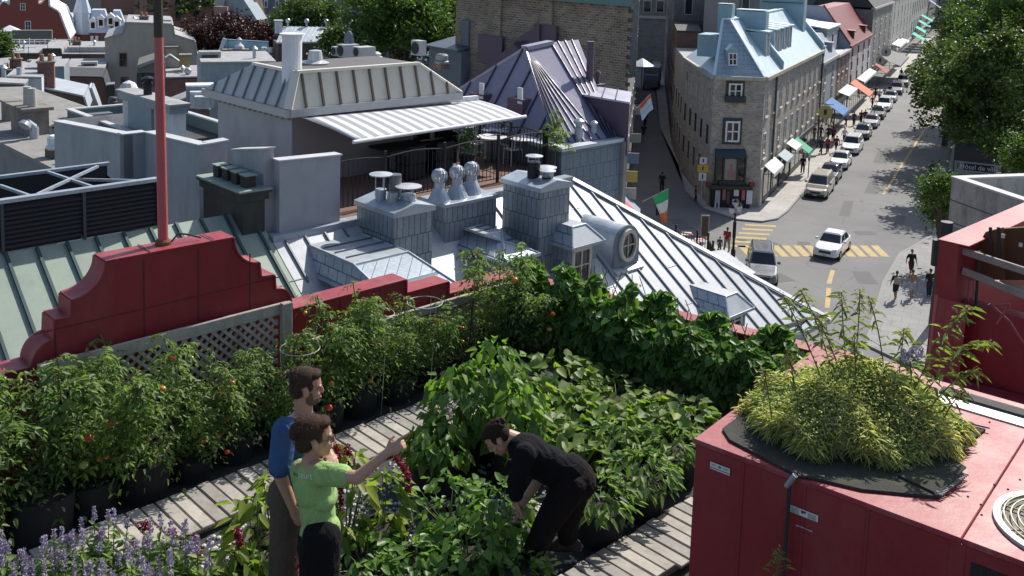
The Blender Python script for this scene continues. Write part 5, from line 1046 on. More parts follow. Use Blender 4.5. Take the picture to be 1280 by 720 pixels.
part(cb,'roof_street',MB().poly([foot[0]+zz,foot[1]+zz,ridge1,ridge0]),SKR)
part(cb,'roof_alley',MB().poly([foot[4]+zz,foot[3]+zz,Vector((ridge1L.x,foot[3].y,zr)),ridgeL]),SKR); part(cb,'roof_top',MB().poly([ridge0,ridge1,ridge1L,ridgeL]),SKR)
hc=MB(); hc.bar(foot[0]+zz,ridge0,.35,.12); hc.bar(foot[4]+zz,ridgeL,.22,.1); hc.bar(ridge0,ridge1,.3,.12); hc.bar(ridgeL,ridge0,.3,.14); part(cb,'hip_cap',hc,mat('pale_hip_cap',(.62,.72,.76),.4,.1,.05))
BLUW=mat('soft_blue_cladding',(.27,.40,.46),.6,.05,.12,1,20,.08,(.22,.33,.38),1.5)
# front dormer on the corner face
dz0=FP(915,84).z; dm=FP(916,70,-1.0)
part(cb,'front_dormer',MB().ext([FP(910,88,-.75),FP(922,88,-.75),FP(922,63,-.75),FP(916,56,-.75),FP(909,63,-.75)],-nfa*2.5),BLUW); f=MB()
for a,b,c,d in ((0,.12,0,1),(.88,1,0,1),(.12,.88,0,.09),(.12,.88,.91,1),(.45,.55,.09,.91),(.12,.45,.47,.53),(.55,.88,.47,.53)):
    x0,y0,w_,h_=910.5,66,11,16; P4=[FP(x0+w_*u,y0+h_*v,-.70) for u,v in ((a,c),(b,c),(b,d),(a,d))]; f.ext(P4,nfa*.06)
o=part(cb,'dormer_window',f,WHITE); part(cb,'pane',MB().ext([FP(x,y,-.74) for x,y in ((911,67),(921,67),(921,82),(911,82))],nfa*.04),GL,parent=o)
def roofz(x): return zc+.16+(zr-zc-.16)*(-x)/(-ridge0.x)
for i,y in enumerate((5.2,8.6,10.9,13.2,15.5)):
    if y>Lc-1: break
    xf=-1.05; zt=roofz(-2.7); o=part(cb,'dormer',MB().box(-3.2,xf,y-.62,y+.62,roofz(xf)-.3,zt),BLUW); part(cb,'dormer_roof',MB().ext([(-4.1,y-.85,zt+.25),(xf+.25,y-.85,zt-.02),(xf+.25,y+.85,zt-.02),(-4.1,y+.85,zt+.25)],(0,0,.12)),mat('mid_blue_sheet',(.33,.46,.52),.5,.1,.08),parent=o)
    part(cb,'dormer_frame',MB().box(xf,xf+.08,y-.62,y-.45,roofz(xf)-.2,zt-.1).box(xf,xf+.08,y+.45,y+.62,roofz(xf)-.2,zt-.1).box(xf,xf+.07,y-.05,y+.05,roofz(xf)-.1,zt-.1),WHT,parent=o); part(cb,'pane',MB().box(xf,xf+.04,y-.45,y+.45,roofz(xf)-.1,zt-.1),GL,parent=o)
for y in (6.9,Lc-.15):
    o=MB().ext([(.1,y-.12,zc+.1),(.1,y-.12,zc+.75),(ridge0.x+1.2,y-.12,roofz(ridge0.x+1.2)+.6),(ridge0.x+1.2,y-.12,roofz(ridge0.x+1.2)-.1)],(0,.28,0)); part(cb,'fire_parapet',o,BLUW); part(cb,'parapet_cap',MB().bar((.15,y+.02,zc+.79),(ridge0.x+1.2,y+.02,roofz(ridge0.x+1.2)+.64),.4,.08),mat('pale_hip_cap',(0,0,0)))
def cbx(root,name,x0,y0,x1,y1,yy,dep,m):
    p=S.b(x0,y0,yy);q=S.b(x1,y1,yy); return part(root,name,MB().box(p.x,q.x,yy,yy+dep,q.z,p.z),m)
part(cb,'parapet_left',MB().box(ridgeL.x-2.0,ridgeL.x-.3,2.4,5,zc+1.2,zr-1.4),BLUW)
for (lbl,x0,y0,x1,y1,yy,dp,m) in (('slim pale blue clad chimney at the left end of the corner roof',898,5,914,36,3.4,.9,BLUW),('broad pale blue clad chimney block behind the corner ridge',921,13,956,46,5.6,1.2,BLUW),('large grey blue chimney wall with dark cap on the corner roof',950,-4,1003,40,Lc-3.2,1.6,BLUW)):
    tq=thing('clad_chimney',lbl,'chimney',S.b((x0+x1)/2,y1,yy),S); cbx(tq,'stack',x0,y0,x1,y1+5,yy,dp,m); cbx(tq,'cap',x0-.8,y0-1,x1+.8,y0,yy-.1,dp+.2,mat('pale_hip_cap',(0,0,0)))
    if x0>940: cbx(tq,'black_band',952,1.5,1003,4.5,yy-.25,.24,IRON)
q=S.b(960,22,6.9)
# shop fronts on the street side of the corner building
def shop(root,y0,y1,x=0,frm=DTRIM):
    n=max(1,round((y1-y0)/2.2)); w_=(y1-y0)/n
    o=part(root,'shop_front',MB().box(x,x+.12,y0,y1,.12,3.1),frm)
    for i in range(n): part(root,'shop_pane',MB().box(x+.12,x+.14,y0+w_*i+.2,y0+w_*(i+1)-.2,.7,2.7),GL,parent=o)
shop(cb,1.0,7.0); shop(cb,8.0,12.5); shop(cb,13.2,Lc-.5)
part(cb,'corner_pilaster',MB().box(-.1,.14,.02,.75,.12,3.2),STRIM)
# ================= HOUSES ALONG THE STREET =================
def yb(x,y): return S.z(x,y,0).y
ybs=[Lc+.05,yb(1040,165),yb(1056,149),yb(1085,120),yb(1108,93.5),yb(1118,83),yb(1136,67.5),yb(1170,47),yb(1200,33)]
def topz(x,y,yy): return S.b(x,y,yy).z
REDR=mat('red_mansard_sheet',(.20,.035,.035),.5,.1,.15); LBW=M('light_blue_grey_wall',(.30,.34,.40),.8,.08)
def row_house(label,y0,y1,h,wm,rows,cols,rm=None,rise=2.5,dep=9,frm=None,trim=None,shopm=DTRIM,z0=3.9,dorm=0,sidem=None,flat=False,name='row_house'):
    t=thing(name,label,'house',(-dep/2,(y0+y1)/2,0),S)
    part(t,'wall',MB().box(-dep,0,y0+.03,y1-.03,0,h),wm)
    part(t,'cornice',MB().box(-.3,.28,y0+.05,y1-.05,h,h+.3),trim or STRIM)
    if rm and not flat:
        part(t,'roof',MB().ext([(.1,y0+.06,h+.3),(-rise*.75,y0+.06,h+.3+rise),(-dep+rise*.75,y0+.06,h+.3+rise),(-dep,y0+.06,h+.3)],(0,y1-y0-.12,0)),rm)
    else: part(t,'roof',MB().box(-dep,-.31,y0+.05,y1-.05,h,h+.2),rm or LGR)
    st=(h-z0)/rows; ys=[y0+(y1-y0)*(i+.5)/cols for i in range(cols)]; wd=min(1.1,(y1-y0)/cols*.55)
    for r in range(rows): srow(t,ys,z0+st*r+.35,st*.66,wd,frm or M('weathered_white',(0,0,0)))
    shop(t,y0+.4,y1-.4,0,shopm); part(t,'sign_band',MB().box(.0,.2,y0+.3,y1-.3,3.12,3.6),trim or STRIM)
    for i in range(dorm):
        y=y0+(y1-y0)*(i+.5)/dorm; o=part(t,'dormer',MB().box(-1.8,-.25,y-.6,y+.6,h+.3,h+1.9).ext([(-2.4,y-.8,h+1.9),(-.1,y-.8,h+1.75),(-.1,y+.8,h+1.75),(-2.4,y+.8,h+1.9)],(0,0,.12)),rm or LGR); part(t,'pane',MB().box(-.25,-.21,y-.4,y+.4,h+.55,h+1.6),GL,parent=o)
    return t
Y=ybs; h2=topz(1028,82,Y[0]); h3=topz(1042,72,Y[1]); h4=topz(1058,60,Y[2]); h5=topz(1086,12,Y[3]); 
row_house('narrow grey house with twin dormers next to the stone corner building',Y[0],Y[1],h2,GREY,2,2,LBW,2.4,dorm=2)
row_house('slim brick house with white flat roof and pale blue side wall',Y[1],Y[2],h3,BRK,2,3,WHITE,3.0,flat=True)
t=thing('attic_block','pale blue grey walled attic block with white sheet roof above the slim brick house','house',(-4,Y[1]+2,h3),S); part(t,'wall',MB().box(-8,-1.4,Y[1]+.2,Y[2]-.1,h3+.25,h3+3.2),LBW); part(t,'roof',MB().ext([(-8.2,Y[1]+.1,h3+4.1),(-1.2,Y[1]+.1,h3+3.2),(-1.2,Y[2]-.08,h3+3.2),(-8.2,Y[2]-.08,h3+4.1)],(0,0,.15)),WHITE)
for i in range(3): y=Y[1]+.9+(Y[2]-Y[1]-1.8)*i/2; part(t,'window',MB().box(-1.4,-1.36,y-.4,y+.4,h3+.7,h3+2.6),GL)
tr=M('dark_red_trim',(.19,.04,.04),.7,.1); t=row_house('white grey fronted house with red trim and red mansard roof',Y[2],Y[3],h4,M('pale_grey_front',(.42,.42,.43),.9,.1),3,4,REDR,4.5,frm=M('dark_red_trim',(0,0,0)),trim=tr,dorm=2,shopm=M('maroon_shop',(.06,.02,.02),.5,.2))
part(t,'side_gable',MB().ext([(.05,Y[2]+.02,h4-4.5),(.05,Y[2]+.02,h4+.4),(-3.5,Y[2]+.02,h4+5.2),(-9,Y[2]+.02,h4+5.2),(-9,Y[2]+.02,h4-4.5)],(0,.03,0)),LBW)
part(t,'gable_coping',MB().bar((.1,Y[2]+.05,h4+.5),(-3.5,Y[2]+.05,h4+5.3),.4,.2),tr)
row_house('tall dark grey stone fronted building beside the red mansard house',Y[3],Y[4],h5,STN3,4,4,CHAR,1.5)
row_house('narrow panelled grey office front between two stone buildings',Y[4],Y[5],h5+1.5,STN2,4,2,CHAR,1.5,flat=True)
row_house('pale ashlar building with paired windows further up the street',Y[5],Y[6],h5+2.5,STN2,4,4,CHAR,1.5)
row_house('long pale stone building with tall windows above the teal awnings',Y[6],Y[7],h5+4,STN2,3,9,CHAR,2,frm=M('dark_window_frame',(.05,.05,.055),.6,.1))
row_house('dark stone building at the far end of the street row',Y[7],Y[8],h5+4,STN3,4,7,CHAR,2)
t=thing('far_street_block','big brown stone block closing the far end of the street','building',(10,Y[8]+20,0),S); part(t,'wall',MB().box(-14,40,Y[8]+8,Y[8]+30,0,30),STN3); 
for r in range(5):
    for k in range(8): part(t,'window',MB().box(-10+k*3,-8.8+k*3,Y[8]+7.95,Y[8]+8.05,3+r*4.5,5.4+r*4.5),GL)
# shop awnings
def awn(label,x0,y0,x1,y1,col,drop=.9,out=1.6,z=3.1,stripes=None,yy=None):
    ya=yb(x0,y0);yc=yb(x1,y1) 
    t=thing('shop_awning',label,'awning',(.6,(ya+yc)/2,z-.8),S)
    m=mat('awning_'+col[0],col[1],.8,0,.08,3)
    part(t,'canvas',MB().ext([(.14,ya,z),(.14,yc,z),(.14+out,yc,z-drop),(.14+out,ya,z-drop)],(0,0,.05)),m); part(t,'valance',MB().box(.14+out,.16+out,ya,yc,z-drop-.25,z-drop+.03),m)
    if stripes:
        sm=MB(); n=int((yc-ya)/.8)
        for i in range(n): y=ya+(yc-ya)*(i+.3)/n; sm.ext([(.14,y,z+.055),(.14,y+.22,z+.055),(.14+out,y+.22,z-drop+.055),(.14+out,y,z-drop+.055)],(0,0,.006))
        part(t,'stripe',sm,mat('awning_'+stripes[0],stripes[1],.8,0,.08))
    for y in (ya+.1,yc-.1): part(t,'arm',MB().tube((.14,y,z-drop-.1),(.14+out,y,z-drop),.03,n=5),IRON)
def aw2(label,ya,yc,col,z=3.3,drop=.7,out=1.4,stripes=None):
    global yb
    o=yb; yb=lambda x,y: x
    awn(label,ya,0,yc,0,col,drop,out,z,stripes); yb=o
G_=('green',(.06,.34,.21)); TE=('teal',(.05,.42,.32)); WH=('pale',(.62,.64,.62)); OR=('orange',(.68,.15,.08)); BL=('blue',(.07,.24,.55)); DK_=('slate',(.11,.115,.12)); MR=('maroon',(.25,.05,.05))
aw2('pale shop awning nearest the stone corner on the street side',1.0,5.2,WH,3.3,.6,.8); aw2('grey blue shop canopy on the middle of the stone building',6.6,9.8,('grey_blue',(.36,.42,.46)),3.2,.5,.8)
aw2('pale grey canopy just before the green awning',10.4,13.4,WH,3.6,.5,.9); aw2('small green awning at the end of the stone building',13.6,16.0,G_,3.3,1.0,1.5)
aw2('bright blue awning with dark stripes on the narrow grey house',Y[0]+3.5,Y[0]+8.5,BL,4.5,1.2,2.0,('navy',(.02,.05,.12)))
aw2('white shop canopy on the slim brick house',Y[1]+1.5,Y[2]-1,WH,4.6,.4,1.3); aw2('big orange red awning on the red trimmed house',Y[2]+2.2,Y[2]+7,OR,4.4,1.5,2.4)
aw2('pale canopy on the far end of the red trimmed house',Y[2]+9,Y[3]-1,WH,4.3,.4,1.0); aw2('maroon shop awning on the tall grey stone building',Y[3]+4,Y[3]+9,MR,4.2,1.0,2.0); aw2('slate grey awning over the pavement tables',Y[3]+13,Y[4]-1,DK_,4.6,1.0,3.2)
aw2('white canopy on the narrow panelled office front',Y[4]+1,Y[5]-1,WH,5.5,.4,1.5); aw2('white canopy on the pale ashlar building',Y[5]+2,Y[5]+8,WH,5,.4,1.4)
for i in range(4): aw2(('nearest','second','third','farthest')[i]+' of the teal awnings stepping up the street',Y[6]+4+9*i,Y[6]+11+9*i,TE,4.2+1.0*i,1.4,2.6)
aw2('blue grey awning beyond the teal awnings',Y[7]+3,Y[7]+10,('steel_blue',(.2,.28,.4)),10,2.0,3.0)
for (lbl,y,z,s,c) in (('round pale hanging shop sign near the maroon awning',Y[3]+6,5.0,.7,(.45,.45,.4)),('yellow green hanging sign with a dark wolf like mark by the blue awning',Lc-1.2,4.2,.75,(.45,.40,.16)),('white round sign hanging above the slate awning',Y[3]+15,5.6,.8,(.5,.5,.5))):
    t=thing('hanging_sign',lbl.replace(' wolf like',''),'sign',(.9,y,z-s),S); part(t,'board',MB().ext([(.9+s*math.cos(i*.5236),y,z+s*math.sin(i*.5236)) for i in range(12)],(0,.06,0)),mat('sign_%d'%int(y),c,.6,0,.15,4)); part(t,'mark',MB().box(.75,1.05,y-.02,y-.005,z-.3,z+.3),INK); part(t,'bracket',MB().tube((.0,y+.03,z+s+.1),(1.7,y+.03,z+s+.1),.03,n=5).tube((.9,y+.03,z+s-.1),(.9,y+.03,z+s+.1),.02,n=5),IRON)
# ================= ALLEY =================
def AF(x,y): return S.I@Vector((x,y,0))
def quadbld(name,label,pts,h,m,roof=None,cat='building'):
    P=[S.I@Vector((x,y,0)) for x,y in pts]; t=thing(name,label,cat,sum(P,Vector())/len(P),S); part(t,'wall',MB().ext(P,(0,0,h)),m); part(t,'roof',MB().ext([p+Vector((0,0,h+.002)) for p in P],(0,0,.25)),roof or LGR); return t,P
def wallwins(t,p,q,z0,h,n,rows,m=GL,wd=1.0,fm=None,off=.04):
    d=(q-p); L=d.length; d.normalize(); nrm=Vector((d.y,-d.x,0))
    for r in range(rows):
        for i in range(n):
            c=p+d*(L*(i+.5)/n); z=z0+h*r
            o=part(t,'window',MB().loft([c-d*wd/2+nrm*-.05+Vector((0,0,z)),c+d*wd/2+nrm*-.05+Vector((0,0,z)),c+d*wd/2+nrm*-.05+Vector((0,0,z+h*.6)),c-d*wd/2-nrm*.05+Vector((0,0,z+h*.6))],[c-d*wd/2+nrm*off+Vector((0,0,z)),c+d*wd/2+nrm*off+Vector((0,0,z)),c+d*wd/2+nrm*off+Vector((0,0,z+h*.6)),c-d*wd/2+nrm*off+Vector((0,0,z+h*.6))]),fm or WHT)
            w2=wd*.8; part(t,'pane',MB().loft([c-d*w2/2+Vector((0,0,z+.1)),c+d*w2/2+Vector((0,0,z+.1)),c+d*w2/2+Vector((0,0,z+h*.6-.1)),c-d*w2/2+Vector((0,0,z+h*.6-.1))],[c-d*w2/2+nrm*(off+.02)+Vector((0,0,z+.1)),c+d*w2/2+nrm*(off+.02)+Vector((0,0,z+.1)),c+d*w2/2+nrm*(off+.02)+Vector((0,0,z+h*.6-.1)),c-d*w2/2+nrm*(off+.02)+Vector((0,0,z+h*.6-.1))]),m,parent=o)
t,P=quadbld('alley_house','pale rendered house behind the stone corner along the alley with iron balcony',[(16.3,92.2),(20.2,92.2),(22.5,104),(17.3,104)],10.2,M('dirty_cream',(.33,.31,.26),.9,.15)); wallwins(t,P[3],P[0],2,3,4,2)
wallwins(cb,foot[3],foot[4],1.8,3,5,3,fm=M('dirty_white',(.4,.4,.38),.8,.1))
t,P=quadbld('alley_brick_house','red brick house in the shade further along the alley',[(17.4,104.3),(20,104.3),(22.5,120),(19.5,120)],12,BRK,CHAR); wallwins(t,P[3],P[0],2,3,4,3)
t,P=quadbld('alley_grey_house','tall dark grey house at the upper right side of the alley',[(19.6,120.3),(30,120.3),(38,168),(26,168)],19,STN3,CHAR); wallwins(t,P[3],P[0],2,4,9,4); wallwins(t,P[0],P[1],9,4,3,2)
t,P=quadbld('pale_block','pale blank rendered block rising behind the corner roof',[(20.3,105),(24,105),(27,119),(23,119)],16,M('taupe_block',(.27,.255,.245),.9,.1))
t,P=quadbld('alley_shop','narrow building with cluttered shop signs along the left side of the alley',[(0,62),(7.2,62),(12.0,95),(4,95)],8,STN3,CHAR); wallwins(t,P[1],P[2],4,2.6,7,2)
t,P=quadbld('alley_shop','long stone building further up the left side of the alley',[(2,95.3),(12.1,95.3),(19.0,150),(8,150)],16,STN3,CHAR); wallwins(t,P[1],P[2],3,3.5,12,4)
rs_=random.Random(5)
for i,(y,c,l) in enumerate(((66,(.35,.35,.33),'white'),(69,(.4,.33,.1),'yellow'),(73,(.12,.2,.3),'blue'),(78,(.3,.06,.06),'red'),(84,(.38,.38,.36),'pale grey'),(96,(.5,.5,.48),'cream'),(104,(.4,.3,.05),'gold'))):
    x=7.3+.143*(y-62); p=S.I@Vector((x,y,3.6+.4*(i%3))); t=thing('projecting_sign',l+' projecting shop sign on the shaded alley front, '+('lowest by the striped awning','beside the lowest one','third along','fourth along','fifth along','below the white parasol','topmost along the alley')[i],'sign',p,N0)
    p=Vector((x,y,3.4+.5*(i%3))); ORI[t.name]=p; t.location=p; t.rotation_euler=(0,0,0); part(t,'board',MB().box(p.x,p.x+.9,p.y,p.y+.08,p.z,p.z+.8),mat('shop_sign_'+l.replace(' ','_'),c,.7,0,.2,5)); part(t,'bracket',MB().tube((p.x-.1,p.y+.04,p.z+.9),(p.x+1,p.y+.04,p.z+.9),.03,n=5),IRON)
pz=N0.hit(780,240,(10,0,0),(1,0,0)); ya=62.5
t=thing('striped_awning','slate blue awning with a broad red band over the cafe terrace','awning',(8,64,3),N0); 
w0=[Vector((7.3,61.5,3.8)),Vector((7.9,66,3.8))]; w1=[Vector((8.5,61.5,2.7)),Vector((9.1,66,2.7))]
for k,(u0,u1,c) in enumerate(((0,.34,('slate_blue',(.25,.3,.36))),(.34,.66,('band_red',(.55,.08,.09))),(.66,1,('slate_blue',(.25,.3,.36))))):
    a,b=w0[0].lerp(w0[1],u0),w0[0].lerp(w0[1],u1); c_,d_=w1[0].lerp(w1[1],u0),w1[0].lerp(w1[1],u1); part(t,'canvas',MB().ext([a,b,d_,c_],(0,0,.05)),mat('awning_'+c[0],c[1],.8,0,.08))
def flag(label,x,y,Y_,cols,L=1.6,hgt=1.1,dirv=(1,0,.75),hang=True):
    X=(x-640)/CF*Y_; p=N0.hit(x,y,(0,Y_,0),(0,1,0)); d=Vector(dirv).normalized()
    t=thing('flag',label,'flag',p,N0); part(t,'pole',MB().tube(p,p+d*L,.03,n=6),WOODB); q=p+d*L; n=len(cols)
    for k,c in enumerate(cols):   # cloth hanging in folds from the pole
        mb=MB(); V=[];F=[]; m=6
        for i in range(m+1):
            u=k/n+(i/m)/n
            for j in range(7):
                v=j/6
                if hang=='tri': V.append(q-d*L*.62*(1-u)*(1-v)**1*1.0+Vector((.05*math.sin(9*v+4*u),.08*math.sin(7*u+2*v),-hgt*u*1.0-.1)) if False else q-d*(L*.6*v*(1-.72*u))+Vector((.03*math.sin(11*v+5*u),.07*math.sin(8*v+3*u),-hgt*u)))
                else: V.append(q-d*(L*.7*v)+Vector((.22*u*hgt,.1*math.sin(7*v+4*u),-hgt*u+.07*math.sin(6*v))))
        for i in range(m):
            for j in range(6): F.append((i*7+j,i*7+j+1,i*7+j+8,i*7+j+7))
        mb.add(V,F); o=part(t,'stripe',mb,mat('flag_'+c[0],c[1],.8,0,.1,5),smooth=True)
    return t
flag('green white and orange flag hanging from a slanting pole over the cafe terrace',803,252,63,[('green',(.03,.36,.14)),('white',(.6,.6,.58)),('orange',(.6,.14,.03))],1.9,2.2,(1,0,.55),'tri')
flag('red and pale blue flag on a slanting pole in the alley',793,138,72,[('red',(.5,.09,.06)),('cream',(.5,.48,.45)),('light_blue',(.32,.52,.68)),('pale_blue',(.45,.55,.62))],1.7,1.1,(1,0,1.1),'f')
t=thing('parasol','white parasol high on the alley shop front','parasol',(12.5,98,8),N0); part(t,'canopy',MB().lathe((12.9,97,9.2),[(1.2,0),(.1,.7)],8),WHITE); part(t,'pole',MB().tube((12.9,97,7),(12.9,97,9.8),.04),IRON)
# alley end
t=thing('arched_stone_building','dark stone building with arched doorway and tall windows closing the alley','building',(30,190,0),N0); part(t,'wall',MB().box(12,60,186,200,0,30),STN3)
def far(x,y): return N0.hit(x,y,(0,186,0),(0,1,0))
for x in (809,825): p=far(x-5,0);q=far(x+5,16); o=part(t,'window',MB().box(p.x,q.x,185.8,186.05,q.z,p.z),M('dirty_white',(0,0,0))); part(t,'pane',MB().box(p.x+.2,q.x-.2,185.75,185.85,q.z+.2,p.z-.2),GL,parent=o)
p=far(835,60);q=far(850,36); part(t,'arch',MB().ext([(p.x,185.7,0),(q.x,185.7,0),(q.x,185.7,q.z-1),((p.x+q.x)/2+.8,185.7,q.z+.4),((p.x+q.x)/2-.8,185.7,q.z+.4),(p.x,185.7,q.z-1)],(0,.4,0)),CHAR); part(t,'string_course',MB().box(12,60,185.7,186.1,p.z+5.5,p.z+6),STRIM)
# ---- cafe terrace below the silver roof ----
def railN(label,P,h=1.1,z=.13,fr=N0):
    t=thing('cafe_fence',label,'fence',(*P[0],z),fr); pk=MB(); rl=MB()
    for (x0,y0),(x1,y1) in zip(P[:-1],P[1:]):
        L=math.hypot(x1-x0,y1-y0); n=max(2,int(L/.22))
        for i in range(n+1): u=i/n; x,y=x0+(x1-x0)*u,y0+(y1-y0)*u; pk.box(x-.02,x+.02,y-.02,y+.02,z,z+h) if i%8 else part(t,'post',MB().box(x-.06,x+.06,y-.06,y+.06,z,z+h+.25).ball((x,y,z+h+.3),.09,8,6),IRON)
        rl.bar((x0,y0,z+h-.08),(x1,y1,z+h-.08),.06,.05); rl.bar((x0,y0,z+.15),(x1,y1,z+.15),.05,.05)
    part(t,'pickets',pk,IRON); part(t,'rails',rl,IRON)
fa=N0.z(822,292,0); fb=N0.z(884,320,0); fc_=N0.z(886,335,0)
railN('black iron cafe fence with posts beside the crossing, below the silver roof edge',[(fa.x-3,fa.y+.6),(fb.x,fb.y),(fc_.x+.3,fc_.y-3)])
def mb_chair(label,p,rz): 
    t=thing('cafe_table',label,'table',p,N0); part(t,'table_top',MB().box(p[0]-.4,p[0]+.4,p[1]-.4,p[1]+.4,.8,.84),M('pale_table',(.55,.5,.48),.6,.1)); part(t,'runner',MB().box(p[0]-.41,p[0]+.41,p[1]-.12,p[1]+.12,.841,.85),mat('awning_band_red',(0,0,0))); part(t,'leg',MB().tube((p[0],p[1],.13),(p[0],p[1],.8),.04),IRON)
for i,(x,y) in enumerate(((840,292),(858,292),(852,302),(876,300))):
    q=N0.z(x,y,.83); mb_chair('pale cafe table with red runner, '+('by the flag end of the fence','in the middle of the terrace','nearest the silver roof','by the menu board')[i],(q.x,q.y,.13),0)
bd_=N0.z(880,305,0); t=thing('menu_board','framed menu board standing at the corner of the cafe fence','sign',(bd_.x,bd_.y,.13),N0); z1=N0.hit(880,269,(0,bd_.y,0),(0,1,0)).z; part(t,'frame',MB().box(bd_.x-.3,bd_.x+.3,bd_.y,bd_.y+.08,z1-1.6,z1),M('pale_frame',(.3,.28,.25),.7,.1)); part(t,'panel',MB().box(bd_.x-.22,bd_.x+.22,bd_.y-.02,bd_.y+.0,z1-1.5,z1-.1),M('brown_panel',(.07,.05,.035),.7,.2)); part(t,'leg',MB().box(bd_.x-.05,bd_.x+.05,bd_.y+.01,bd_.y+.07,.13,z1-1.6),IRON)
# street lamp
lp=N0.z(916,322,0.13); ltz=N0.hit(919,246,(0,lp.y,0),(0,1,0)).z
t=thing('street_lamp','black street lamp with clustered pale lantern globes beside the crosswalk','street lamp',lp,N0)
part(t,'post',MB().lathe(lp,[(.16,0),(.16,.5),(.09,.6),(.07,2),(.06,ltz-1.2)],12),IRON); part(t,'crossarm',MB().bar(lp+Vector((-.3,0,ltz-1.3)),lp+Vector((.3,0,ltz-1.3)),.06,.06),IRON)
for dx,dz in ((-.24,-.85),(.24,-.7),(0,-.45)): c=Vector((lp.x+dx,lp.y,ltz+dz)); o=part(t,'lantern',MB().lathe(c,[(.1,-.32),(.2,-.05),(.17,.1)],8),M('frosted_lantern',(.5,.52,.52),.3,.05)); part(t,'lantern_cap',MB().lathe(c,[(.22,.1),(.1,.24),(.02,.32)],8),IRON,parent=o)
part(t,'banner_box',MB().box(lp.x-.1,lp.x+.1,lp.y-.06,lp.y+.06,1.5,2.6),IRON)
# road signs by the corner
sp=N0.z(876,257,.13); t=thing('parking_sign_post','thin post with white and yellow street signs left of the bay window','sign',sp,N0); part(t,'post',MB().tube(sp,sp+Vector((0,0,4.0)),.04,n=6),GALV)
for dz,hh,c in ((3.55,.55,(.55,.55,.55)),(2.9,.6,(.5,.33,.03)),(2.2,.65,(.6,.6,.6))): o=part(t,'plate',MB().box(sp.x-.3 if dz!=2.9 else sp.x-.45,sp.x+.3 if dz!=2.9 else sp.x+.45,sp.y-.07,sp.y-.045,dz,dz+hh),mat('plate_%d'%int(c[2]*100),c,.5,0,.05)); part(t,'symbol',MB().box(sp.x-.06,sp.x+.06,sp.y-.08,sp.y-.071,dz+.15,dz+hh-.12),INK,parent=o)
for i,(x,y,tx,ty) in enumerate(((1010,222,1010,210),(1092,150,1092,131),(1142,100,1142,88))):
    p=S.z(x,y,.13); t=thing('parking_meter','thin grey parking post on the kerb, '+('beside the beige van','halfway up the parked row','near the far parked cars')[i],'post',p,S); part(t,'post',MB().tube(p,p+Vector((0,0,1.9)),.05,n=6),M('dull_post',(.2,.2,.2),.6,.1)); part(t,'head',MB().box(p.x-.1,p.x+.1,p.y-.06,p.y+.06,p.z+1.6,p.z+1.95),M('dull_post',(0,0,0)))
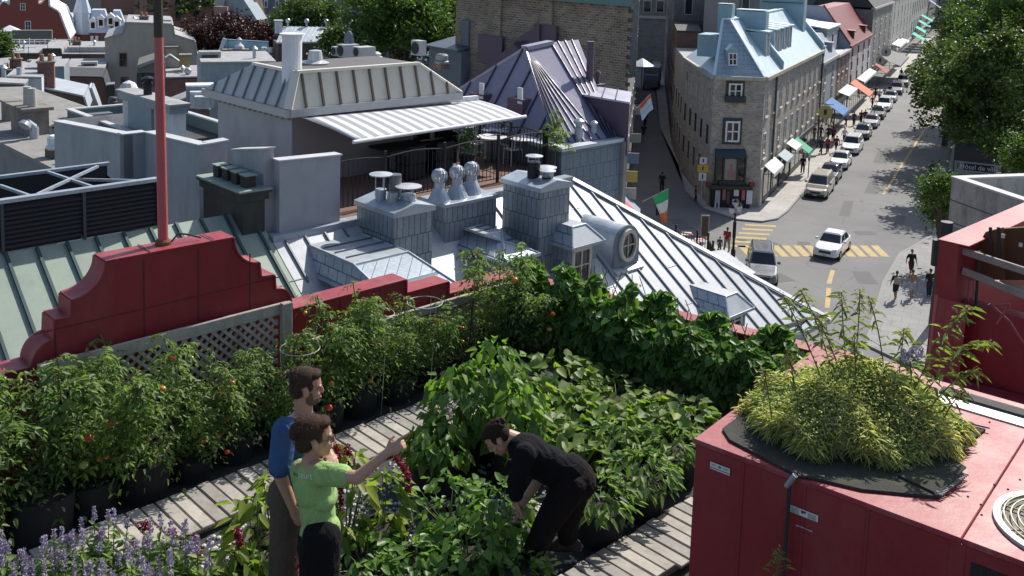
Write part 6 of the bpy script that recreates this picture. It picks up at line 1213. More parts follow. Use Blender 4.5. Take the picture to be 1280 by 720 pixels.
# ================= CARS =================
CARM={}
def carpaint(n,c,r=.28): return mat('paint_'+n,c,r,.15,.04,1,10,0,None,1,.6,.6)
TYRE=mat('tyre_rubber',(.02,.02,.02),.9,0,.2); RIM=mat('alloy_rim',(.4,.41,.42),.35,.7,.1); HL=mat('headlight_glass',(.6,.62,.65),.15,.1,.05); TL=mat('tail_light',(.35,.01,.01),.3,0,.1); TRIMB=mat('black_trim',(.025,.025,.027),.5,0,.1); PLT=mat('number_plate',(.5,.5,.52),.5,0,.05)
def car(label,kind,paint,p,rz,fr=S,group=None):
    # local: front towards -y
    D={'sedan':dict(L=4.4,W=1.74,H=1.45,hood=.92,belt=.98,wa=-.95,wr=-.25,rr=.95,rb=1.55,deck=1.0),'wagon':dict(L=4.8,W=1.84,H=1.72,hood=1.05,belt=1.1,wa=-1.2,wr=-.5,rr=2.1,rb=2.32,deck=1.1),
       'van':dict(L=4.9,W=1.9,H=1.78,hood=1.08,belt=1.12,wa=-1.45,wr=-.6,rr=2.15,rb=2.4,deck=1.12),'hatch':dict(L=4.0,W=1.7,H=1.5,hood=.95,belt=.98,wa=-1.0,wr=-.3,rr=1.4,rb=1.9,deck=1.0)}[kind]
    L,W,H=D['L'],D['W'],D['H']; h=W/2; t=thing('parked_car' if group else 'car',label,'car',(0,0,0),fr,group); t.location=fr.w(p); t.rotation_euler=(0,0,fr.rz+rz); ORI[t.name]=Vector((0,0,0))
    f=-L/2; r=L/2; st=[(f,.42,.62,.74),(f+.1,.26,.74,.88),(f+.5,.22,.86,.97),(D['wa']-.15,.2,D['hood'],1.0),(D['wa']+.1,.2,D['belt'],1.0),(D['rb']-.1,.2,D['belt'],1.0),(D['rb'],.22,D['deck'],.99),(r-.12,.26,D['deck']-.06,.93),(r,.42,D['deck']-.2,.8)]
    def ring(y,zb,zt,k):
        w_=h*k; zm=zb+(zt-zb)*.55; return [Vector(v) for v in ((-w_*.9,y,zb),(-w_,y,zb+.1),(-w_,y,zm),(-w_*.95,y,zt-.05),(-w_*.82,y,zt),(w_*.82,y,zt),(w_*.95,y,zt-.05),(w_,y,zm),(w_,y,zb+.1),(w_*.9,y,zb))]
    mb=MB(); rg=[ring(*s) for s in st]; n=10
    V=[v for q in rg for v in q]; F=[(i*n+j,i*n+(j+1)%n,(i+1)*n+(j+1)%n,(i+1)*n+j) for i in range(len(rg)-1) for j in range(n)]+[tuple(range(n)),tuple(range((len(rg)-1)*n,len(rg)*n))]
    mb.add(V,F)
    lo=[Vector(v) for v in ((-h*.9,D['wa'],D['belt']-.04),(h*.9,D['wa'],D['belt']-.04),(h*.92,D['rb'],D['belt']-.04),(-h*.92,D['rb'],D['belt']-.04))]; hi=[Vector(v) for v in ((-h*.72,D['wr'],H-.03),(h*.72,D['wr'],H-.03),(h*.72,D['rr'],H-.03),(-h*.72,D['rr'],H-.03))]
    mb.loft(lo,hi); mb.loft(hi,[v*1 if False else Vector((v.x*.86,v.y*.9+.05,H+.02)) for v in hi])
    body=part(t,'body',mb,paint,bevel=.03)
    def pane(a,b,c,d,i0=.06,i1=.1,name='window'):
        n_=(b-a).cross(d-a).normalized(); cen=(a+b+c+d)/4; n_=n_ if n_.dot(cen-Vector((0,.2,.6)))>0 else -n_
        def L_(u,v): return a.lerp(b,u).lerp(d.lerp(c,u),v)
        Q_=[L_(i0,i1),L_(1-i0,i1),L_(1-i0,1-i1),L_(i0,1-i1)]; part(t,name,MB().ext([q-n_*.03 for q in Q_],n_*.04),GL)
    pane(lo[0],lo[1],hi[1],hi[0],.05,.08,'windscreen'); pane(lo[3],lo[2],hi[2],hi[3],.08,.12,'rear_window')
    for a,b,c,d in ((lo[1],lo[2],hi[2],hi[1]),(lo[0],lo[3],hi[3],hi[0])):
        k=[0,.46,1] if kind in('sedan','hatch') else [0,.36,.7,1]
        for u0,u1 in zip(k[:-1],k[1:]): pane(a.lerp(b,u0),a.lerp(b,u1),d.lerp(c,u1),d.lerp(c,u0),.07,.12)
    for sx_ in (-1,1):
        part(t,'headlight',MB().ext([(sx_*h*.5,f+.06,.66),(sx_*h*.84,f+.16,.66),(sx_*h*.86,f+.24,.82),(sx_*h*.5,f+.1,.78)],(0,-.05,0)),HL); part(t,'tail_light',MB().box(sx_*h*.6,sx_*h*.88,r-.08,r+.0,D['deck']-.35,D['deck']-.15),TL)
        part(t,'mirror',MB().box(sx_*h*.95,sx_*(h+.16),D['wa']+.25,D['wa']+.4,D['belt'],D['belt']+.15),paint if kind!='van' else TRIMB)
        for y in (f+.82,r-.85):
            wl=part(t,'wheel',MB().tube((sx_*(h-.2),y,.32),(sx_*(h+.015),y,.32),.32,n=18),TYRE); part(t,'rim',MB().tube((sx_*(h+.0),y,.32),(sx_*(h+.025),y,.32),.2,.17,n=12),RIM,parent=wl)
    part(t,'grille',MB().box(-h*.45,h*.45,f-.02,f+.1,.5,.68),TRIMB); part(t,'bumper',MB().box(-h*.78,h*.78,f-.05,f+.08,.3,.46),TRIMB if kind=='van' else paint,bevel=.03); part(t,'number_plate',MB().box(-.18,.18,f-.065,f-.052,.33,.44),PLT)
    if kind in('wagon','van'):
        for sx_ in (-1,1): part(t,'roof_rail',MB().tube((sx_*h*.62,D['wr']+.15,H+.06),(sx_*h*.62,D['rr']-.1,H+.06),.025,n=6),TRIMB if kind=='wagon' else paint)
    return t
WHP=carpaint('white',(.72,.73,.74)); SIL=carpaint('silver',(.36,.37,.38)); BEIP=carpaint('beige',(.42,.39,.31)); NAV=carpaint('dark_blue',(.05,.055,.085)); DGR=carpaint('dark_grey',(.07,.075,.08)); BKP=carpaint('black',(.025,.027,.03))
def parked(label,kind,paint,x,y): 
    q=S.z(x,y,0); L={'sedan':4.4,'wagon':4.8,'van':4.9,'hatch':4}[kind]; car(label,kind,paint,(3.6,q.y+L/2,.01),0,S,'cars parked along the left kerb')
for a in (('beige minivan parked nearest the stone corner','van',BEIP,1023,250),('dark blue sedan parked behind the beige minivan','sedan',NAV,1043,232),('white sedan parked in front of the big white wagon','sedan',WHP,1056,214),('big white sport wagon with roof rails in the parked row','wagon',WHP,1070,195),
   ('dark grey hatchback parked behind the big white wagon','hatch',DGR,1086,176),('silver grey sedan parked fourth from the far end','sedan',SIL,1097,162),('black sedan parked between a silver and a white car','sedan',BKP,1108,151),('white crossover parked midway up the row','wagon',WHP,1118,141),('silver hatchback parked behind the white crossover','hatch',SIL,1127,130),('dark blue wagon parked near the tree shade','wagon',NAV,1136,120),('black wagon parked furthest but one up the street','wagon',BKP,1146,110),('white sedan furthest up the parked row under the tree','sedan',WHP,1156,101)): parked(*a)
fw=S.z(1047,327,0); rw_=S.z(1061,312,0); d=(rw_-fw).normalized(); fr_=S.z(1031,325,0); car('white sedan driving across the yellow crosswalk','sedan',WHP,fr_+d*2.0+Vector((0,0,.01)),math.atan2(-d.x,d.y))
fr_=S.z(946,358,0); car('dark grey wagon with roof rails waiting at the crosswalk beside the silver roof','wagon',carpaint('graphite',(.13,.145,.16)),fr_+Vector((-.2,2.3,.01)),R_(13))
# trucks in the alley
def truck(label,p,rz,cabm,boxm,s=1):
    t=thing('delivery_truck',label,'truck',(0,0,0),N0); t.location=p; t.rotation_euler=(0,0,rz); ORI[t.name]=Vector((0,0,0))
    part(t,'box',MB().box(-1.2,1.2,-.8,4.2,.8,3.3),boxm,bevel=.05); part(t,'cab',MB().ext([(-1.1,-2.6,.5),(-1.1,-.85,.5),(-1.1,-.85,2.3),(-1.1,-1.9,2.3),(-1.1,-2.5,1.4)],(2.2,0,0)),cabm,bevel=.05); part(t,'windscreen',MB().ext([(-.95,-2.5,1.5),(.95,-2.5,1.5),(.95,-1.98,2.2),(-.95,-1.98,2.2)],(0,-.03,0)),GL)
    for sx_ in (-1,1):
        for y in (-1.8,2.8): part(t,'wheel',MB().tube((sx_*.9,y,.45),(sx_*1.15,y,.45),.45,n=14),TYRE)
p=N0.z(817,113,0); truck('white box truck parked in the shaded alley',Vector((p.x,p.y+2.5,0)),R_(-12),carpaint('truck_grey',(.2,.2,.21)),M('truck_box',(.45,.46,.48),.6,.1))
p=N0.z(822,66,0); truck('yellow truck at the far end of the alley',Vector((p.x+1,p.y+3,0)),R_(70),carpaint('yellow',(.6,.38,.02)),carpaint('yellow',(0,0,0)))
p=N0.z(808,72,0); car('dark car parked in the alley behind the white box truck','sedan',BKP,(p.x,p.y,0),R_(-10),N0)
# ================= RIGHT SIDE: CONCRETE BUILDING, GARAGE SIGN =================
T_=Frame(75); ct=N0.hit(1190,222,(0,42,0),(0,1,0)); c0=T_.I@ct; zc_=ct.z
CNC=mat('weathered_concrete',(.36,.35,.335),.9,0,.2,1.2,9,.4,(.15,.14,.13),1.4)
t=thing('concrete_building','weathered concrete parapet building behind the red party wall','building',(c0.x+4,c0.y+4,0),T_)
part(t,'front_wall',MB().box(c0.x,c0.x+16,c0.y,c0.y+.35,0,zc_),CNC); part(t,'left_wall',MB().box(c0.x,c0.x+.35,c0.y+.351,c0.y+14,0,zc_),CNC); part(t,'roof_deck',MB().box(c0.x+.35,c0.x+16,c0.y+.351,c0.y+14,0,zc_-1.3),M('pale_roof_gravel',(.35,.35,.34),.95,.15))
part(t,'coping',MB().box(c0.x-.04,c0.x+16,c0.y-.05,c0.y+.4,zc_,zc_+.07).box(c0.x-.05,c0.x+.4,c0.y+.401,c0.y+14,zc_,zc_+.07),M('light_coping',(.5,.49,.47),.8,.1))
for dz in (.95,1.9): part(t,'joint',MB().box(c0.x-.012,c0.x+16,c0.y-.012,c0.y,zc_-dz-.05,zc_-dz),M('joint_dark',(.1,.1,.1),.9,.1))
for k in range(3): part(t,'blue_panel',MB().box(c0.x+.35+k*1.75,c0.x+1.75+k*1.75,c0.y-.03,c0.y,zc_-3.3,zc_-2.1),brick('blue_grey_glass_block',(.15,.19,.25),(.18,.22,.28),(.26,.27,.28),.2,.2,.02,.3,0,.3))
px=N0.hit(1182,300,(0,36,0),(0,1,0)); t=thing('black_boiler_flue','short black flue pipe left of the concrete building','flue',(px.x,36,px.z-2),N0); part(t,'pipe',MB().tube((px.x,36,px.z-2),(px.x,36,px.z+.7),.22,n=12),BLK); part(t,'bracket',MB().box(px.x-.45,px.x-.2,35.9,36.1,px.z-1,px.z),BLK)
gs=S.z(1210,226,0); gx,gy=gs.x,gs.y
t=thing('garage_entrance','dark walled car park entrance under the trees with a long pale sign','building',(gx+4,gy,0),S); SB=lambda x,y,yy=gy: S.b(x,y,yy)
a=SB(1194,193);b=SB(1252,219)
part(t,'wall',MB().box(a.x-.1,b.x+6,gy,gy+4,0,a.z+.6),CHAR)
zs0=SB(1200,217).z; zs1=SB(1200,201).z
part(t,'sign_board',MB().box(a.x,b.x,gy-.12,gy-.002,zs0,zs1),M('sign_grey',(.36,.35,.33),.6,.1)); part(t,'sign_panel',MB().box(a.x+(b.x-a.x)*.2,a.x+(b.x-a.x)*.84,gy-.15,gy-.121,zs0+(zs1-zs0)*.36,zs0+(zs1-zs0)*.88),M('sign_black',(.02,.02,.02),.5,.1))
part(t,'small_print',MB().box(a.x+(b.x-a.x)*.32,a.x+(b.x-a.x)*.75,gy-.135,gy-.121,zs0+(zs1-zs0)*.14,zs0+(zs1-zs0)*.2),INK)
def text(root,s,loc,size,m,rx=90,name='lettering'):
    cu=bpy.data.curves.new('lettering','FONT'); cu.body=s; cu.size=size; cu.extrude=.006; cu.align_x='CENTER'; cu.align_y='CENTER'
    o=bpy.data.objects.new('tmp_text',cu); COL.objects.link(o); dg=bpy.context.evaluated_depsgraph_get(); me=bpy.data.meshes.new_from_object(o.evaluated_get(dg)); bpy.data.objects.remove(o); bpy.data.curves.remove(cu)
    me.materials.clear(); me.materials.append(m); ob=bpy.data.objects.new(name,me); COL.objects.link(ob); ob.parent=root; ob.location=Vector(loc)-ORI[root.name]; ob.rotation_euler=(R_(rx),0,0); return ob
WT=M('sign_white',(.7,.7,.68),.6,.03); hgt_=(zs1-zs0)
text(t,'Hôtel de ville',((a.x+b.x)/2+.02*(b.x-a.x),gy-.16,zs0+hgt_*.61),hgt_*.5,WT); text(t,'P',(a.x+(b.x-a.x)*.09,gy-.13,zs0+hgt_*.6),hgt_*.6,INK); text(t,'24h',(a.x+(b.x-a.x)*.92,gy-.13,zs0+hgt_*.6),hgt_*.38,INK)
# ================= PLANTS =================
def leafmesh(name,P,size,asp=.5,yaw=None,pitch=None,roll=.6,fold=.25,droop=.15,mat_=None,rng=RNG):
    P=np.asarray(P,float); n=len(P); size=np.broadcast_to(np.asarray(size,float),(n,))
    yaw=rng.uniform(0,2*np.pi,n) if yaw is None else yaw; pitch=rng.normal(.0,.45,n) if pitch is None else pitch
    d=np.stack([np.cos(yaw)*np.cos(pitch),np.sin(yaw)*np.cos(pitch),np.sin(pitch)],1)
    s=np.stack([-np.sin(yaw),np.cos(yaw),np.zeros(n)],1); u=np.cross(d,s)*1.0
    r=rng.normal(0,roll,n); c_,s_=np.cos(r)[:,None],np.sin(r)[:,None]; s2=s*c_+u*s_; u2=-s*s_+u*c_
    S_=size[:,None]; w=S_*asp; dz=np.array([0,0,1.])
    V=np.empty((n,6,3)); V[:,0]=P; V[:,1]=P+d*S_*.28+s2*w*.5+u2*w*fold; V[:,2]=P+d*S_*.66+s2*w*.38+u2*w*fold*.7-dz*S_*droop*.4
    V[:,3]=P+d*S_-dz*S_*droop; V[:,4]=P+d*S_*.66-s2*w*.38+u2*w*fold*.7-dz*S_*droop*.4; V[:,5]=P+d*S_*.28-s2*w*.5+u2*w*fold
    return rawmesh(name,V.reshape(-1,3),n,mat_,rng)
def rawmesh(name,V,n,mat_,rng=RNG):
    me=bpy.data.meshes.new(name); me.vertices.add(n*6); me.vertices.foreach_set('co',V.astype(np.float32).ravel())
    idx=np.array([0,1,2,3,0,3,4,5]); L=(np.arange(n)[:,None]*6+idx[None]).ravel(); me.loops.add(n*8); me.loops.foreach_set('vertex_index',L.astype(np.int32))
    me.polygons.add(n*2); me.polygons.foreach_set('loop_start',(np.arange(n*2)*4).astype(np.int32)); me.update(calc_edges=True)
    at=me.attributes.new('rnd','FLOAT','POINT'); at.data.foreach_set('value',np.repeat(rng.uniform(0,1,n),6).astype(np.float32))
    if mat_: me.materials.append(mat_)
    me.validate(); return me
def radial(P,c,jit=.5): # leaves point outward
    d=P-np.asarray(c); return np.arctan2(d[:,1],d[:,0])+RNG.normal(0,jit,len(P))
# --- trees ---
LT1=leaf('maple_leaf',(.05,.095,.026),(.095,.155,.042),.4,.5,.35); LT2=leaf('linden_leaf',(.055,.09,.026),(.10,.14,.045),.34,.5,.35); LT3=leaf('plum_leaf',(.04,.022,.024),(.075,.036,.036),.2,.5,.4,(1.3,.8,.8)); BARK=M('bark',(.07,.055,.045),.95,.3)
def treecrown(R,n=110,per=55,cl=.9,size=.42,seed=1,flat=1.0):
    rng=np.random.default_rng(seed); v=rng.normal(size=(n,3)); v/=np.linalg.norm(v,axis=1)[:,None]; rad=rng.uniform(.35,1,n)**.6; C=v*rad[:,None]*np.array(R); C[:,2]*=flat
    C+=rng.normal(0,.12,C.shape)*np.array(R); k=rng.uniform(.55,1.25,n)*cl
    P=(C[:,None,:]+rng.normal(0,1,(n,per,3))*k[:,None,None]*np.array([.6,.6,.42])).reshape(-1,3); return P,C,rng
def tree(label,p,h,R,mt,seed,n=110,per=55,cl=.9,size=.42,group=None,name='tree',toff=0):
    p=Vector(p); t=thing(name,label,'tree',p,N0,group); P,C,rng=treecrown(R,n,per,cl,size,seed); cz=h-R[2]*.95
    me=leafmesh('crown',P+np.array([0,0,cz]),rng.uniform(.6,1.25,len(P))*size,.62,mat_=mt,roll=.9,rng=rng); raw('crown',me,t)
    tm=MB(); r=.03*h; tm.tube(p+Vector((toff,0,0)),p+Vector((.1+toff*.4,.05,cz*.75)),r,r*.6,10)
    for i in range(9):
        c=C[int(rng.integers(len(C)))]; q=p+Vector((.1+toff*.55,.05,cz*(.55+.03*i))); tm.tube(q,p+Vector((c[0]*.8,c[1]*.8,cz+c[2]*.7)),r*.35,r*.1,6)
    part(t,'trunk',tm,BARK); return t
def at_(x,y,Y): return N0.hit(x,y,(0,Y,0),(0,1,0))
def treepx(label,x,ytop,ybot,Y_,w,mt,seed,**k):   # crown from its measured outline at a given distance
    c=at_(x,(ytop+ybot)/2,Y_); rz=(ybot-ytop)/2/CF*Y_; rx=w/2/CF*Y_; return tree(label,(c.x,c.y,0),c.z+rz,(rx,rx,rz),mt,seed,**k)
sp=S.w
treepx('large leafy tree overhanging the street, nearest the car park sign',1236,35,195,84,120,LT2,3,toff=2.6,n=170,per=80,cl=.95,size=.40)
treepx('big dense tree behind the nearest street tree, at the right edge',1262,-25,110,100,130,LT1,4,n=150,per=70,cl=1.1,size=.45)
treepx('tree with low spreading crown overhanging the parked cars end',1188,50,140,108,80,LT2,5,n=110,per=70,cl=1.0,size=.42)
treepx('tall tree behind the low spreading one on the park side',1232,-15,80,125,100,LT2,6,n=120,per=60,cl=1.2,size=.5)
treepx('distant street tree by the end of the teal awnings',1185,30,60,165,26,LT2,8,n=40,per=50,cl=.8,size=.45)
c=at_(1158,247,52); tree('small light green tree sticking out left of the concrete building',(c.x+1.2,c.y+.6,0),c.z+1.1,(1.35,1.0,1.0),leaf('young_leaf',(.05,.09,.018),(.10,.16,.04),.4,.5,.8),9,n=60,per=45,cl=.5,size=.19)
tree('low round street tree standing on the plaza behind the concrete building',(29.5,62.5,0),6.2,(2.2,2.2,1.9),LT2,44,n=70,per=50,cl=.7,size=.3)
c=at_(1268,192,60); tree('bright green small tree behind the concrete parapet at the right edge',(c.x+.7,c.y,0),c.z+1.3,(1.5,1.1,1.2),leaf('young_leaf',(0,0,0),(0,0,0)),10,n=60,per=45,cl=.5,size=.2)
treepx('big dark green maple behind the terrace house roof, beside the brick tower',500,-25,78,78,150,LT1,11,n=170,per=75,cl=.9,size=.36)
treepx('green maple left of the brick tower, partly behind the shed',556,-20,70,84,70,LT1,17,n=90,per=70,cl=.9,size=.36)
treepx('lighter green tree standing above the pale ridge roof with finials',382,-2,52,100,78,LT2,12,n=110,per=60,cl=.8,size=.36)
treepx('leafy green tree between the pale ridge roof and the dish',428,36,82,72,60,LT2,13,n=80,per=50,cl=.6,size=.28)
treepx('dark purple leaved tree above the sky blue roof',278,20,72,105,90,LT3,14,n=110,per=60,cl=.8,size=.38)
treepx('smaller dark purple tree right of the larger purple one',322,28,72,108,44,LT3,15,n=70,per=50,cl=.7,size=.38)
treepx('round green tree at the left edge beside the dark fascia house',-2,40,76,96,26,LT1,16,n=50,per=50,cl=.6,size=.34)
for i,(x,yt,yb_,Y_,w) in enumerate(((232,-12,22,190,70),(205,-8,14,230,50),(395,-14,6,210,60),(440,-10,10,240,80))): treepx(('wide','small rounded','hazy','broad hazy')[i]+' distant tree on the skyline '+('right of the pole tip','just behind the pole tip','above the pale ridge roof','above the big maple')[i],x,yt,yb_,Y_,w,LT2 if i%2 else LT1,20+i,n=60,per=50,cl=1.4,size=.8)
for i,(x,y) in enumerate(((14.6,27),(14.8,41),(15,55))): q=S.w((x,y,0)); tree(('nearest','middle','farthest')[i]+' of the three shade trees added along the right pavement to shade the road',(q.x,q.y,0),11.5,(5.2,5.2,4.2),LT2,60+i,n=120,per=60,cl=1.0,size=.42)  # added behind the front crowns so their shadow falls on the road
# far backdrop of town and hills
fr_m=[M('far_brick',(.22,.13,.10),.9,.2),M('far_grey',(.28,.28,.28),.9,.2),M('far_stone',(.24,.22,.19),.9,.2),M('far_white',(.46,.46,.46),.9,.15)]
roofs_=[M('far_roof_dark',(.09,.095,.1),.7,.2),M('far_roof_light',(.4,.42,.44),.6,.15),M('far_roof_blue',(.25,.34,.42),.6,.15),M('far_roof_red',(.2,.07,.05),.7,.2)]
rf=random.Random(21); nm=0
wl=['dark red brick','plain grey','brown stone','off white']; rl=['dark grey roof','pale metal roof','blue metal roof','red roof']
spots=[]
for Y_ in (125,150,180,215,260,310,370):
    n=9 if Y_<200 else 12
    for i in range(n):
        x=-60+660*(i+rf.uniform(.1,.9))/n
        spots.append((x,Y_*rf.uniform(.95,1.08)))
for i,(x,Y_) in enumerate(spots):
    if Y_<190 and x<330 or Y_<240 and x<180: continue
    X=(x-640)/CF*Y_; g=rf.uniform(0,.0); hh=rf.uniform(6,10)*(1+Y_/700)+max(0,(Y_-200)*.012); w_=rf.uniform(7,12); d_=rf.uniform(8,13); wi=rf.randrange(4); ri=rf.randrange(4)
    r=[4.5,3.5,2.5][rf.randrange(3)]; a=R_(-46+rf.choice((0,90))); p=Vector((X,Y_,0)); t=thing('town_house',f'{wl[wi]} town house, {rl[ri]}, among the distant roofs '+('left of the pole','right of the pole','behind the maples')[0 if x<190 else 1 if x<380 else 2],'house',p,N0,'distant town houses'); t.rotation_euler=(0,0,a); o=p
    part(t,'wall',MB().box(o.x-w_/2,o.x+w_/2,o.y-d_/2,o.y+d_/2,0,hh),fr_m[wi]); part(t,'roof',MB().loft([o+Vector(v) for v in ((-w_/2-.2,-d_/2-.2,hh),(w_/2+.2,-d_/2-.2,hh),(w_/2+.2,d_/2+.2,hh),(-w_/2-.2,d_/2+.2,hh))],[o+Vector(v) for v in ((-w_/2*.35,-d_/2,hh+r*.8),(w_/2*.35,-d_/2,hh+r*.8),(w_/2*.35,d_/2,hh+r*.8),(-w_/2*.35,d_/2,hh+r*.8))]),roofs_[ri])
    if Y_<230:
        for s in (-1,1):
            for k in range(3):
                u=-w_/2+w_*(k+.5)/3; part(t,'window',MB().box(o.x+u-.5,o.x+u+.5,o.y-d_/2-.05,o.y-d_/2,hh-3+s*1.5-1,hh-3+s*1.5+.7),GL) if s>0 or hh>7 else None
        part(t,'chimney',MB().box(o.x+w_*.2,o.x+w_*.2+.9,o.y,o.y+.9,hh,hh+r+1),fr_m[wi])
    t['label']=t['label']
hotel=thing('stone_hotel','big grey stone building with white framed windows behind the purple tree','building',(-55,150,0),N0); A0_=at_(318,0,150); B0_=at_(480,0,150); part(hotel,'wall',MB().box(A0_.x,B0_.x,150,162,0,19),brick('grey_far_stone',(.2,.2,.2),(.17,.17,.17),(.12,.12,.12),1.2,.5,.03))
for x in (333,347,359,386,437,452): 
    for y in (5,23): p=at_(x-3,y-5,149.9); q=at_(x+2,y+5,149.9); o=part(hotel,'window',MB().box(p.x,q.x,149.8,150.05,q.z,p.z),WHT); part(hotel,'pane',MB().box(p.x+.2,q.x-.2,149.75,149.85,q.z+.2,p.z-.2),GL,parent=o)
t=thing('steep_roof_block','grey blue steep roofed building with brick chimney behind the purple trees','building',at_(280,20,128),N0); 
def nb(t,name,x0,y0,x1,y1,Y_,dep,m): p=at_(x0,y0,Y_);q=at_(x1,y1,Y_); return part(t,name,MB().box(p.x,q.x,Y_,Y_+dep,q.z,p.z),m)
nb(t,'tower',268,-15,280,22,128,3,LGR); nb(t,'white_panel',280,-10,291,14,129,3,WHT); part(t,'roof',MB().ext([at_(291,-8,128),at_(300,-8,128),at_(322,26,128),at_(291,26,128)],(0,5,0)),BLU); nb(t,'chimney',267,8,284,24,126,1.5,M('pinkish_brick',(.3,.2,.17),.9,.2)); nb(t,'wall',265,22,300,40,129,4,BEI)
part(t,'dark_gable',MB().ext([at_(303,-10,132),at_(318,0,132),at_(322,22,132),at_(322,40,132),at_(303,40,132)],(0,4,0)),BRB)
hm=MB(); xs=np.linspace(-1600,1600,60); V=[]
for i,x in enumerate(xs): V+= [(x,1500,-5),(x,1500,62+14*math.sin(i*.5)+9*math.sin(i*1.3)),(x,1900,20)]
hm.add(V,[(3*i,3*i+3,3*i+4,3*i+1) for i in range(59)]+[(3*i+1,3*i+4,3*i+5,3*i+2) for i in range(59)]); structure('hills',hm,M('far_hill',(.07,.085,.075),.95,.3),fr=N0)
# --- garden plants ---
LV={k:leaf(k+'_leaf',*v) for k,v in dict(tomato=((.10,.16,.05),(.20,.28,.10),.5,.5,5),bean=((.075,.155,.04),(.15,.26,.07),.46,.42,4),broad=((.10,.18,.045),(.18,.28,.08),.5,.45,4),squash=((.13,.21,.06),(.24,.31,.10),.48,.5,4),egg=((.11,.19,.06),(.20,.28,.10),.46,.5,5),low=((.09,.18,.045),(.17,.28,.075),.46,.4,5),amar=((.13,.20,.045),(.26,.31,.075),.5,.5,4),hys=((.13,.21,.065),(.22,.30,.11),.5,.5,5),weed=((.14,.19,.065),(.23,.28,.11),.5,.5,5)).items()}
STEM=mat('green_stem',(.10,.13,.04),.7,0,.2); DSTEM=mat('brown_stem',(.13,.10,.05),.8,0,.2)
POT=mat('black_fabric_pot',(.016,.016,.017),.9,0,.3,9,80,.4); SOIL=mat('dark_soil',(.03,.024,.018),.95,0,.4,9,60,.6)
def pot(t,p,r,h):
    o=part(t,'pot',MB().lathe(p,[(r*.88,0),(r,h*.9),(r*1.03,h),(r*.95,h),(r*.93,h*.9)],18),POT); part(t,'soil',MB().lathe(Vector(p)+Vector((0,0,h*.86)),[(r*.93,0),(r*.5,.03)],14),SOIL,parent=o)
FR={k:mat('tomato_'+k,c,.25,0,.1,8,30,0) for k,c in dict(green=(.20,.28,.05),orange=(.55,.20,.03),red=(.5,.05,.02)).items()}
def petioles(rng,n,h,r,z0,seglen,per,lsz):
    P=[];Y=[];Pi=[];st=MB()
    ns=5
    stems=[]
    for s in range(ns):
        a=rng.uniform(0,6.28); b=[Vector((r*.18*math.cos(a),r*.18*math.sin(a),z0))]
        for k in range(1,7): b.append(b[-1]+Vector((rng.normal(0,.03)+r*.10*math.cos(a),rng.normal(0,.03)+r*.10*math.sin(a),(h-z0)/6*rng.uniform(.8,1.1))))
        stems.append(b); st.path(b,.006,5)
    for i in range(n):
        b=stems[i%ns]; u=rng.uniform(.02,1)**.85*5.99; k=int(u); p=b[k].lerp(b[k+1],u-k); a=rng.uniform(0,6.28); L=seglen*rng.uniform(.5,1.2)*(1.15-.5*(p.z-z0)/(h-z0)); el=rng.uniform(-.2,.7); d=Vector((math.cos(a)*math.cos(el),math.sin(a)*math.cos(el),math.sin(el)))
        if i%3==0: st.tube(p,p+d*L*.8+Vector((0,0,-L*.15)),.003,.0015,4)
        for j in range(per):
            v=(j//2+1)/(per/2+.5); q=p+d*L*v+Vector((0,0,-L*.45*v*v)); P.append(q); sd=1 if j%2 else -1; last=j==per-1
            Y.append(a+(0 if last else sd*1.0)+rng.normal(0,.3)); Pi.append(el*.5-.5*v+rng.normal(0,.25))
    return np.array(P),np.array(Y),np.array(Pi),st
def tomato_proto(seed,h=1.0,r=.3,n=130,fruit=7):
    rng=np.random.default_rng(seed); t=thing('tomato_plant','x','plant',(0,0,0),N0); P,Yw,Pi,st=petioles(rng,n,h,r,.22,.25,7,.05)
    raw('foliage',leafmesh('foliage',P,rng.uniform(.026,.056,len(P)),.48,Yw,Pi,.6,.2,.3,LV['tomato'],rng),t); part(t,'stems',st,STEM); pot(t,(0,0,0),.19,.3)
    for i in range(fruit):
        p=P[int(rng.integers(len(P)))]; k=('green','green','green','orange','orange','red')[int(rng.integers(6))]; s=rng.uniform(.018,.033); q=Vector((p[0]*1.08,p[1]*1.08,max(.35,p[2]-.03)))
        part(t,'fruit',MB().ball(q,s,10,7,.92),FR[k],smooth=True)
    return t
def place(proto,label,p,rz,s,first,group,fr=G):
    loc=fr.w(p)
    if first: proto.location=loc; proto.rotation_euler=(0,0,rz); proto.scale=(s,)*3 if not hasattr(s,'__len__') else s; proto['label']=label; proto['group']=group; return proto
    return dup(proto,label,loc,rz,s,group=group)
tp=[tomato_proto(31,1.14,.34,340,9),tomato_proto(32,1.04,.38,330,8),tomato_proto(33,1.2,.30,300,7)]; used=[False]*3
TL_=[('tomato plant at the left frame edge below the red parapet',-7.1,1.75,1.1),('bushy tomato plant hiding the left fence post',-7.05,2.25,1.1),('tomato plant with orange fruit, first right of the left fence post',-7.15,2.62,1.06),('tall tomato plant before the middle of the lattice, left of its centre',-7.1,3.02,1.0),('tomato plant at the lattice centre with a pale green fruit hanging low',-7.12,3.42,.80),('dark tomato plant right of the lattice centre',-7.15,3.82,.76),('tomato plant just left of the right fence post',-7.12,4.22,.76),('tomato plant with yellow fruit in front of the right fence post',-7.15,4.68,.98),
 ('tomato plant right of the fence post under the first red step',-7.18,5.08,.93),('tomato plant reaching above the grey board',-7.18,5.5,.9),('tomato plant at the middle of the grey board',-7.2,5.92,.66),('tomato plant below the second red step',-7.2,6.36,.68),('pale tomato plant near the parapet corner',-7.15,6.78,.98),('last tomato plant in the parapet corner beside the vines',-6.85,7.1,.95)]
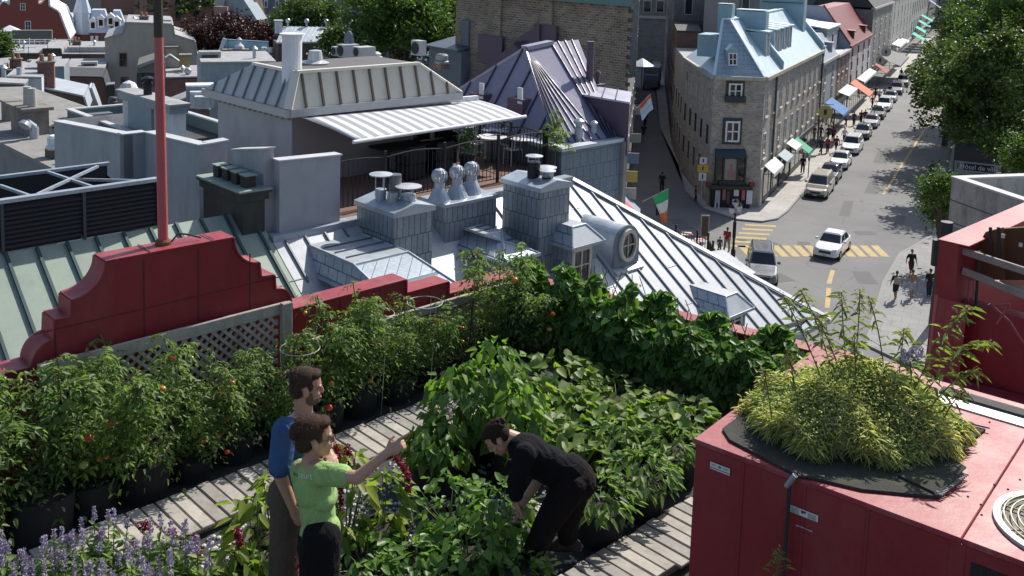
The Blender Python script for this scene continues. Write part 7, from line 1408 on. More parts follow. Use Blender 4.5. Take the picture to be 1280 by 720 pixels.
for i,(l,a,b,s) in enumerate(TL_): k=i%3; place(tp[k],l,(a,b,DK),i*1.7,(s*1.08,s*1.08,s*((.94 if 2<i<7 else 1.0)+.13*math.sin(i*2.7))),not used[k],'tomato plants along the red wall'); used[k]=True
# wire cages and stakes
for i,(x,y,l) in enumerate(((470,392,'thin wire tomato cage ring showing above the grey board, left one'),(531,378,'thin wire tomato cage ring against the second red step'),(375,435,'thin wire tomato cage by the right fence post'))):
    c=G.a(x,y,-7.1); t=thing('tomato_cage',l,'plant cage',(c.x,c.y,DK)); cg=MB(); W_=mat('cage_wire',(.45,.45,.43),.4,.5,.1); rg=part(t,'ring',MB().ring(c,.17,.004,24,5),W_)
    for k in range(3): u=Vector((.17*math.cos(k*2.1),.17*math.sin(k*2.1),0)); part(t,'leg',MB().tube(c+u,Vector((c.x,c.y,DK))+u*.6,.0035,n=5),W_)
for i,(x0,y0,x1,y1,l) in enumerate(((588,375,600,490,'dark plant stake among the pale tomatoes near the corner'),(592,372,582,480,'second dark plant stake leaning across the first'))):
    p=G.b(x0,y0,6.2);q=G.b(x1,y1,6.1); solo('plant_stake',l,'stake',MB().tube(q,p,.009,n=6),IRON)
# climbing beans over the back parapet
def bean(seed,n,W_,H_,top=.1):
    rng=np.random.default_rng(seed); t=thing('bean_vine','x','plant',(0,0,0),G); u=rng.uniform(-W_/2,W_/2,n); z=H_*rng.uniform(.0,1,n)**.62*(.9+.14*np.sin(u*7+seed*3)); f=-(.16+.42*np.sin(np.pi*np.clip(z/H_,0,1)*.85+.3)*rng.uniform(.35,1,n))*1.15
    lump=.20*np.sin(u*8+seed)*np.sin(z*6+seed)+.12*np.sin(z*9+u*6+seed*2); f=f-lump*(z/H_)
    P=np.stack([u,f,z+.02],1); P2=P.copy()
    yaw=rng.normal(-1.57,.8,n); pit=rng.normal(-.35,.4,n)
    raw('foliage',leafmesh('foliage',P,rng.uniform(.06,.125,n),.85,yaw,pit,.7,.16,.2,LV['bean'],rng),t); st=MB()
    for k in range(7):
        x=-W_/2+W_*(k+.5)/7; pts=[Vector((x+.05*math.sin(j*1.7+k),-.06-.03*math.sin(j+k),H_*j/6)) for j in range(7)]; st.path(pts,.005,5)
    part(t,'stems',st,STEM); return t
bp=[bean(41,2000,1.0,1.0),bean(42,1700,.95,.82)]
ang=math.atan2(dW.y,dW.x)
Hw=zP3-DK
BNL=[('tallest bean vine heaped over the parapet corner next to the tomatoes',.75,1.5,0),('bean vine mounded above the coping, second from the corner',1.2,1.5,0),('bean vine trailing over the coping in the middle of the back parapet',1.72,1.3,1),('dense dark bean vine below the bare stretch of coping',2.3,1.2,1),('bean vine climbing over the coping towards the machine',2.9,1.22,1),('bean vine at the end beside the grass topped cabinet',3.45,1.05,1),('bean vine partly hidden behind the red cabinet',4.0,.85,1),('lower bean vine filling the gap right of the heaped corner vine',1.0,1.2,1),('lower bean vine filling the gap under the mounded second vine',1.48,1.15,0),('bean vine in the gap below the middle of the back coping',2.02,1.05,0),('bean vine in the gap just left of the one climbing to the machine',2.62,1.08,0),('bean vine in the gap right of the one climbing to the machine',3.2,1.05,0),('last gap filling bean vine beside the grass topped cabinet',3.75,.95,0)]
ub=[False,False]
for i,(l,u,s,k) in enumerate(BNL):
    p=W0+dW*u; p=Vector((p.x,p.y,DK)); 
    sc_=(.95,.95,Hw*s/(1.0 if k==0 else .82)); place(bp[k],l,p,G.rz+ang+(0 if i%2 else .06),sc_,not ub[k],'bean vines on the back parapet'); ub[k]=True
# broad leaved and low plants in tubs
def bush(name,label,cat,p,h,r,n,lsz,mt,asp=.6,droop=.3,seed=1,potr=.2,poth=.28,pitch=(-.25,.4),layers=None,fr=G,sub=None,roll=.5,fold=.16):
    rng=np.random.default_rng(seed); p=Vector(p); t=thing(name,label,cat,p,fr); t.rotation_euler=(0,0,0); ORI[t.name]=Vector((0,0,0))
    v=rng.normal(size=(n,3)); v/=np.linalg.norm(v,axis=1)[:,None]; rad=rng.uniform(.45,1,n)**.5; P=v*rad[:,None]*np.array([r,r,(h-poth)*.55]); P[:,2]+=poth+(h-poth)*.5; P+=rng.normal(0,.04,P.shape)*r
    P[:,2]=np.maximum(P[:,2]-.06,poth*.35)
    raw('foliage',leafmesh('foliage',P,rng.uniform(.6,1.2,n)*lsz,asp,radial(P,(0,0,0),.6),rng.normal(*pitch,n),roll,fold,droop,mt,rng),t)
    st=MB()
    for k in range(min(26,n//8)): q=P[k]; st.tube(Vector((q[0]*.1,q[1]*.1,poth*.8)),Vector(q),.006,.003,5)
    part(t,'stems',st,STEM)
    if potr: pot(t,(0,0,0),potr,poth)
    return t
def gz2(x,y): q=G.z(x,y,DK); return q
for i,(l,x,y,h,r,n) in enumerate((('tall broad leaved plant in front of the pale tomatoes, left one',572,585,.92,.26,170),('tall broad leaved plant at the middle of the centre bed',615,568,1.08,.27,190),('tall broad leaved plant next to the bending man head',642,600,.85,.26,150),('dark leafy plant low behind the woman pointing hand',545,612,.6,.24,130))): bush('broad_leaf_plant',l,'plant',gz2(x,y),h,r*1.08,int(n*1.9),.098,LV['broad'],.72,.3,50+i,.2,.28,(-.5,.35))
for i,(l,x,y,h,r,n) in enumerate((('squash plant with yellowing lobed leaves above the bending man back',705,560,.5,.33,110),('squash plant spreading towards the vines, with dry pale leaves',770,535,.42,.36,110),('squash plant nearest the bean vines in the back of the bed',700,515,.55,.32,110),('small squash plant by the corner of the red cabinet',845,560,.5,.26,75),('squash plant filling the middle of the bed behind the bending man',735,588,.42,.32,110),('squash plant between the vines and the eggplants',810,565,.42,.3,100),('squash plant next to the tall broad leaves and the vines',668,540,.5,.3,100))): bush('squash_plant',l,'plant',gz2(x,y),h,r*1.15,int(n*1.8),.115,LV['squash'],.85,.18,60+i,.22,.26,(-.1,.4))
for i,(l,x,y,h,r,n) in enumerate((('leafy eggplant in a black tub beside the second boardwalk',800,640,.52,.27,170),('eggplant at the end of the boardwalk against the red cabinet',842,600,.5,.24,140),('eggplant right behind the bending man legs',748,672,.5,.25,150),('eggplant between the squash and the boardwalk',775,590,.5,.25,110))): bush('eggplant',l,'plant',gz2(x,y),h,r*1.12,int(n*1.7),.088,LV['egg'],.45,.25,70+i,.2,.28,(-.25,.4))
for i,(l,x,y,h,r,n) in enumerate((('low glossy leafy plant at the bottom edge right of the woman',455,745,.42,.26,150),('low leafy plant at the bottom edge below the gravel',520,745,.42,.28,160),('low leafy plant in front of the bending man hands',585,735,.5,.28,150),('pepper plant touched by the bending man',622,705,.62,.26,150),('low leafy plant at the bottom edge beside the bending man shoes',640,765,.4,.26,130),('pepper plant just behind the bending man hands',560,690,.6,.24,120))): bush('low_leaf_plant',l,'plant',gz2(x,y),h,r*1.1,int(n*1.5),.085,LV['low'],.62,.25,80+i,.2,.24,(-.15,.4))
for i,(l,x,y,h,r,n) in enumerate((('yellow green leafy plant left of the man in blue',322,735,.72,.22,90),('leafy plant with yellow tips between the boardwalk and the man in blue',340,700,.7,.18,70))): bush('young_amaranth',l,'plant',gz2(x,y),h,r,n,.12,LV['amar'],.5,.3,90+i,.16,.2,(-.2,.4))
# amaranths with hanging red tassels
TAS=leaf('amaranth_tassel',(.14,.012,.03),(.26,.025,.055),.25,.7,8,(1.5,.6,.7))
def tassel(t,pts,r,seed):
    rng=np.random.default_rng(seed); P=[]
    for (p,q) in zip(pts[:-1],pts[1:]):
        for i in range(150): P.append(Vector(p).lerp(Vector(q),rng.uniform())+Vector(rng.normal(0,r*.55,3)))
    raw('tassel',leafmesh('tassel',np.array([tuple(p) for p in P]),rng.uniform(.012,.022,len(P)),.7,None,None,1,.2,.2,TAS,rng),t)
def amaranth(label,base,h,r,n,tass,seed):
    t=bush('amaranth',label,'plant',gz2(*base),h,r,n,.13,LV['amar'],.55,.35,seed,.18,.25,(-.3,.4)); o=t.location
    for i,(pts,rr_) in enumerate(tass):
        q=G.z(*base,DK); W_=[N0.hit(x,y,(0,o.y+dy,0),(0,1,0))-o for x,y,dy in pts]; tassel(t,W_,rr_,seed+i)
    return t
amaranth('amaranth with dark red tassels right of the woman in green',(432,720),.95,.17,110,[([(418,556,.0),(424,570,0),(426,585,0)],.022),([(432,557,.0),(438,572,0),(437,590,0)],.022),([(425,590,0),(426,612,0),(425,640,0)],.012),([(410,560,.05),(414,585,.05)],.016)],101)
amaranth('amaranth with one drooping red tassel under the pointing hand',(480,700),.75,.13,50,[([(494,572,.0),(504,582,0),(511,600,0),(510,616,0)],.02)],104)
amaranth('low amaranth with dark red tassels at the bottom edge behind the hyssop',(238,790),.55,.2,60,[([(236,668,0),(244,680,0),(246,700,0)],.025),([(178,655,0),(186,662,0)],.03),([(213,665,0),(217,672,0)],.02)],106)
amaranth('small amaranth with a dark red tassel near the man in blue shoes',(296,770),.55,.12,40,[([(296,662,0),(300,675,0),(297,692,0)],.022)],109)
amaranth('tiny red amaranth at the bottom edge below the woman',(378,880),.35,.08,20,[([(375,706,0),(385,712,0),(382,722,0)],.03)],111)
# hyssop with purple spikes
SPK=leaf('hyssop_flower',(.26,.23,.34),(.40,.36,.48),.25,.7,9,(1,.9,1.3))
def hyssop_proto(seed,h=.8,spikes=6):
    rng=np.random.default_rng(seed); t=thing('anise_hyssop','x','plant',(0,0,0),N0); st=MB(); P=[];Yw=[]
    for s in range(spikes):
        a=rng.uniform(0,6.28); r=rng.uniform(.02,.13); hh=h*rng.uniform(.82,1.05); top=Vector((r*math.cos(a),r*math.sin(a),hh)); bs=top*.25; bs.z=.15; st.tube(bs,top,.004,.003,5)
        for k in range(22):
            u=rng.uniform(.25,.99); q=bs.lerp(top,u); yy=rng.uniform(0,6.28)
            for m in (0,math.pi): P.append(tuple(q)); Yw.append(yy+m)
        L=rng.uniform(.06,.12); S_=[]
        for k in range(70): v=rng.uniform(); th=rng.uniform(0,6.28); rad=.011*(1-.45*v); S_.append((top.x+rad*math.cos(th),top.y+rad*math.sin(th),hh+L*v))
        raw('flower_spike',leafmesh('flower_spike',np.array(S_),rng.uniform(.010,.018,70),.7,None,rng.uniform(.1,1.0,70),1,.2,0,SPK,rng),t)
    P=np.array(P); raw('foliage',leafmesh('foliage',P,rng.uniform(.04,.075,len(P)),.5,np.array(Yw),rng.normal(.05,.3,len(P)),.4,.15,.25,LV['hys'],rng),t); part(t,'stems',st,STEM); return t
hp_=[hyssop_proto(121,.8,5),hyssop_proto(122,.74,4),hyssop_proto(123,.84,5)]; uh=[False]*3
rh=random.Random(9); k=0
for row,(y0,n,x1) in enumerate(((662,11,250),(686,11,262),(712,10,262),(742,9,250))):
    for i in range(n):
        x=-22+(x1+22)*(i+rh.uniform(.2,.8))/n; y=y0+rh.uniform(-10,8)+(12 if x<60 else 0)-(8 if 110<x<170 else 0)
        q=G.z(x,y,DK+.86); j=k%3; place(hp_[j],'anise hyssop with upright purple flower spikes in the bottom left planting',(q.x,q.y,DK),rh.uniform(0,6),rh.uniform(.92,1.05),not uh[j],'purple hyssop plants in the bottom left corner'); uh[j]=True; k+=1
solo('planter_bed','long black fabric planter holding the purple hyssop at the bottom left','planter',MB().ext([tuple(G.z(x,y,DK)) for x,y in ((-60,880),(265,830),(255,1000),(-60,1100))],(0,0,.3)),POT)
# black irrigation pot on the gravel
p=gz2(485,672); t=thing('bucket','small black round pot standing empty on the white gravel','pot',p); part(t,'pot',MB().lathe(p,[(.055,0),(.06,.16),(.062,.17),(.05,.17),(.045,.03)],16),POT); 
# tubs behind, black trays
for i,(x,y,l) in enumerate(((842,546,'flat black tray lid among the squash leaves by the red cabinet'),(655,505,'grey black tub edge showing between the squash and the broad leaves'))):
    q=gz2(x,y); t=thing('plant_tub',l,'tub',q); part(t,'tub',MB().box(q.x-.22,q.x+.22,q.y-.16,q.y+.16,DK,DK+.3),POT,bevel=.02); part(t,'rim',MB().box(q.x-.24,q.x+.24,q.y-.18,q.y+.18,DK+.3,DK+.32),mat('grey_lid',(.022,.022,.025),.7,0,.2))
# --- grass mound on the machine ---
gc=(Q.z(920,540,ZA)+Q.z(1205,560,ZA))/2; gc=Vector((-1.72,5.42,ZA)); g1_=Q.z(935,530,ZA);g2_=Q.z(1200,548,ZA)
gdir=(g2_-g1_); gl=gdir.length/2; gc=(g1_+g2_)/2; ga=math.atan2(gdir.y,gdir.x)
rng=np.random.default_rng(77)
def ell(n,k=1.0):
    th=rng.uniform(0,2*np.pi,n); r=np.sqrt(rng.uniform(0,1,n))*k; r=r*(1+.06*np.sin(5*th+1)+.05*np.sin(9*th+2)+.04*np.sin(14*th)); x=r*np.cos(th)*gl*1.0; y=r*np.sin(th)*.43-.02; X=gc.x+x*math.cos(ga)-y*math.sin(ga); Y_=gc.y+x*math.sin(ga)+y*math.cos(ga); return X,Y_,r,x,y
sm=MB(); V=[];F=[]
for j in range(6):
    for i in range(24):
        r=1-j/6; th=2*math.pi*i/24; x=r*math.cos(th)*gl*.95; y=r*math.sin(th)*.38; V.append((gc.x+x*math.cos(ga)-y*math.sin(ga),gc.y+x*math.sin(ga)+y*math.cos(ga),ZA+.02+.20*(1-np.minimum(r,1.1)**2.2)))
for j in range(5):
    for i in range(24): F.append((j*24+i,j*24+(i+1)%24,(j+1)*24+(i+1)%24,(j+1)*24+i))
F.append(tuple(range(120,144))); sm.add(V,F); solo('soil_mound','dark soil mound under the wild grass on the red cabinet','soil',sm,SOIL,fr=Q)
GRS=leaf('dry_grass',(.49,.53,.26),(.68,.68,.40),.6,.75,3,(1.1,1.15,.85)); GRS2=leaf('green_grass',(.30,.37,.14),(.44,.48,.22),.55,.6,3)
X,Y_,r,x_,y_=ell(34000,1.0); z=ZA+.02+.21*(1-np.minimum(r,1.1)**2.2)+.05*np.sin(x_*7+1)*np.cos(y_*9)+.05*np.sin(x_*15+y_*11)+rng.uniform(0,.10,len(r)); P=np.stack([X-gc.x,Y_-gc.y,z-ZA],1); out=np.arctan2(P[:,1],P[:,0])
gme=leafmesh('grass',P,rng.uniform(.02,.095,len(P)),.04,out+rng.normal(0,2.2,len(P)),np.clip(rng.normal(.6-.6*r,.7),-1.1,1.5),.9,.1,.5,GRS,rng)
go=bpy.data.objects.new('grass',gme); COL.objects.link(go); go.location=Q.w(gc); go.rotation_euler=(0,0,Q.rz); lab(go,'pale yellow green wild grass mound growing on the red cabinet','grass',None,'stuff')
X,Y_,r,x_,y_=ell(5000,1.0); z=ZA+.05+.22*(1-np.minimum(r,1.1)**2.2)+rng.uniform(0,.06,len(r)); P=np.stack([X-gc.x,Y_-gc.y,z-ZA],1); out=np.arctan2(P[:,1],P[:,0])
gme=leafmesh('grass_leaves',P,rng.uniform(.014,.032,len(P)),.35,out+rng.normal(0,1.4,len(P)),rng.normal(.2,.5,len(P)),.8,.15,.2,GRS2,rng)
go=bpy.data.objects.new('ground_cover',gme); COL.objects.link(go); go.location=Q.w(gc); go.rotation_euler=(0,0,Q.rz); lab(go,'small green leaves mixed through the grass mound on the red cabinet','ground cover',None,'stuff')
def weed(label,base,tip,bow,nl,lsz,seed,fr=Q,spike=0,stem=DSTEM,dy=0.0):
    rng=np.random.default_rng(seed); b=fr.z(base[0],base[1],ZA+.15) if isinstance(base,tuple) else base; bw_=fr.w(b); tp_=N0.hit(tip[0],tip[1],(0,bw_.y+dy,0),(0,1,0)); t=thing('tall_weed',label,'plant',b,fr); t.rotation_euler=(0,0,0); o=bw_; ORI[t.name]=Vector((0,0,0))
    e=tp_-o; mid=e*.5+Vector((bow[0],0,bow[1])); pts=[]
    for i in range(13): u=i/12; pts.append((mid*2*u*(1-u)+e*u*u)); 
    part(t,'stem',MB().path(pts,.0035,5),stem); P=[];Yw=[];Pi=[]; sm=MB()
    nl=int(nl*1.6)
    for i in range(nl):
        u=.12+.88*(i+.5)/nl; k=min(11,int(u*12)); p=pts[k].lerp(pts[k+1],u*12-k); a=i*2.4+rng.normal(0,.4); br=rng.uniform(.02,.10)*(1.1-u); q=p+Vector((math.cos(a)*br,math.sin(a)*br,br*.6)); sm.tube(p,q,.0015,n=4); P.append(tuple(q)); Yw.append(a); Pi.append(rng.normal(.25,.3))
        P.append(tuple(p)); Yw.append(a+1.5+rng.normal(0,.5)); Pi.append(rng.normal(.1,.35))
    P=np.array(P); raw('foliage',leafmesh('foliage',P,rng.uniform(.6,1.25,len(P))*lsz,.2,np.array(Yw),np.array(Pi),.5,.15,.45,LV['weed'],rng),t); part(t,'twigs',sm,stem)
    S_=[]
    for i in range(60 if not spike else 0): u=rng.uniform(.8,1.0); k=min(11,int(u*12)); p=pts[k].lerp(pts[k+1],u*12-k); S_.append(tuple(p+Vector(rng.normal(0,.012,3))))
    if S_: raw('seed_head',leafmesh('seed_head',np.array(S_),rng.uniform(.01,.03,len(S_)),.3,None,None,1,.2,.3,mat_=leaf('seed_head',(.28,.24,.13),(.4,.34,.2),.4,.7,5),rng=rng),t)
    for s in range(spike):
        c=pts[-1]+Vector((.03*(s-1.5),.01*s,-.02*(s%2))); SS=[(c.x+.010*math.cos(th)*(1-.4*v),c.y+.010*math.sin(th)*(1-.4*v),c.z+.07*v) for v,th in zip(rng.uniform(0,1,70),rng.uniform(0,6.28,70))]; raw('flower_spike',leafmesh('flower_spike',np.array(SS),rng.uniform(.01,.017,70),.7,None,None,1,.2,0,SPK,rng),t)
    return t
WD=[('tallest weed standing up from the middle of the grass mound',(1062,500),(1052,365),(-.02,.05),16,.08),('weed arching to the left over the silver roof',(1048,505),(1000,362),(.02,.12),14,.075),('weed leaning left with a feathery top',(1040,510),(978,368),(-.01,.1),12,.07),('weed leaning slightly right beside the tallest one',(1065,505),(1075,362),(.01,.05),15,.08),('leafy weed with a broad green top in the mound centre',(1070,520),(1068,425),(0,.02),16,.09),('thin weed rising toward the yellow road line',(1060,500),(1020,395),(.0,.08),12,.07),
 ('weed arching far right across the dark red roof',(1140,520),(1240,430),(-.02,.22),16,.085),('weed arching right with drooping feathery tip',(1130,515),(1215,385),(-.02,.15),15,.085),('thin bare weed in the gap before the sloping coping',(1108,510),(1085,370),(.03,.1),7,.06),('weed leaning right below the two arching ones',(1150,530),(1225,465),(-.02,.14),12,.075),('upright weed behind the purple spike on the mound',(1120,505),(1130,410),(0,.04),12,.08),('short weed sprouting low at the right end of the mound',(1175,535),(1205,490),(-.01,.06),9,.06),('short weed at the left end of the grass mound',(965,525),(955,462),(0,.02),9,.06),('weed with narrow leaves left of the mound centre',(1000,520),(985,440),(0,.03),11,.065)]
for i,a in enumerate(WD): weed(*a,200+i)
weed('purple flowering hyssop growing in the grass mound',(1140,515),(1138,452),(0,.02),14,.06,230,spike=5)
b=Q.z(972,905,DK); t=weed('slim green weed in front of the red cabinet at the bottom edge',Q.b(968,760,4.5),(973,690),(0,.02),10,.055,231,spike=0,stem=STEM)
X,Y_,r,x_,y_=ell(7000,1.02); z=ZA+.06+.24*(1-np.minimum(r,1.1)**2.2)+.05*np.sin(x_*7+1)*np.cos(y_*9)+rng.uniform(0,.10,len(r)); P=np.stack([X-gc.x,Y_-gc.y,z-ZA],1)
gme=leafmesh('seed_heads',P,rng.uniform(.008,.02,len(P)),.5,None,None,1,.2,.2,GRS,rng)
go=bpy.data.objects.new('grass_seed_heads',gme); COL.objects.link(go); go.location=Q.w(gc); go.rotation_euler=(0,0,Q.rz); lab(go,'pale seed heads hazing over the grass mound on the red cabinet','grass',None,'stuff')
# terrace greenery
q=G.z(583,212,ZT); t=thing('potted_shrub','dark green potted shrub by the terrace house wall and the white tables','plant',q); ORI[t.name]=Vector((0,0,0)); t.rotation_euler=(0,0,0); rng=np.random.default_rng(5); P=rng.normal(0,.17,(350,3))*np.array([1,1,1.3])+np.array([0,0,.8]); raw('foliage',leafmesh('foliage',P,.1,.5,mat_=LV['bean'],rng=rng),t); part(t,'pot',MB().lathe((0,0,0),[(.16,0),(.22,.4),(.2,.4)],14),POT)
q=G.z(693,217,ZT); t=thing('sumac_tree','small bright green fern leaved tree at the right end of the terrace railing','tree',q); ORI[t.name]=Vector((0,0,0)); t.rotation_euler=(0,0,0); P=[];Yw=[];Pi=[]; st=MB().tube((0,0,0),(0,0,.75),.03,.02)
for k in range(20):
    a=k*2.4; el=rng.uniform(.1,.9) if k<16 else 1.3; L=rng.uniform(.35,.6); d=Vector((math.cos(a)*math.cos(el),math.sin(a)*math.cos(el),math.sin(el)))
    for j in range(22):
        v=(j//2+1)/11; p=Vector((0,0,.7+.03*k))+d*L*v+Vector((0,0,-.25*L*v*v)); P.append(tuple(p)); Yw.append(a+(1.2 if j%2 else -1.2)); Pi.append(-.2)
    st.path([Vector((0,0,.7+.03*k)),Vector((0,0,.7+.03*k))+d*L*.5+Vector((0,0,-.06*L)),Vector((0,0,.7+.03*k))+d*L+Vector((0,0,-.25*L))],.006,4)
P=np.array(P); raw('crown',leafmesh('crown',P,rng.uniform(.09,.15,len(P)),.32,np.array(Yw),np.array(Pi),.4,.1,.3,leaf('sumac_leaf',(.10,.16,.03),(.18,.24,.06),.45,.5,4),rng),t); part(t,'trunk',st,DSTEM)
q=G.b(281,176,p1.y+.6); t=thing('spiky_plant','small yellow green spiky plant behind the grey stucco wall','plant',q); ORI[t.name]=Vector((0,0,0)); P=np.zeros((60,3))+rng.normal(0,.03,(60,3)); raw('foliage',leafmesh('foliage',P,.4,.12,None,rng.uniform(.3,1.4,60),.3,.1,.2,leaf('sumac_leaf',(0,0,0),(0,0,0)),rng),t)
q=Vector((cA.x+.5,bA+.5,ZT+.3)); t=thing('dead_branches','dry bare branches leaning beside the dark chimney against the stucco wall','branch',q); br=MB()
for k in range(9): br.path([q+Vector((0,0,-.4)),q+Vector((rng.normal(.1,.15),rng.normal(-.2,.1),.1)),q+Vector((rng.normal(.2,.3),rng.normal(-.3,.2),rng.uniform(.3,.7)))],.012,5)
part(t,'twigs',br,M('dry_twig',(.3,.26,.2),.9,.2))
# ================= PEOPLE =================
def cap(mb,p,q,r0,r1,n=12): 
    p=Vector(p);q=Vector(q); mb.tube(p,q,r0,r1,n); mb.ball(p,r0,n,8); mb.ball(q,r1,n,8); return mb
def chain(mb,P,R,n=12):
    for i in range(len(P)-1): cap(mb,P[i],P[i+1],R[i],R[i+1],n)
    return mb
def ellip(mb,c,ax,M_,n=16,m=10): # ax radii along the columns of M_
    b=MB().ball((0,0,0),1,n,m); return mb.add([Vector(c)+M_@Vector((v[0]*ax[0],v[1]*ax[1],v[2]*ax[2])) for v in b.V],b.F)
def fuse(name,mb,vox,mat_,it=4,fac=.5,push=0):
    me=mesh_from('tmp',mb.V,mb.F,None); fixn(me); o=bpy.data.objects.new('tmp',me); COL.objects.link(o)
    r=o.modifiers.new('r','REMESH'); r.mode='VOXEL'; r.voxel_size=vox; s=o.modifiers.new('s','SMOOTH'); s.factor=fac; s.iterations=it
    dg=bpy.context.evaluated_depsgraph_get(); m2=bpy.data.meshes.new_from_object(o.evaluated_get(dg)); bpy.data.objects.remove(o); bpy.data.meshes.remove(me)
    m2.name=name; m2.materials.clear(); m2.materials.append(mat_); m2.polygons.foreach_set('use_smooth',[True]*len(m2.polygons)); return m2
def basis(f,u):
    f=Vector(f).normalized(); u=Vector(u); r=f.cross(u).normalized(); u=r.cross(f); return Matrix((r,f,u)).transposed()   # columns: right, forward, up
def head(mb,c,M_,s=1.0,female=False):
    c=Vector(c); f=lambda x,y,z: c+M_@Vector((x*s,y*s,z*s))
    ellip(mb,f(0,-.012,.028),(.074*s,.095*s,.092*s),M_); ellip(mb,f(0,.022,-.045),(.056*s,.066*s,.070*s),M_); ellip(mb,f(0,.058,-.088),(.026*s,.024*s,.02*s),M_)
    cap(mb,f(0,.086,.012),f(0,.100,-.026),.008*s,.011*s,8); ellip(mb,f(0,.098,-.030),(.0145*s,.009*s,.008*s),M_,10,6)
    ellip(mb,f(0,.086,-.056),(.021*s,.009*s,.006*s),M_,10,6); ellip(mb,f(0,.083,-.066),(.019*s,.009*s,.007*s),M_,10,6)
    for x in (-1,1):
        ellip(mb,f(.030*x,.080,.018),(.022*s,.012*s,.008*s),M_,10,6); ellip(mb,f(.044*x,.060,-.025),(.022*s,.022*s,.02*s),M_,10,6); ellip(mb,f(.076*x,-.005,-.012),(.010*s,.020*s,.031*s),M_,10,6)
def faceparts(t,c,M_,s,hair,pre,brow=True):
    c=Vector(c); f=lambda x,y,z: c+M_@Vector((x*s,y*s,z*s)); W_=mat('eye_white',(.36,.32,.29),.3,0,.02); D_=mat('eye_dark',(.03,.02,.015),.3,0,.05)
    for x in (-1,1):
        e=MB(); ellip(e,f(.030*x,.0735,.002),(.011*s,.010*s,.0055*s),M_,10,6); o=part(t,'eye',e,W_,smooth=True); i_=MB(); ellip(i_,f(.030*x,.0825,.002),(.006*s,.003*s,.0055*s),M_,8,6); part(t,'iris',i_,D_,parent=o)
        if brow: b=MB(); cap(b,f(.016*x,.090,.021),f(.046*x,.080,.022),.0045*s,.003*s,6); part(t,'eyebrow',b,hair)
    l=MB(); ellip(l,f(0,.0925,-.061),(.020*s,.004*s,.004*s),M_,10,6); part(t,'lips',l,mat('lip',(.32,.13,.11),.5,0,.1),smooth=True)
def hand(mb,w,d,n,s=1.0,curl=.5,point=False,thumb=1):
    # w wrist, d direction of the hand, n palm normal; fingers curl towards n
    w=Vector(w); M_=basis(d,-Vector(n)); X,Fw,U=M_.col[0],M_.col[1],M_.col[2]; f=lambda x,y,z: w+X*x*s+Fw*y*s+U*z*s
    ellip(mb,f(0,.050,0),(.040*s,.052*s,.016*s),M_,12,8); cap(mb,f(0,-.03,0),f(0,.03,0),.026*s,.026*s)
    for i,(x,L) in enumerate(((-.029,.062),(-.010,.072),(.010,.068),(.028,.052))):
        c=0.06 if (point and i==0) else curl; p=f(x,.092,0); a=0
        for k,l in enumerate((.45,.32,.25)):
            a+=c*(1.5 if k else 1.0); q=p+(Fw*math.cos(a)-U*math.sin(a))*L*l*s*1.12; cap(mb,p,q,.0088*s-.0008*k,.0080*s-.0008*k,8); p=q
    p=f(-.030*thumb,.022,-.004); q=p+(-X*thumb*.62+Fw*.75-U*.2).normalized()*.036*s; cap(mb,p,q,.011*s,.0095*s,8); cap(mb,q,q+(-X*thumb*.2+Fw*.9-U*.35).normalized()*.028*s,.0093*s,.0075*s,8)
def shoe(mb,a,d,s=1.0):
    a=Vector(a); M_=basis(d,(0,0,1)); f=lambda x,y,z: a+M_@Vector((x*s,y*s,z*s)); chain(mb,[f(0,-.06,-.035),f(0,.06,-.045),f(0,.17,-.055)],[.042*s,.043*s,.034*s]); cap(mb,f(0,-.02,.02),f(0,-.01,-.03),.044*s,.045*s)
SKIN=mat('skin',(.42,.235,.16),.5,0,.1,12,60,.1); SKIN2=mat('skin_tanned',(.30,.155,.10),.5,0,.1,12,60,.1)
def hairm(n,c): return mat('hair_'+n,c,.75,0,.35,40,160,.6,spec=.15)
def cloth(n,c,r=.95):
    k='cloth_'+n
    if k in MATS: return MATS[k]
    m,t,bs,o=nt(k); co=nn(t,'ShaderNodeTexCoord').outputs['Object']; mp=nn(t,'ShaderNodeMapping'); t.links.new(co,mp.inputs[0]); mp.inputs['Scale'].default_value=(1,1,.55); mp.inputs['Rotation'].default_value=(.5,.6,.2)
    f=nn(t,'ShaderNodeTexNoise'); f.inputs['Scale'].default_value=11; f.inputs['Detail'].default_value=3; f.inputs['Distortion'].default_value=1.2; t.links.new(mp.outputs[0],f.inputs['Vector'])
    f2=noise_(t,co,90,3); c_=mixc(t,.5,rampf(t,f.outputs['Fac'],[(.3,sc3(c,.8)),(.7,sc3(c,1.2))]),rampf(t,f2,[(.3,sc3(c,.8)),(.7,sc3(c,1.25))])); t.links.new(c_,bs.inputs['Base Color']); bs.inputs['Roughness'].default_value=r; bs.inputs['Specular IOR Level'].default_value=.15
    bump(t,bs,f.outputs['Fac'],.75,.035); MATS[k]=m; return m
def strands(t,ho,c,n=2600,L=.022,seed=1):
    rng=np.random.default_rng(seed); vs_=ho.data.vertices; N_=len(vs_); ix=rng.integers(0,N_,n); P=np.array([vs_[int(i)].co[:] for i in ix]); Nn=np.array([vs_[int(i)].normal[:] for i in ix]); d=Nn*.35+rng.normal(0,.55,(n,3))+np.array([0,0,-.3]); d/=np.linalg.norm(d,axis=1)[:,None]
    P=P+rng.normal(0,.003,P.shape)-Nn*.003; me=leafmesh('hair_strands',P,rng.uniform(.5,1.3,n)*L,.10,np.arctan2(d[:,1],d[:,0]),np.arcsin(np.clip(d[:,2],-1,1)),1.2,.1,.2,leaf('strand_%02x%02x%02x'%tuple(int(v*255) for v in c),sc3(c,.7),sc3(c,1.5),.12,.6,30,(1.2,1,.8)),rng)
    ob=bpy.data.objects.new('hair_strands',me); COL.objects.link(ob); ob.parent=ho
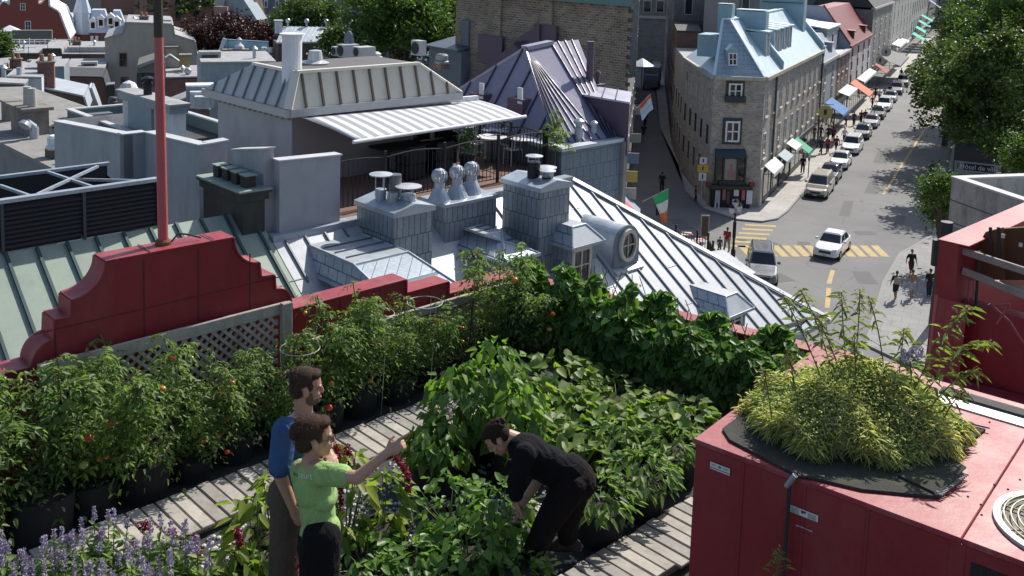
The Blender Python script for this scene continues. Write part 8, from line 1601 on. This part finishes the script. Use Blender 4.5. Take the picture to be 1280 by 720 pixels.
def JY(Y0): return lambda x,y,dy=0: N0.hit(x,y,(0,Y0+dy,0),(0,1,0))
def person(label,o,g=None,cat='person'): t=thing('person',label,cat,o,N0,g); t.rotation_euler=(0,0,0); ORI[t.name]=Vector(o); return t
def rmesh(t,name,me,parent=None):
    o=ORI[t.name]; co=np.empty(len(me.vertices)*3,np.float32); me.vertices.foreach_get('co',co); co=co.reshape(-1,3)-np.array(o,np.float32); me.vertices.foreach_set('co',co.ravel()); me.update()
    ob=bpy.data.objects.new(name,me); COL.objects.link(ob); ob.parent=parent or t; return ob
def torso(mb,pel,mid,ch,neck,sl,sr,k=1.0,fem=False):
    w=(sr-sl); sd=w.normalized(); up=(neck-pel).normalized(); fw=up.cross(sd).normalized(); M_=Matrix((sd,fw,up)).transposed()
    ellip(mb,pel,(.165*k*(.98 if not fem else 1.0),.115*k,.11*k),M_); ellip(mb,mid,(.145*k*(1 if not fem else .92),.10*k,.15*k),M_); ellip(mb,ch,(.175*k*(1 if not fem else .92),.115*k,.17*k),M_)
    chain(mb,[sl,ch.lerp(neck,.62),sr],[.062*k,.085*k,.062*k]); cap(mb,ch.lerp(neck,.5),neck,.075*k,.055*k)
# ---- man in the blue polo ----
Y0=5.36; J=JY(Y0); ft=J(362,828); ft.z=15.80
m=person('bearded man in blue polo shirt and brown trousers standing behind the woman in green',ft)
hc_=J(384,483,.0); Mh=basis((.93,.22,-.12),(0,0,1)); nk=J(379,517); ch=J(374,552,.0); mid=J(369,590); pel=J(366,620); sr=J(356,533,-.17)-Vector((0,0,.02)); sl=J(392,531,.19)-Vector((0,0,.02))
er=J(349,590,-.22); wr=J(366,634,-.20); el_=J(396,580,.20); wl_=J(412,568,.02)
hr_=J(361,622,-.085); hl=J(373,622,.085); kr=Vector((ft.x-.02,Y0-.1,16.28)); kl=Vector((ft.x+.1,Y0+.1,16.28)); ar=Vector((ft.x-.04,Y0-.11,15.89)); al=Vector((ft.x+.13,Y0+.12,15.89))
b=MB(); torso(b,pel,mid,ch,nk,sl,sr,.95); cap(b,nk-Vector((0,0,.05)),hc_-Vector((.02,0,.05)),.054,.052); head(b,hc_,Mh,.91)
chain(b,[sr,er,wr],[.05,.040,.027]); chain(b,[sl,el_,wl_],[.05,.04,.027]); hand(b,wr,(wr-er)*.6+Vector((.05,0,-.1)),(.3,.9,0),1.0,.35,False,1); hand(b,wl_,Vector((.3,-.9,.1)),(0,0,-1),1,.3,False,-1)
chain(b,[hr_,kr,ar],[.08,.055,.04]); chain(b,[hl,kl,al],[.08,.055,.04])
shoe(b,ar,(.9,-.3,0),.9); shoe(b,al,(.9,.2,0),.9)
rmesh(m,'body',fuse('body',b,.0055,SKIN,3))
s=MB(); torso(s,pel+Vector((0,0,.0)),mid,ch,nk-Vector((0,0,.045)),sl,sr,1.06); cap(s,sr,sr.lerp(er,.86),.072,.067); cap(s,sl,sl.lerp(el_,.85),.072,.066)
col=MB(); M2=Matrix.Rotation(.0,3,'X'); 
rmesh(m,'polo_shirt',fuse('polo_shirt',s,.009,cloth('blue',(.045,.095,.21)),3)); part(m,'collar',MB().lathe(nk-Vector((0,0,.055)),[(.078,0),(.071,.045),(.066,.05),(.062,.02)],18),cloth('blue',(0,0,0)),smooth=True)
tr_=MB(); chain(tr_,[pel,hr_],[.15,.11]); chain(tr_,[pel,hl],[.15,.11]); ellip(tr_,pel-Vector((0,0,.03)),(.125,.165,.12),Matrix.Identity(3)); chain(tr_,[hr_,kr,ar+Vector((0,0,.03))],[.105,.082,.07]); chain(tr_,[hl,kl,al+Vector((0,0,.03))],[.105,.082,.07])
rmesh(m,'trousers',fuse('trousers',tr_,.010,cloth('brown',(.085,.068,.05)),3)); sh_=MB(); shoe(sh_,ar,(.9,-.3,0),1.05); shoe(sh_,al,(.9,.2,0),1.05); rmesh(m,'shoes',fuse('shoes',sh_,.008,cloth('dark_leather',(.04,.03,.025),.6),2))
HB=hairm('brown',(.05,.032,.021)); fH=lambda x,y,z: hc_+Mh@Vector((x*.91,y*.91,z*.91))
def haircap(c,Mx,s,back=.0,top=.0,side=True,vox=.006):
    f=lambda x,y,z: Vector(c)+Mx@Vector((x*s,y*s,z*s)); h=MB(); ellip(h,f(0,-.026,.050+top),(.080*s,.092*s,.080*s),Mx); ellip(h,f(0,-.055,-.005),(.074*s,.058*s,.075*s),Mx); ellip(h,f(0,.035,.088+top*.5),(.060*s,.045*s,.028*s),Mx)
    if side:
        for x in (-1,1): ellip(h,f(.068*x,.012,.022),(.012*s,.022*s,.030*s),Mx,10,6)
    rg=np.random.default_rng(3)
    for k in range(170):
        v=Vector(rg.normal(0,1,3)).normalized(); v.z=abs(v.z); v.y-=.25; ellip(h,f(v.x*.072,v.y*.088-.026,.045+top+v.z*.074),(.0085*s,.0105*s,.008*s),Mx,8,5)
    return h
strands(m,rmesh(m,'hair',fuse('hair',haircap(hc_,Mh,.90),.005,HB,2)),(.05,.032,.021),3000,.013); faceparts(m,hc_,Mh,.91,HB,'')
bd2=MB(); ellip(bd2,fH(0,.026,-.075),(.0505,.0565,.042),Mh); ellip(bd2,fH(0,.072,-.085),(.0275,.020,.020),Mh); 
for x in (-1,1): ellip(bd2,fH(.052*x,.018,-.045),(.012,.022,.032),Mh)
rmesh(m,'beard',fuse('beard',bd2,.006,mat('stubble',(.13,.075,.05),.8,0,.25,60,200,.3),2))
# ---- woman in green ----
Y0=4.93; J=JY(Y0); ft=J(403,905); ft.z=15.80
m=person('woman in lime green t-shirt with hair tied back pointing at the plants with outstretched arm',ft)
hc_=J(395,546); Mh=basis((.95,.22,-.02),(0,0,1)); nk=J(387,578); ch=J(393,608,.0); mid=J(397,640); pel=J(400,670); sr=J(404,592,-.14); sl=J(376,588,.14)
er=J(447,597,-.22); wr=J(484,566,-.20); el_=J(386,634,.20); wl_=J(396,672,.17)
hr_=J(402,672,-.08); hl=J(396,672,.08); kr=Vector((ft.x+.0,Y0-.09,16.25)); kl=Vector((ft.x-.04,Y0+.08,16.25)); ar=Vector((ft.x,Y0-.1,15.88)); al=Vector((ft.x-.06,Y0+.1,15.88))
b=MB(); torso(b,pel,mid,ch,nk,sl,sr,.84,True); cap(b,nk-Vector((0,0,.04)),hc_-Vector((.01,0,.04)),.044,.043); head(b,hc_,Mh,.94,True)
chain(b,[sr,er,wr],[.042,.034,.022]); chain(b,[sl,el_,wl_],[.042,.034,.022]); hand(b,wr,(wr-er).normalized()+Vector((.25,.0,.0)),(.1,.95,-.35),.88,1.15,True,1); hand(b,wl_,(wl_-el_),(.3,-.8,0),.88,.4,False,-1)
chain(b,[hr_,kr,ar],[.075,.05,.036]); chain(b,[hl,kl,al],[.075,.05,.036]); shoe(b,ar,(.9,-.2,0),.82); shoe(b,al,(.9,.2,0),.82)
rmesh(m,'body',fuse('body',b,.005,SKIN,3))
s=MB(); torso(s,pel+Vector((0,0,.03)),mid,ch,nk-Vector((0,0,.05)),sl,sr,.93,True); cap(s,sr,sr.lerp(er,.56),.062,.058); cap(s,sl,sl.lerp(el_,.6),.062,.058); ellip(s,ch+Vector((.06,-.03,-.04)),(.07,.10,.065),Matrix.Identity(3))
LIME=cloth('lime',(.27,.41,.15)); shirt=rmesh(m,'t_shirt',fuse('t_shirt',s,.008,LIME,3))
tr_=MB(); ellip(tr_,pel-Vector((0,0,.04)),(.12,.165,.12),Matrix.Identity(3)); chain(tr_,[hr_,kr,ar],[.105,.085,.075]); chain(tr_,[hl,kl,al],[.105,.085,.075]); rmesh(m,'trousers',fuse('trousers',tr_,.010,cloth('black',(.008,.008,.009)),3))
sh_=MB(); shoe(sh_,ar,(.9,-.2,0),.9); shoe(sh_,al,(.9,.2,0),.9); rmesh(m,'shoes',fuse('shoes',sh_,.008,cloth('dark_leather',(0,0,0)),2))
HW=hairm('chestnut',(.055,.030,.018)); h=haircap(hc_,Mh,.955,vox=.006); f=lambda x,y,z: hc_+Mh@Vector((x*.94,y*.94,z*.94)); ellip(h,f(0,-.115,.03),(.04,.035,.038),Mh); ellip(h,f(0,-.08,-.04),(.055,.035,.04),Mh)
strands(m,rmesh(m,'hair',fuse('hair',h,.006,HW,2)),(.075,.042,.026),3000,.014); faceparts(m,hc_,Mh,.94,HW,'')
gw=mat('glasses_wire',(.06,.03,.03),.3,.5,.1); gl_=MB(); Mr=basis((0,0,1),(.95,.22,0))
for x in (-1,1): gl_.ring(f(.032*x,.094,-.002),.018,.0016,14,4,Matrix((Mh.col[0],Mh.col[2],Mh.col[1])).transposed()); gl_.path([f(.05*x,.09,.004),f(.074*x,.0,.004)],.0016,4)
gl_.path([f(-.014,.098,.002),f(.014,.098,.002)],.0016,4); part(m,'glasses',gl_,gw)
from mathutils.bvhtree import BVHTree
bv=BVHTree.FromPolygons([v.co+Vector(ORI[m.name]) for v in shirt.data.vertices],[p.vertices for p in shirt.data.polygons])
def onshirt(s_,x0,y0,x1,y1,mt,name='shirt_print'):
    cu=bpy.data.curves.new('t','FONT'); cu.body=s_; cu.size=1; o=bpy.data.objects.new('t',cu); COL.objects.link(o); me=bpy.data.meshes.new_from_object(o.evaluated_get(bpy.context.evaluated_depsgraph_get())); bpy.data.objects.remove(o)
    xs=[v.co.x for v in me.vertices]; ys=[v.co.y for v in me.vertices]; W_=max(xs)-min(xs); H_=max(ys)
    for v in me.vertices:
        u=(v.co.x-min(xs))/W_; w_=v.co.y/H_; x=x0+(x1-x0)*u; y=y0+(y1-y0)*u-5.2*w_; d=ray(x,y).normalized(); h_=bv.ray_cast(Vector((0,0,CH)),d)
        v.co=((h_[0] if h_[0] else Vector((0,0,CH))+d*5)+(h_[1] if h_[0] else -d)*.003)-Vector(ORI[m.name])
    me.materials.append(mt); ob=bpy.data.objects.new(name,me); COL.objects.link(ob); ob.parent=m
    me.name=name
onshirt('seurs',373.5,596.5,391,599.5,mat('print_white',(.62,.72,.55),.8,0,.05)); onshirt('les',367,594,373,596,mat('print_dark_green',(.05,.16,.04),.8,0,.05))
# ---- man bending over the plants ----
Y0=6.38; J=JY(Y0); ft=J(690,712); ft.z=15.80
m=person('man in black shirt and dark trousers bending down over the pepper plants',ft)
hc_=J(622,548,.0); Mh=basis((-.62,-.12,-.72),(-.72,0,.62)); nk=J(646,550); ch=J(664,566); mid=J(690,578); pel=J(716,596); sn=J(656,568,-.17); sf=J(656,560,.17)
en=J(645,602,-.2); wn=J(645,626,-.12); ef=J(676,596,.14); wf_=J(653,630,.02)
hn=J(712,608,-.09); hf=J(720,604,.09); kn=J(684,654,-.11); kf=J(710,646,.10); an=J(664,718,-.12); af_=J(708,701,.12); an.z=15.90; af_.z=15.90
b=MB(); torso(b,pel,mid,ch,nk,sn,sf,.95); cap(b,nk,hc_+Vector((.03,0,.03)),.054,.052); head(b,hc_,Mh,.94); chain(b,[sn,en,wn],[.05,.04,.027]); chain(b,[sf,ef,wf_],[.05,.04,.027]); hand(b,wn,(.1,.1,-1),(.9,.2,0),.98,.55,False,1); hand(b,wf_,(-.2,-.2,-1),(-.7,-.5,0),.98,.5,False,-1)
chain(b,[hn,kn,an],[.085,.058,.04]); chain(b,[hf,kf,af_],[.085,.058,.04]); shoe(b,an,(-.95,-.2,0),.95); shoe(b,af_,(-.95,.1,0),.95)
rmesh(m,'body',fuse('body',b,.0055,SKIN,3))
s=MB(); torso(s,pel+Vector((-.02,0,.04)),mid,ch,nk+Vector((.03,0,-.02)),sn,sf,1.06); cap(s,sn,sn.lerp(en,.98),.075,.062); cap(s,en,en.lerp(wn,.62),.062,.055); cap(s,sf,sf.lerp(ef,.9),.072,.06); ellip(s,mid+Vector((0,0,-.03)),(.19,.14,.13),basis((0,1,0),(.5,0,1)))
rmesh(m,'black_shirt',fuse('black_shirt',s,.010,cloth('black_shirt',(.008,.0085,.011)),3))
tr_=MB(); ellip(tr_,pel+Vector((.02,0,-.03)),(.145,.165,.14),Matrix.Identity(3)); chain(tr_,[hn,kn,an+Vector((0,0,.03))],[.12,.09,.075]); chain(tr_,[hf,kf,af_+Vector((0,0,.03))],[.12,.09,.072]); chain(tr_,[pel,hn],[.14,.12]); chain(tr_,[pel,hf],[.14,.12])
rmesh(m,'trousers',fuse('trousers',tr_,.010,cloth('dark_brown',(.013,.010,.0105)),3)); sh_=MB(); shoe(sh_,an,(-.95,-.2,0),1.05); shoe(sh_,af_,(-.95,.1,0),1.05); rmesh(m,'shoes',fuse('shoes',sh_,.008,cloth('dark_leather',(0,0,0)),2))
HD=hairm('dark',(.028,.018,.013)); strands(m,rmesh(m,'hair',fuse('hair',haircap(hc_,Mh,.93),.006,HD,2)),(.034,.022,.015),3000,.011); faceparts(m,hc_,Mh,.94,HD,'')
# ---- pedestrians: two poses, each copy with its own clothes ----
def ped_proto(stride):
    t=person('x',(0,0,0)); b=MB(); V_=Vector; Mh=basis((0,-1,0),(0,0,1)); pel=V_((0,0,.92)); nk=V_((0,.0,1.46)); ch=V_((0,0,1.28)); mid=V_((0,0,1.08)); sl=V_((-.19,0,1.40)); sr=V_((.19,0,1.40)); k=stride
    el=V_((-.25,.05+.1*k,1.12)); er=V_((.25,.05-.1*k,1.12)); wl=V_((-.26,-.04+.2*k,.88)); wr=V_((.26,-.04-.2*k,.88)); hl=V_((-.09,0,.9)); hr=V_((.09,0,.9)); kl=V_((-.1,-.05-.16*k,.5)); kr=V_((.1,-.05+.12*k,.5)); al=V_((-.1,-.02-.2*k,.09)); ar=V_((.1,.0+.32*k,.1+.06*k))
    torso(b,pel,mid,ch,nk,sl,sr,.95); cap(b,nk,V_((0,-.01,1.56)),.055,.055); head(b,V_((0,-.01,1.63)),Mh); chain(b,[sl,el,wl],[.05,.04,.03]); chain(b,[sr,er,wr],[.05,.04,.03]); hand(b,wl,(0,-.1,-1),(1,0,0),1,.35,False,1); hand(b,wr,(0,-.1,-1),(-1,0,0),1,.35,False,-1); chain(b,[hl,kl,al],[.085,.06,.042]); chain(b,[hr,kr,ar],[.085,.06,.042]); shoe(b,al,(0,-1,0)); shoe(b,ar,(0,-1,0))
    rmesh(t,'body',fuse('body',b,.012,SKIN2,2)); s=MB(); torso(s,pel+V_((0,0,.02)),mid,ch,nk-V_((0,0,.04)),sl,sr,1.08); cap(s,sl,sl.lerp(el,.85),.07,.062); cap(s,sr,sr.lerp(er,.85),.07,.062); rmesh(t,'shirt',fuse('shirt',s,.018,cloth('black',(0,0,0)),2))
    r=MB(); ellip(r,pel-V_((0,0,.04)),(.175,.125,.12),Matrix.Identity(3)); chain(r,[hl,kl,al],[.105,.08,.065]); chain(r,[hr,kr,ar],[.105,.08,.065]); rmesh(t,'trousers',fuse('trousers',r,.018,cloth('black',(0,0,0)),2))
    r=MB(); ellip(r,pel-V_((0,0,.04)),(.18,.13,.12),Matrix.Identity(3)); chain(r,[hl,hl.lerp(kl,.92)],[.11,.10]); chain(r,[hr,hr.lerp(kr,.92)],[.11,.10]); sm_=fuse('shorts',r,.018,cloth('black',(0,0,0)),2)
    rmesh(t,'hair',fuse('hair',haircap(V_((0,-.01,1.63)),Mh,1),.012,HD,2)); return t,sm_
PP=[ped_proto(1.0),ped_proto(.25)]; pu_=[False,False]
def ped(label,x,y,face,shirt,bot,hair=None,k=0,bare=False,shorts=False,group='pedestrians on the street',z=.13,s=1.0,bag=None):
    q=N0.z(x,y,z); t0,sm_=PP[k]
    t=dup(t0,label,(q.x,q.y,z),R_(face),s,group=group); ORI[t.name]=Vector((0,0,0))
    for ch_ in list(t.children):
        n=ch_.name.split('.')[0]
        if n=='shirt' and bare: bpy.data.objects.remove(ch_); continue
        if n=='trousers' and shorts: ch_.data=sm_; ch_.name='shorts'
        if n in('shirt','trousers','hair'):
            c=shirt if n=='shirt' else bot if n=='trousers' else (hair or (.03,.02,.015)); ch_.material_slots[0].link='OBJECT'; ch_.material_slots[0].material=mat('wear_%02x%02x%02x'%tuple(int(v*255) for v in c),c,.9,0,.15,6)
    if bag: part(t,'bag',MB().box(-.2,.2,.12,.3,1.0,1.42),mat('wear_bag',bag,.9,0,.2),bevel=.04)
    return t
K_=(.015,.015,.017); DB=(.02,.025,.045); MRN=(.16,.02,.03); NV=(.03,.045,.10); WHs=(.55,.56,.58)
ped('person in black walking away beside the beige van, on the kerb side',1003,217,160,K_,K_); ped('person in dark green black clothes close to the shop window by the beige van',985,214,165,(.02,.025,.02),K_,k=1)
ped('person in blue shirt at the left of the group under the blue awning',1026,192,20,NV,DB); ped('person in red top with a white mark second from left in the group',1034,191,0,(.35,.04,.05),(.08,.02,.03),k=1); ped('person in maroon shirt and trousers at the right front of the group',1045,190,190,MRN,(.10,.02,.03)); ped('person in dark maroon at the back of the group by the shop',1041,178,170,MRN,K_,k=1); ped('person in brown shirt beside the shop wall behind the group',1035,176,10,(.10,.05,.04),K_)
ped('person in white shirt and dark trousers walking alone between the group and the white wagon',1055,179,180,WHs,DB)
ped('person in dark red standing alone below the orange awning',1067,157,0,(.18,.03,.04),DB,k=1); ped('person in black at the left of the dark pair near the orange awning',1076,155,170,K_,K_); ped('person in dark maroon at the right of the dark pair near the orange awning',1081,154,165,(.12,.02,.03),K_,k=1); ped('person in pale top in the shade of the orange awning',1057,158,20,(.28,.22,.24),DB)
ped('person in red at the doorway beyond the orange awning',1090,135,10,(.30,.05,.05),K_); ped('person in white top walking near the maroon awning, left of a dark figure',1099,126,0,WHs,DB,k=1); ped('person in pale grey top right of the white topped walker',1105,124,180,(.4,.38,.36),K_); ped('tall person in black walking towards the far parked cars',1112,120,180,K_,K_); ped('person in dark brown near the maroon awning entrance',1094,122,0,(.06,.04,.03),K_,k=1)
ped('person in dark clothes standing by the slate awning post',1126,98,0,DB,K_,k=1); ped('person in red and white checked top walking under the slate awning side',1132,98,180,(.40,.12,.10),(.20,.08,.06))
ped('person in black shirt and dark red shorts walking on the plaza at the back',1138,345,0,K_,(.10,.015,.025),k=0,shorts=True); ped('person in black top with a pale shoulder bag at the left of the plaza',1119,374,175,K_,K_,k=0,shorts=True,bag=(.3,.28,.24)); ped('bare chested person in pale shorts in the middle of the plaza',1139,372,170,K_,(.36,.36,.42),k=0,bare=True,shorts=True,hair=(.05,.03,.02)); ped('person in black shirt and dark jeans nearest the red party wall',1161,371,180,K_,DB,k=1)
ped('person in dark jacket sitting area left one by the small green tree',1164,224,0,DB,DB,k=1); ped('person in grey top right one beside the dark jacket by the low tree',1173,223,20,(.12,.12,.15),WHs,k=1)
ped('person in red shirt and khaki trousers walking beside a child at the crossing',908,315,150,(.28,.03,.04),(.28,.24,.18)); ped('small child in dark clothes holding hands at the crossing',899,317,160,(.10,.09,.10),(.12,.12,.10),s=.68,k=1)
ped('person in black walking in the middle of the shaded alley',827,240,170,K_,K_); ped('person in black near the cafe fence in the alley',822,270,10,K_,K_,k=1); ped('person in dark coat in the alley under the red and blue flag',806,158,0,(.03,.03,.035),K_); ped('person with pale legs walking behind the dark coated one in the alley',804,174,180,(.05,.03,.035),(.10,.06,.05),shorts=True); ped('person in dark clothes sitting place by the corner street sign',869,252,90,K_,K_,k=1,s=.75)
for t0,_ in PP:
    for ch_ in list(t0.children): bpy.data.objects.remove(ch_)
    bpy.data.objects.remove(t0)
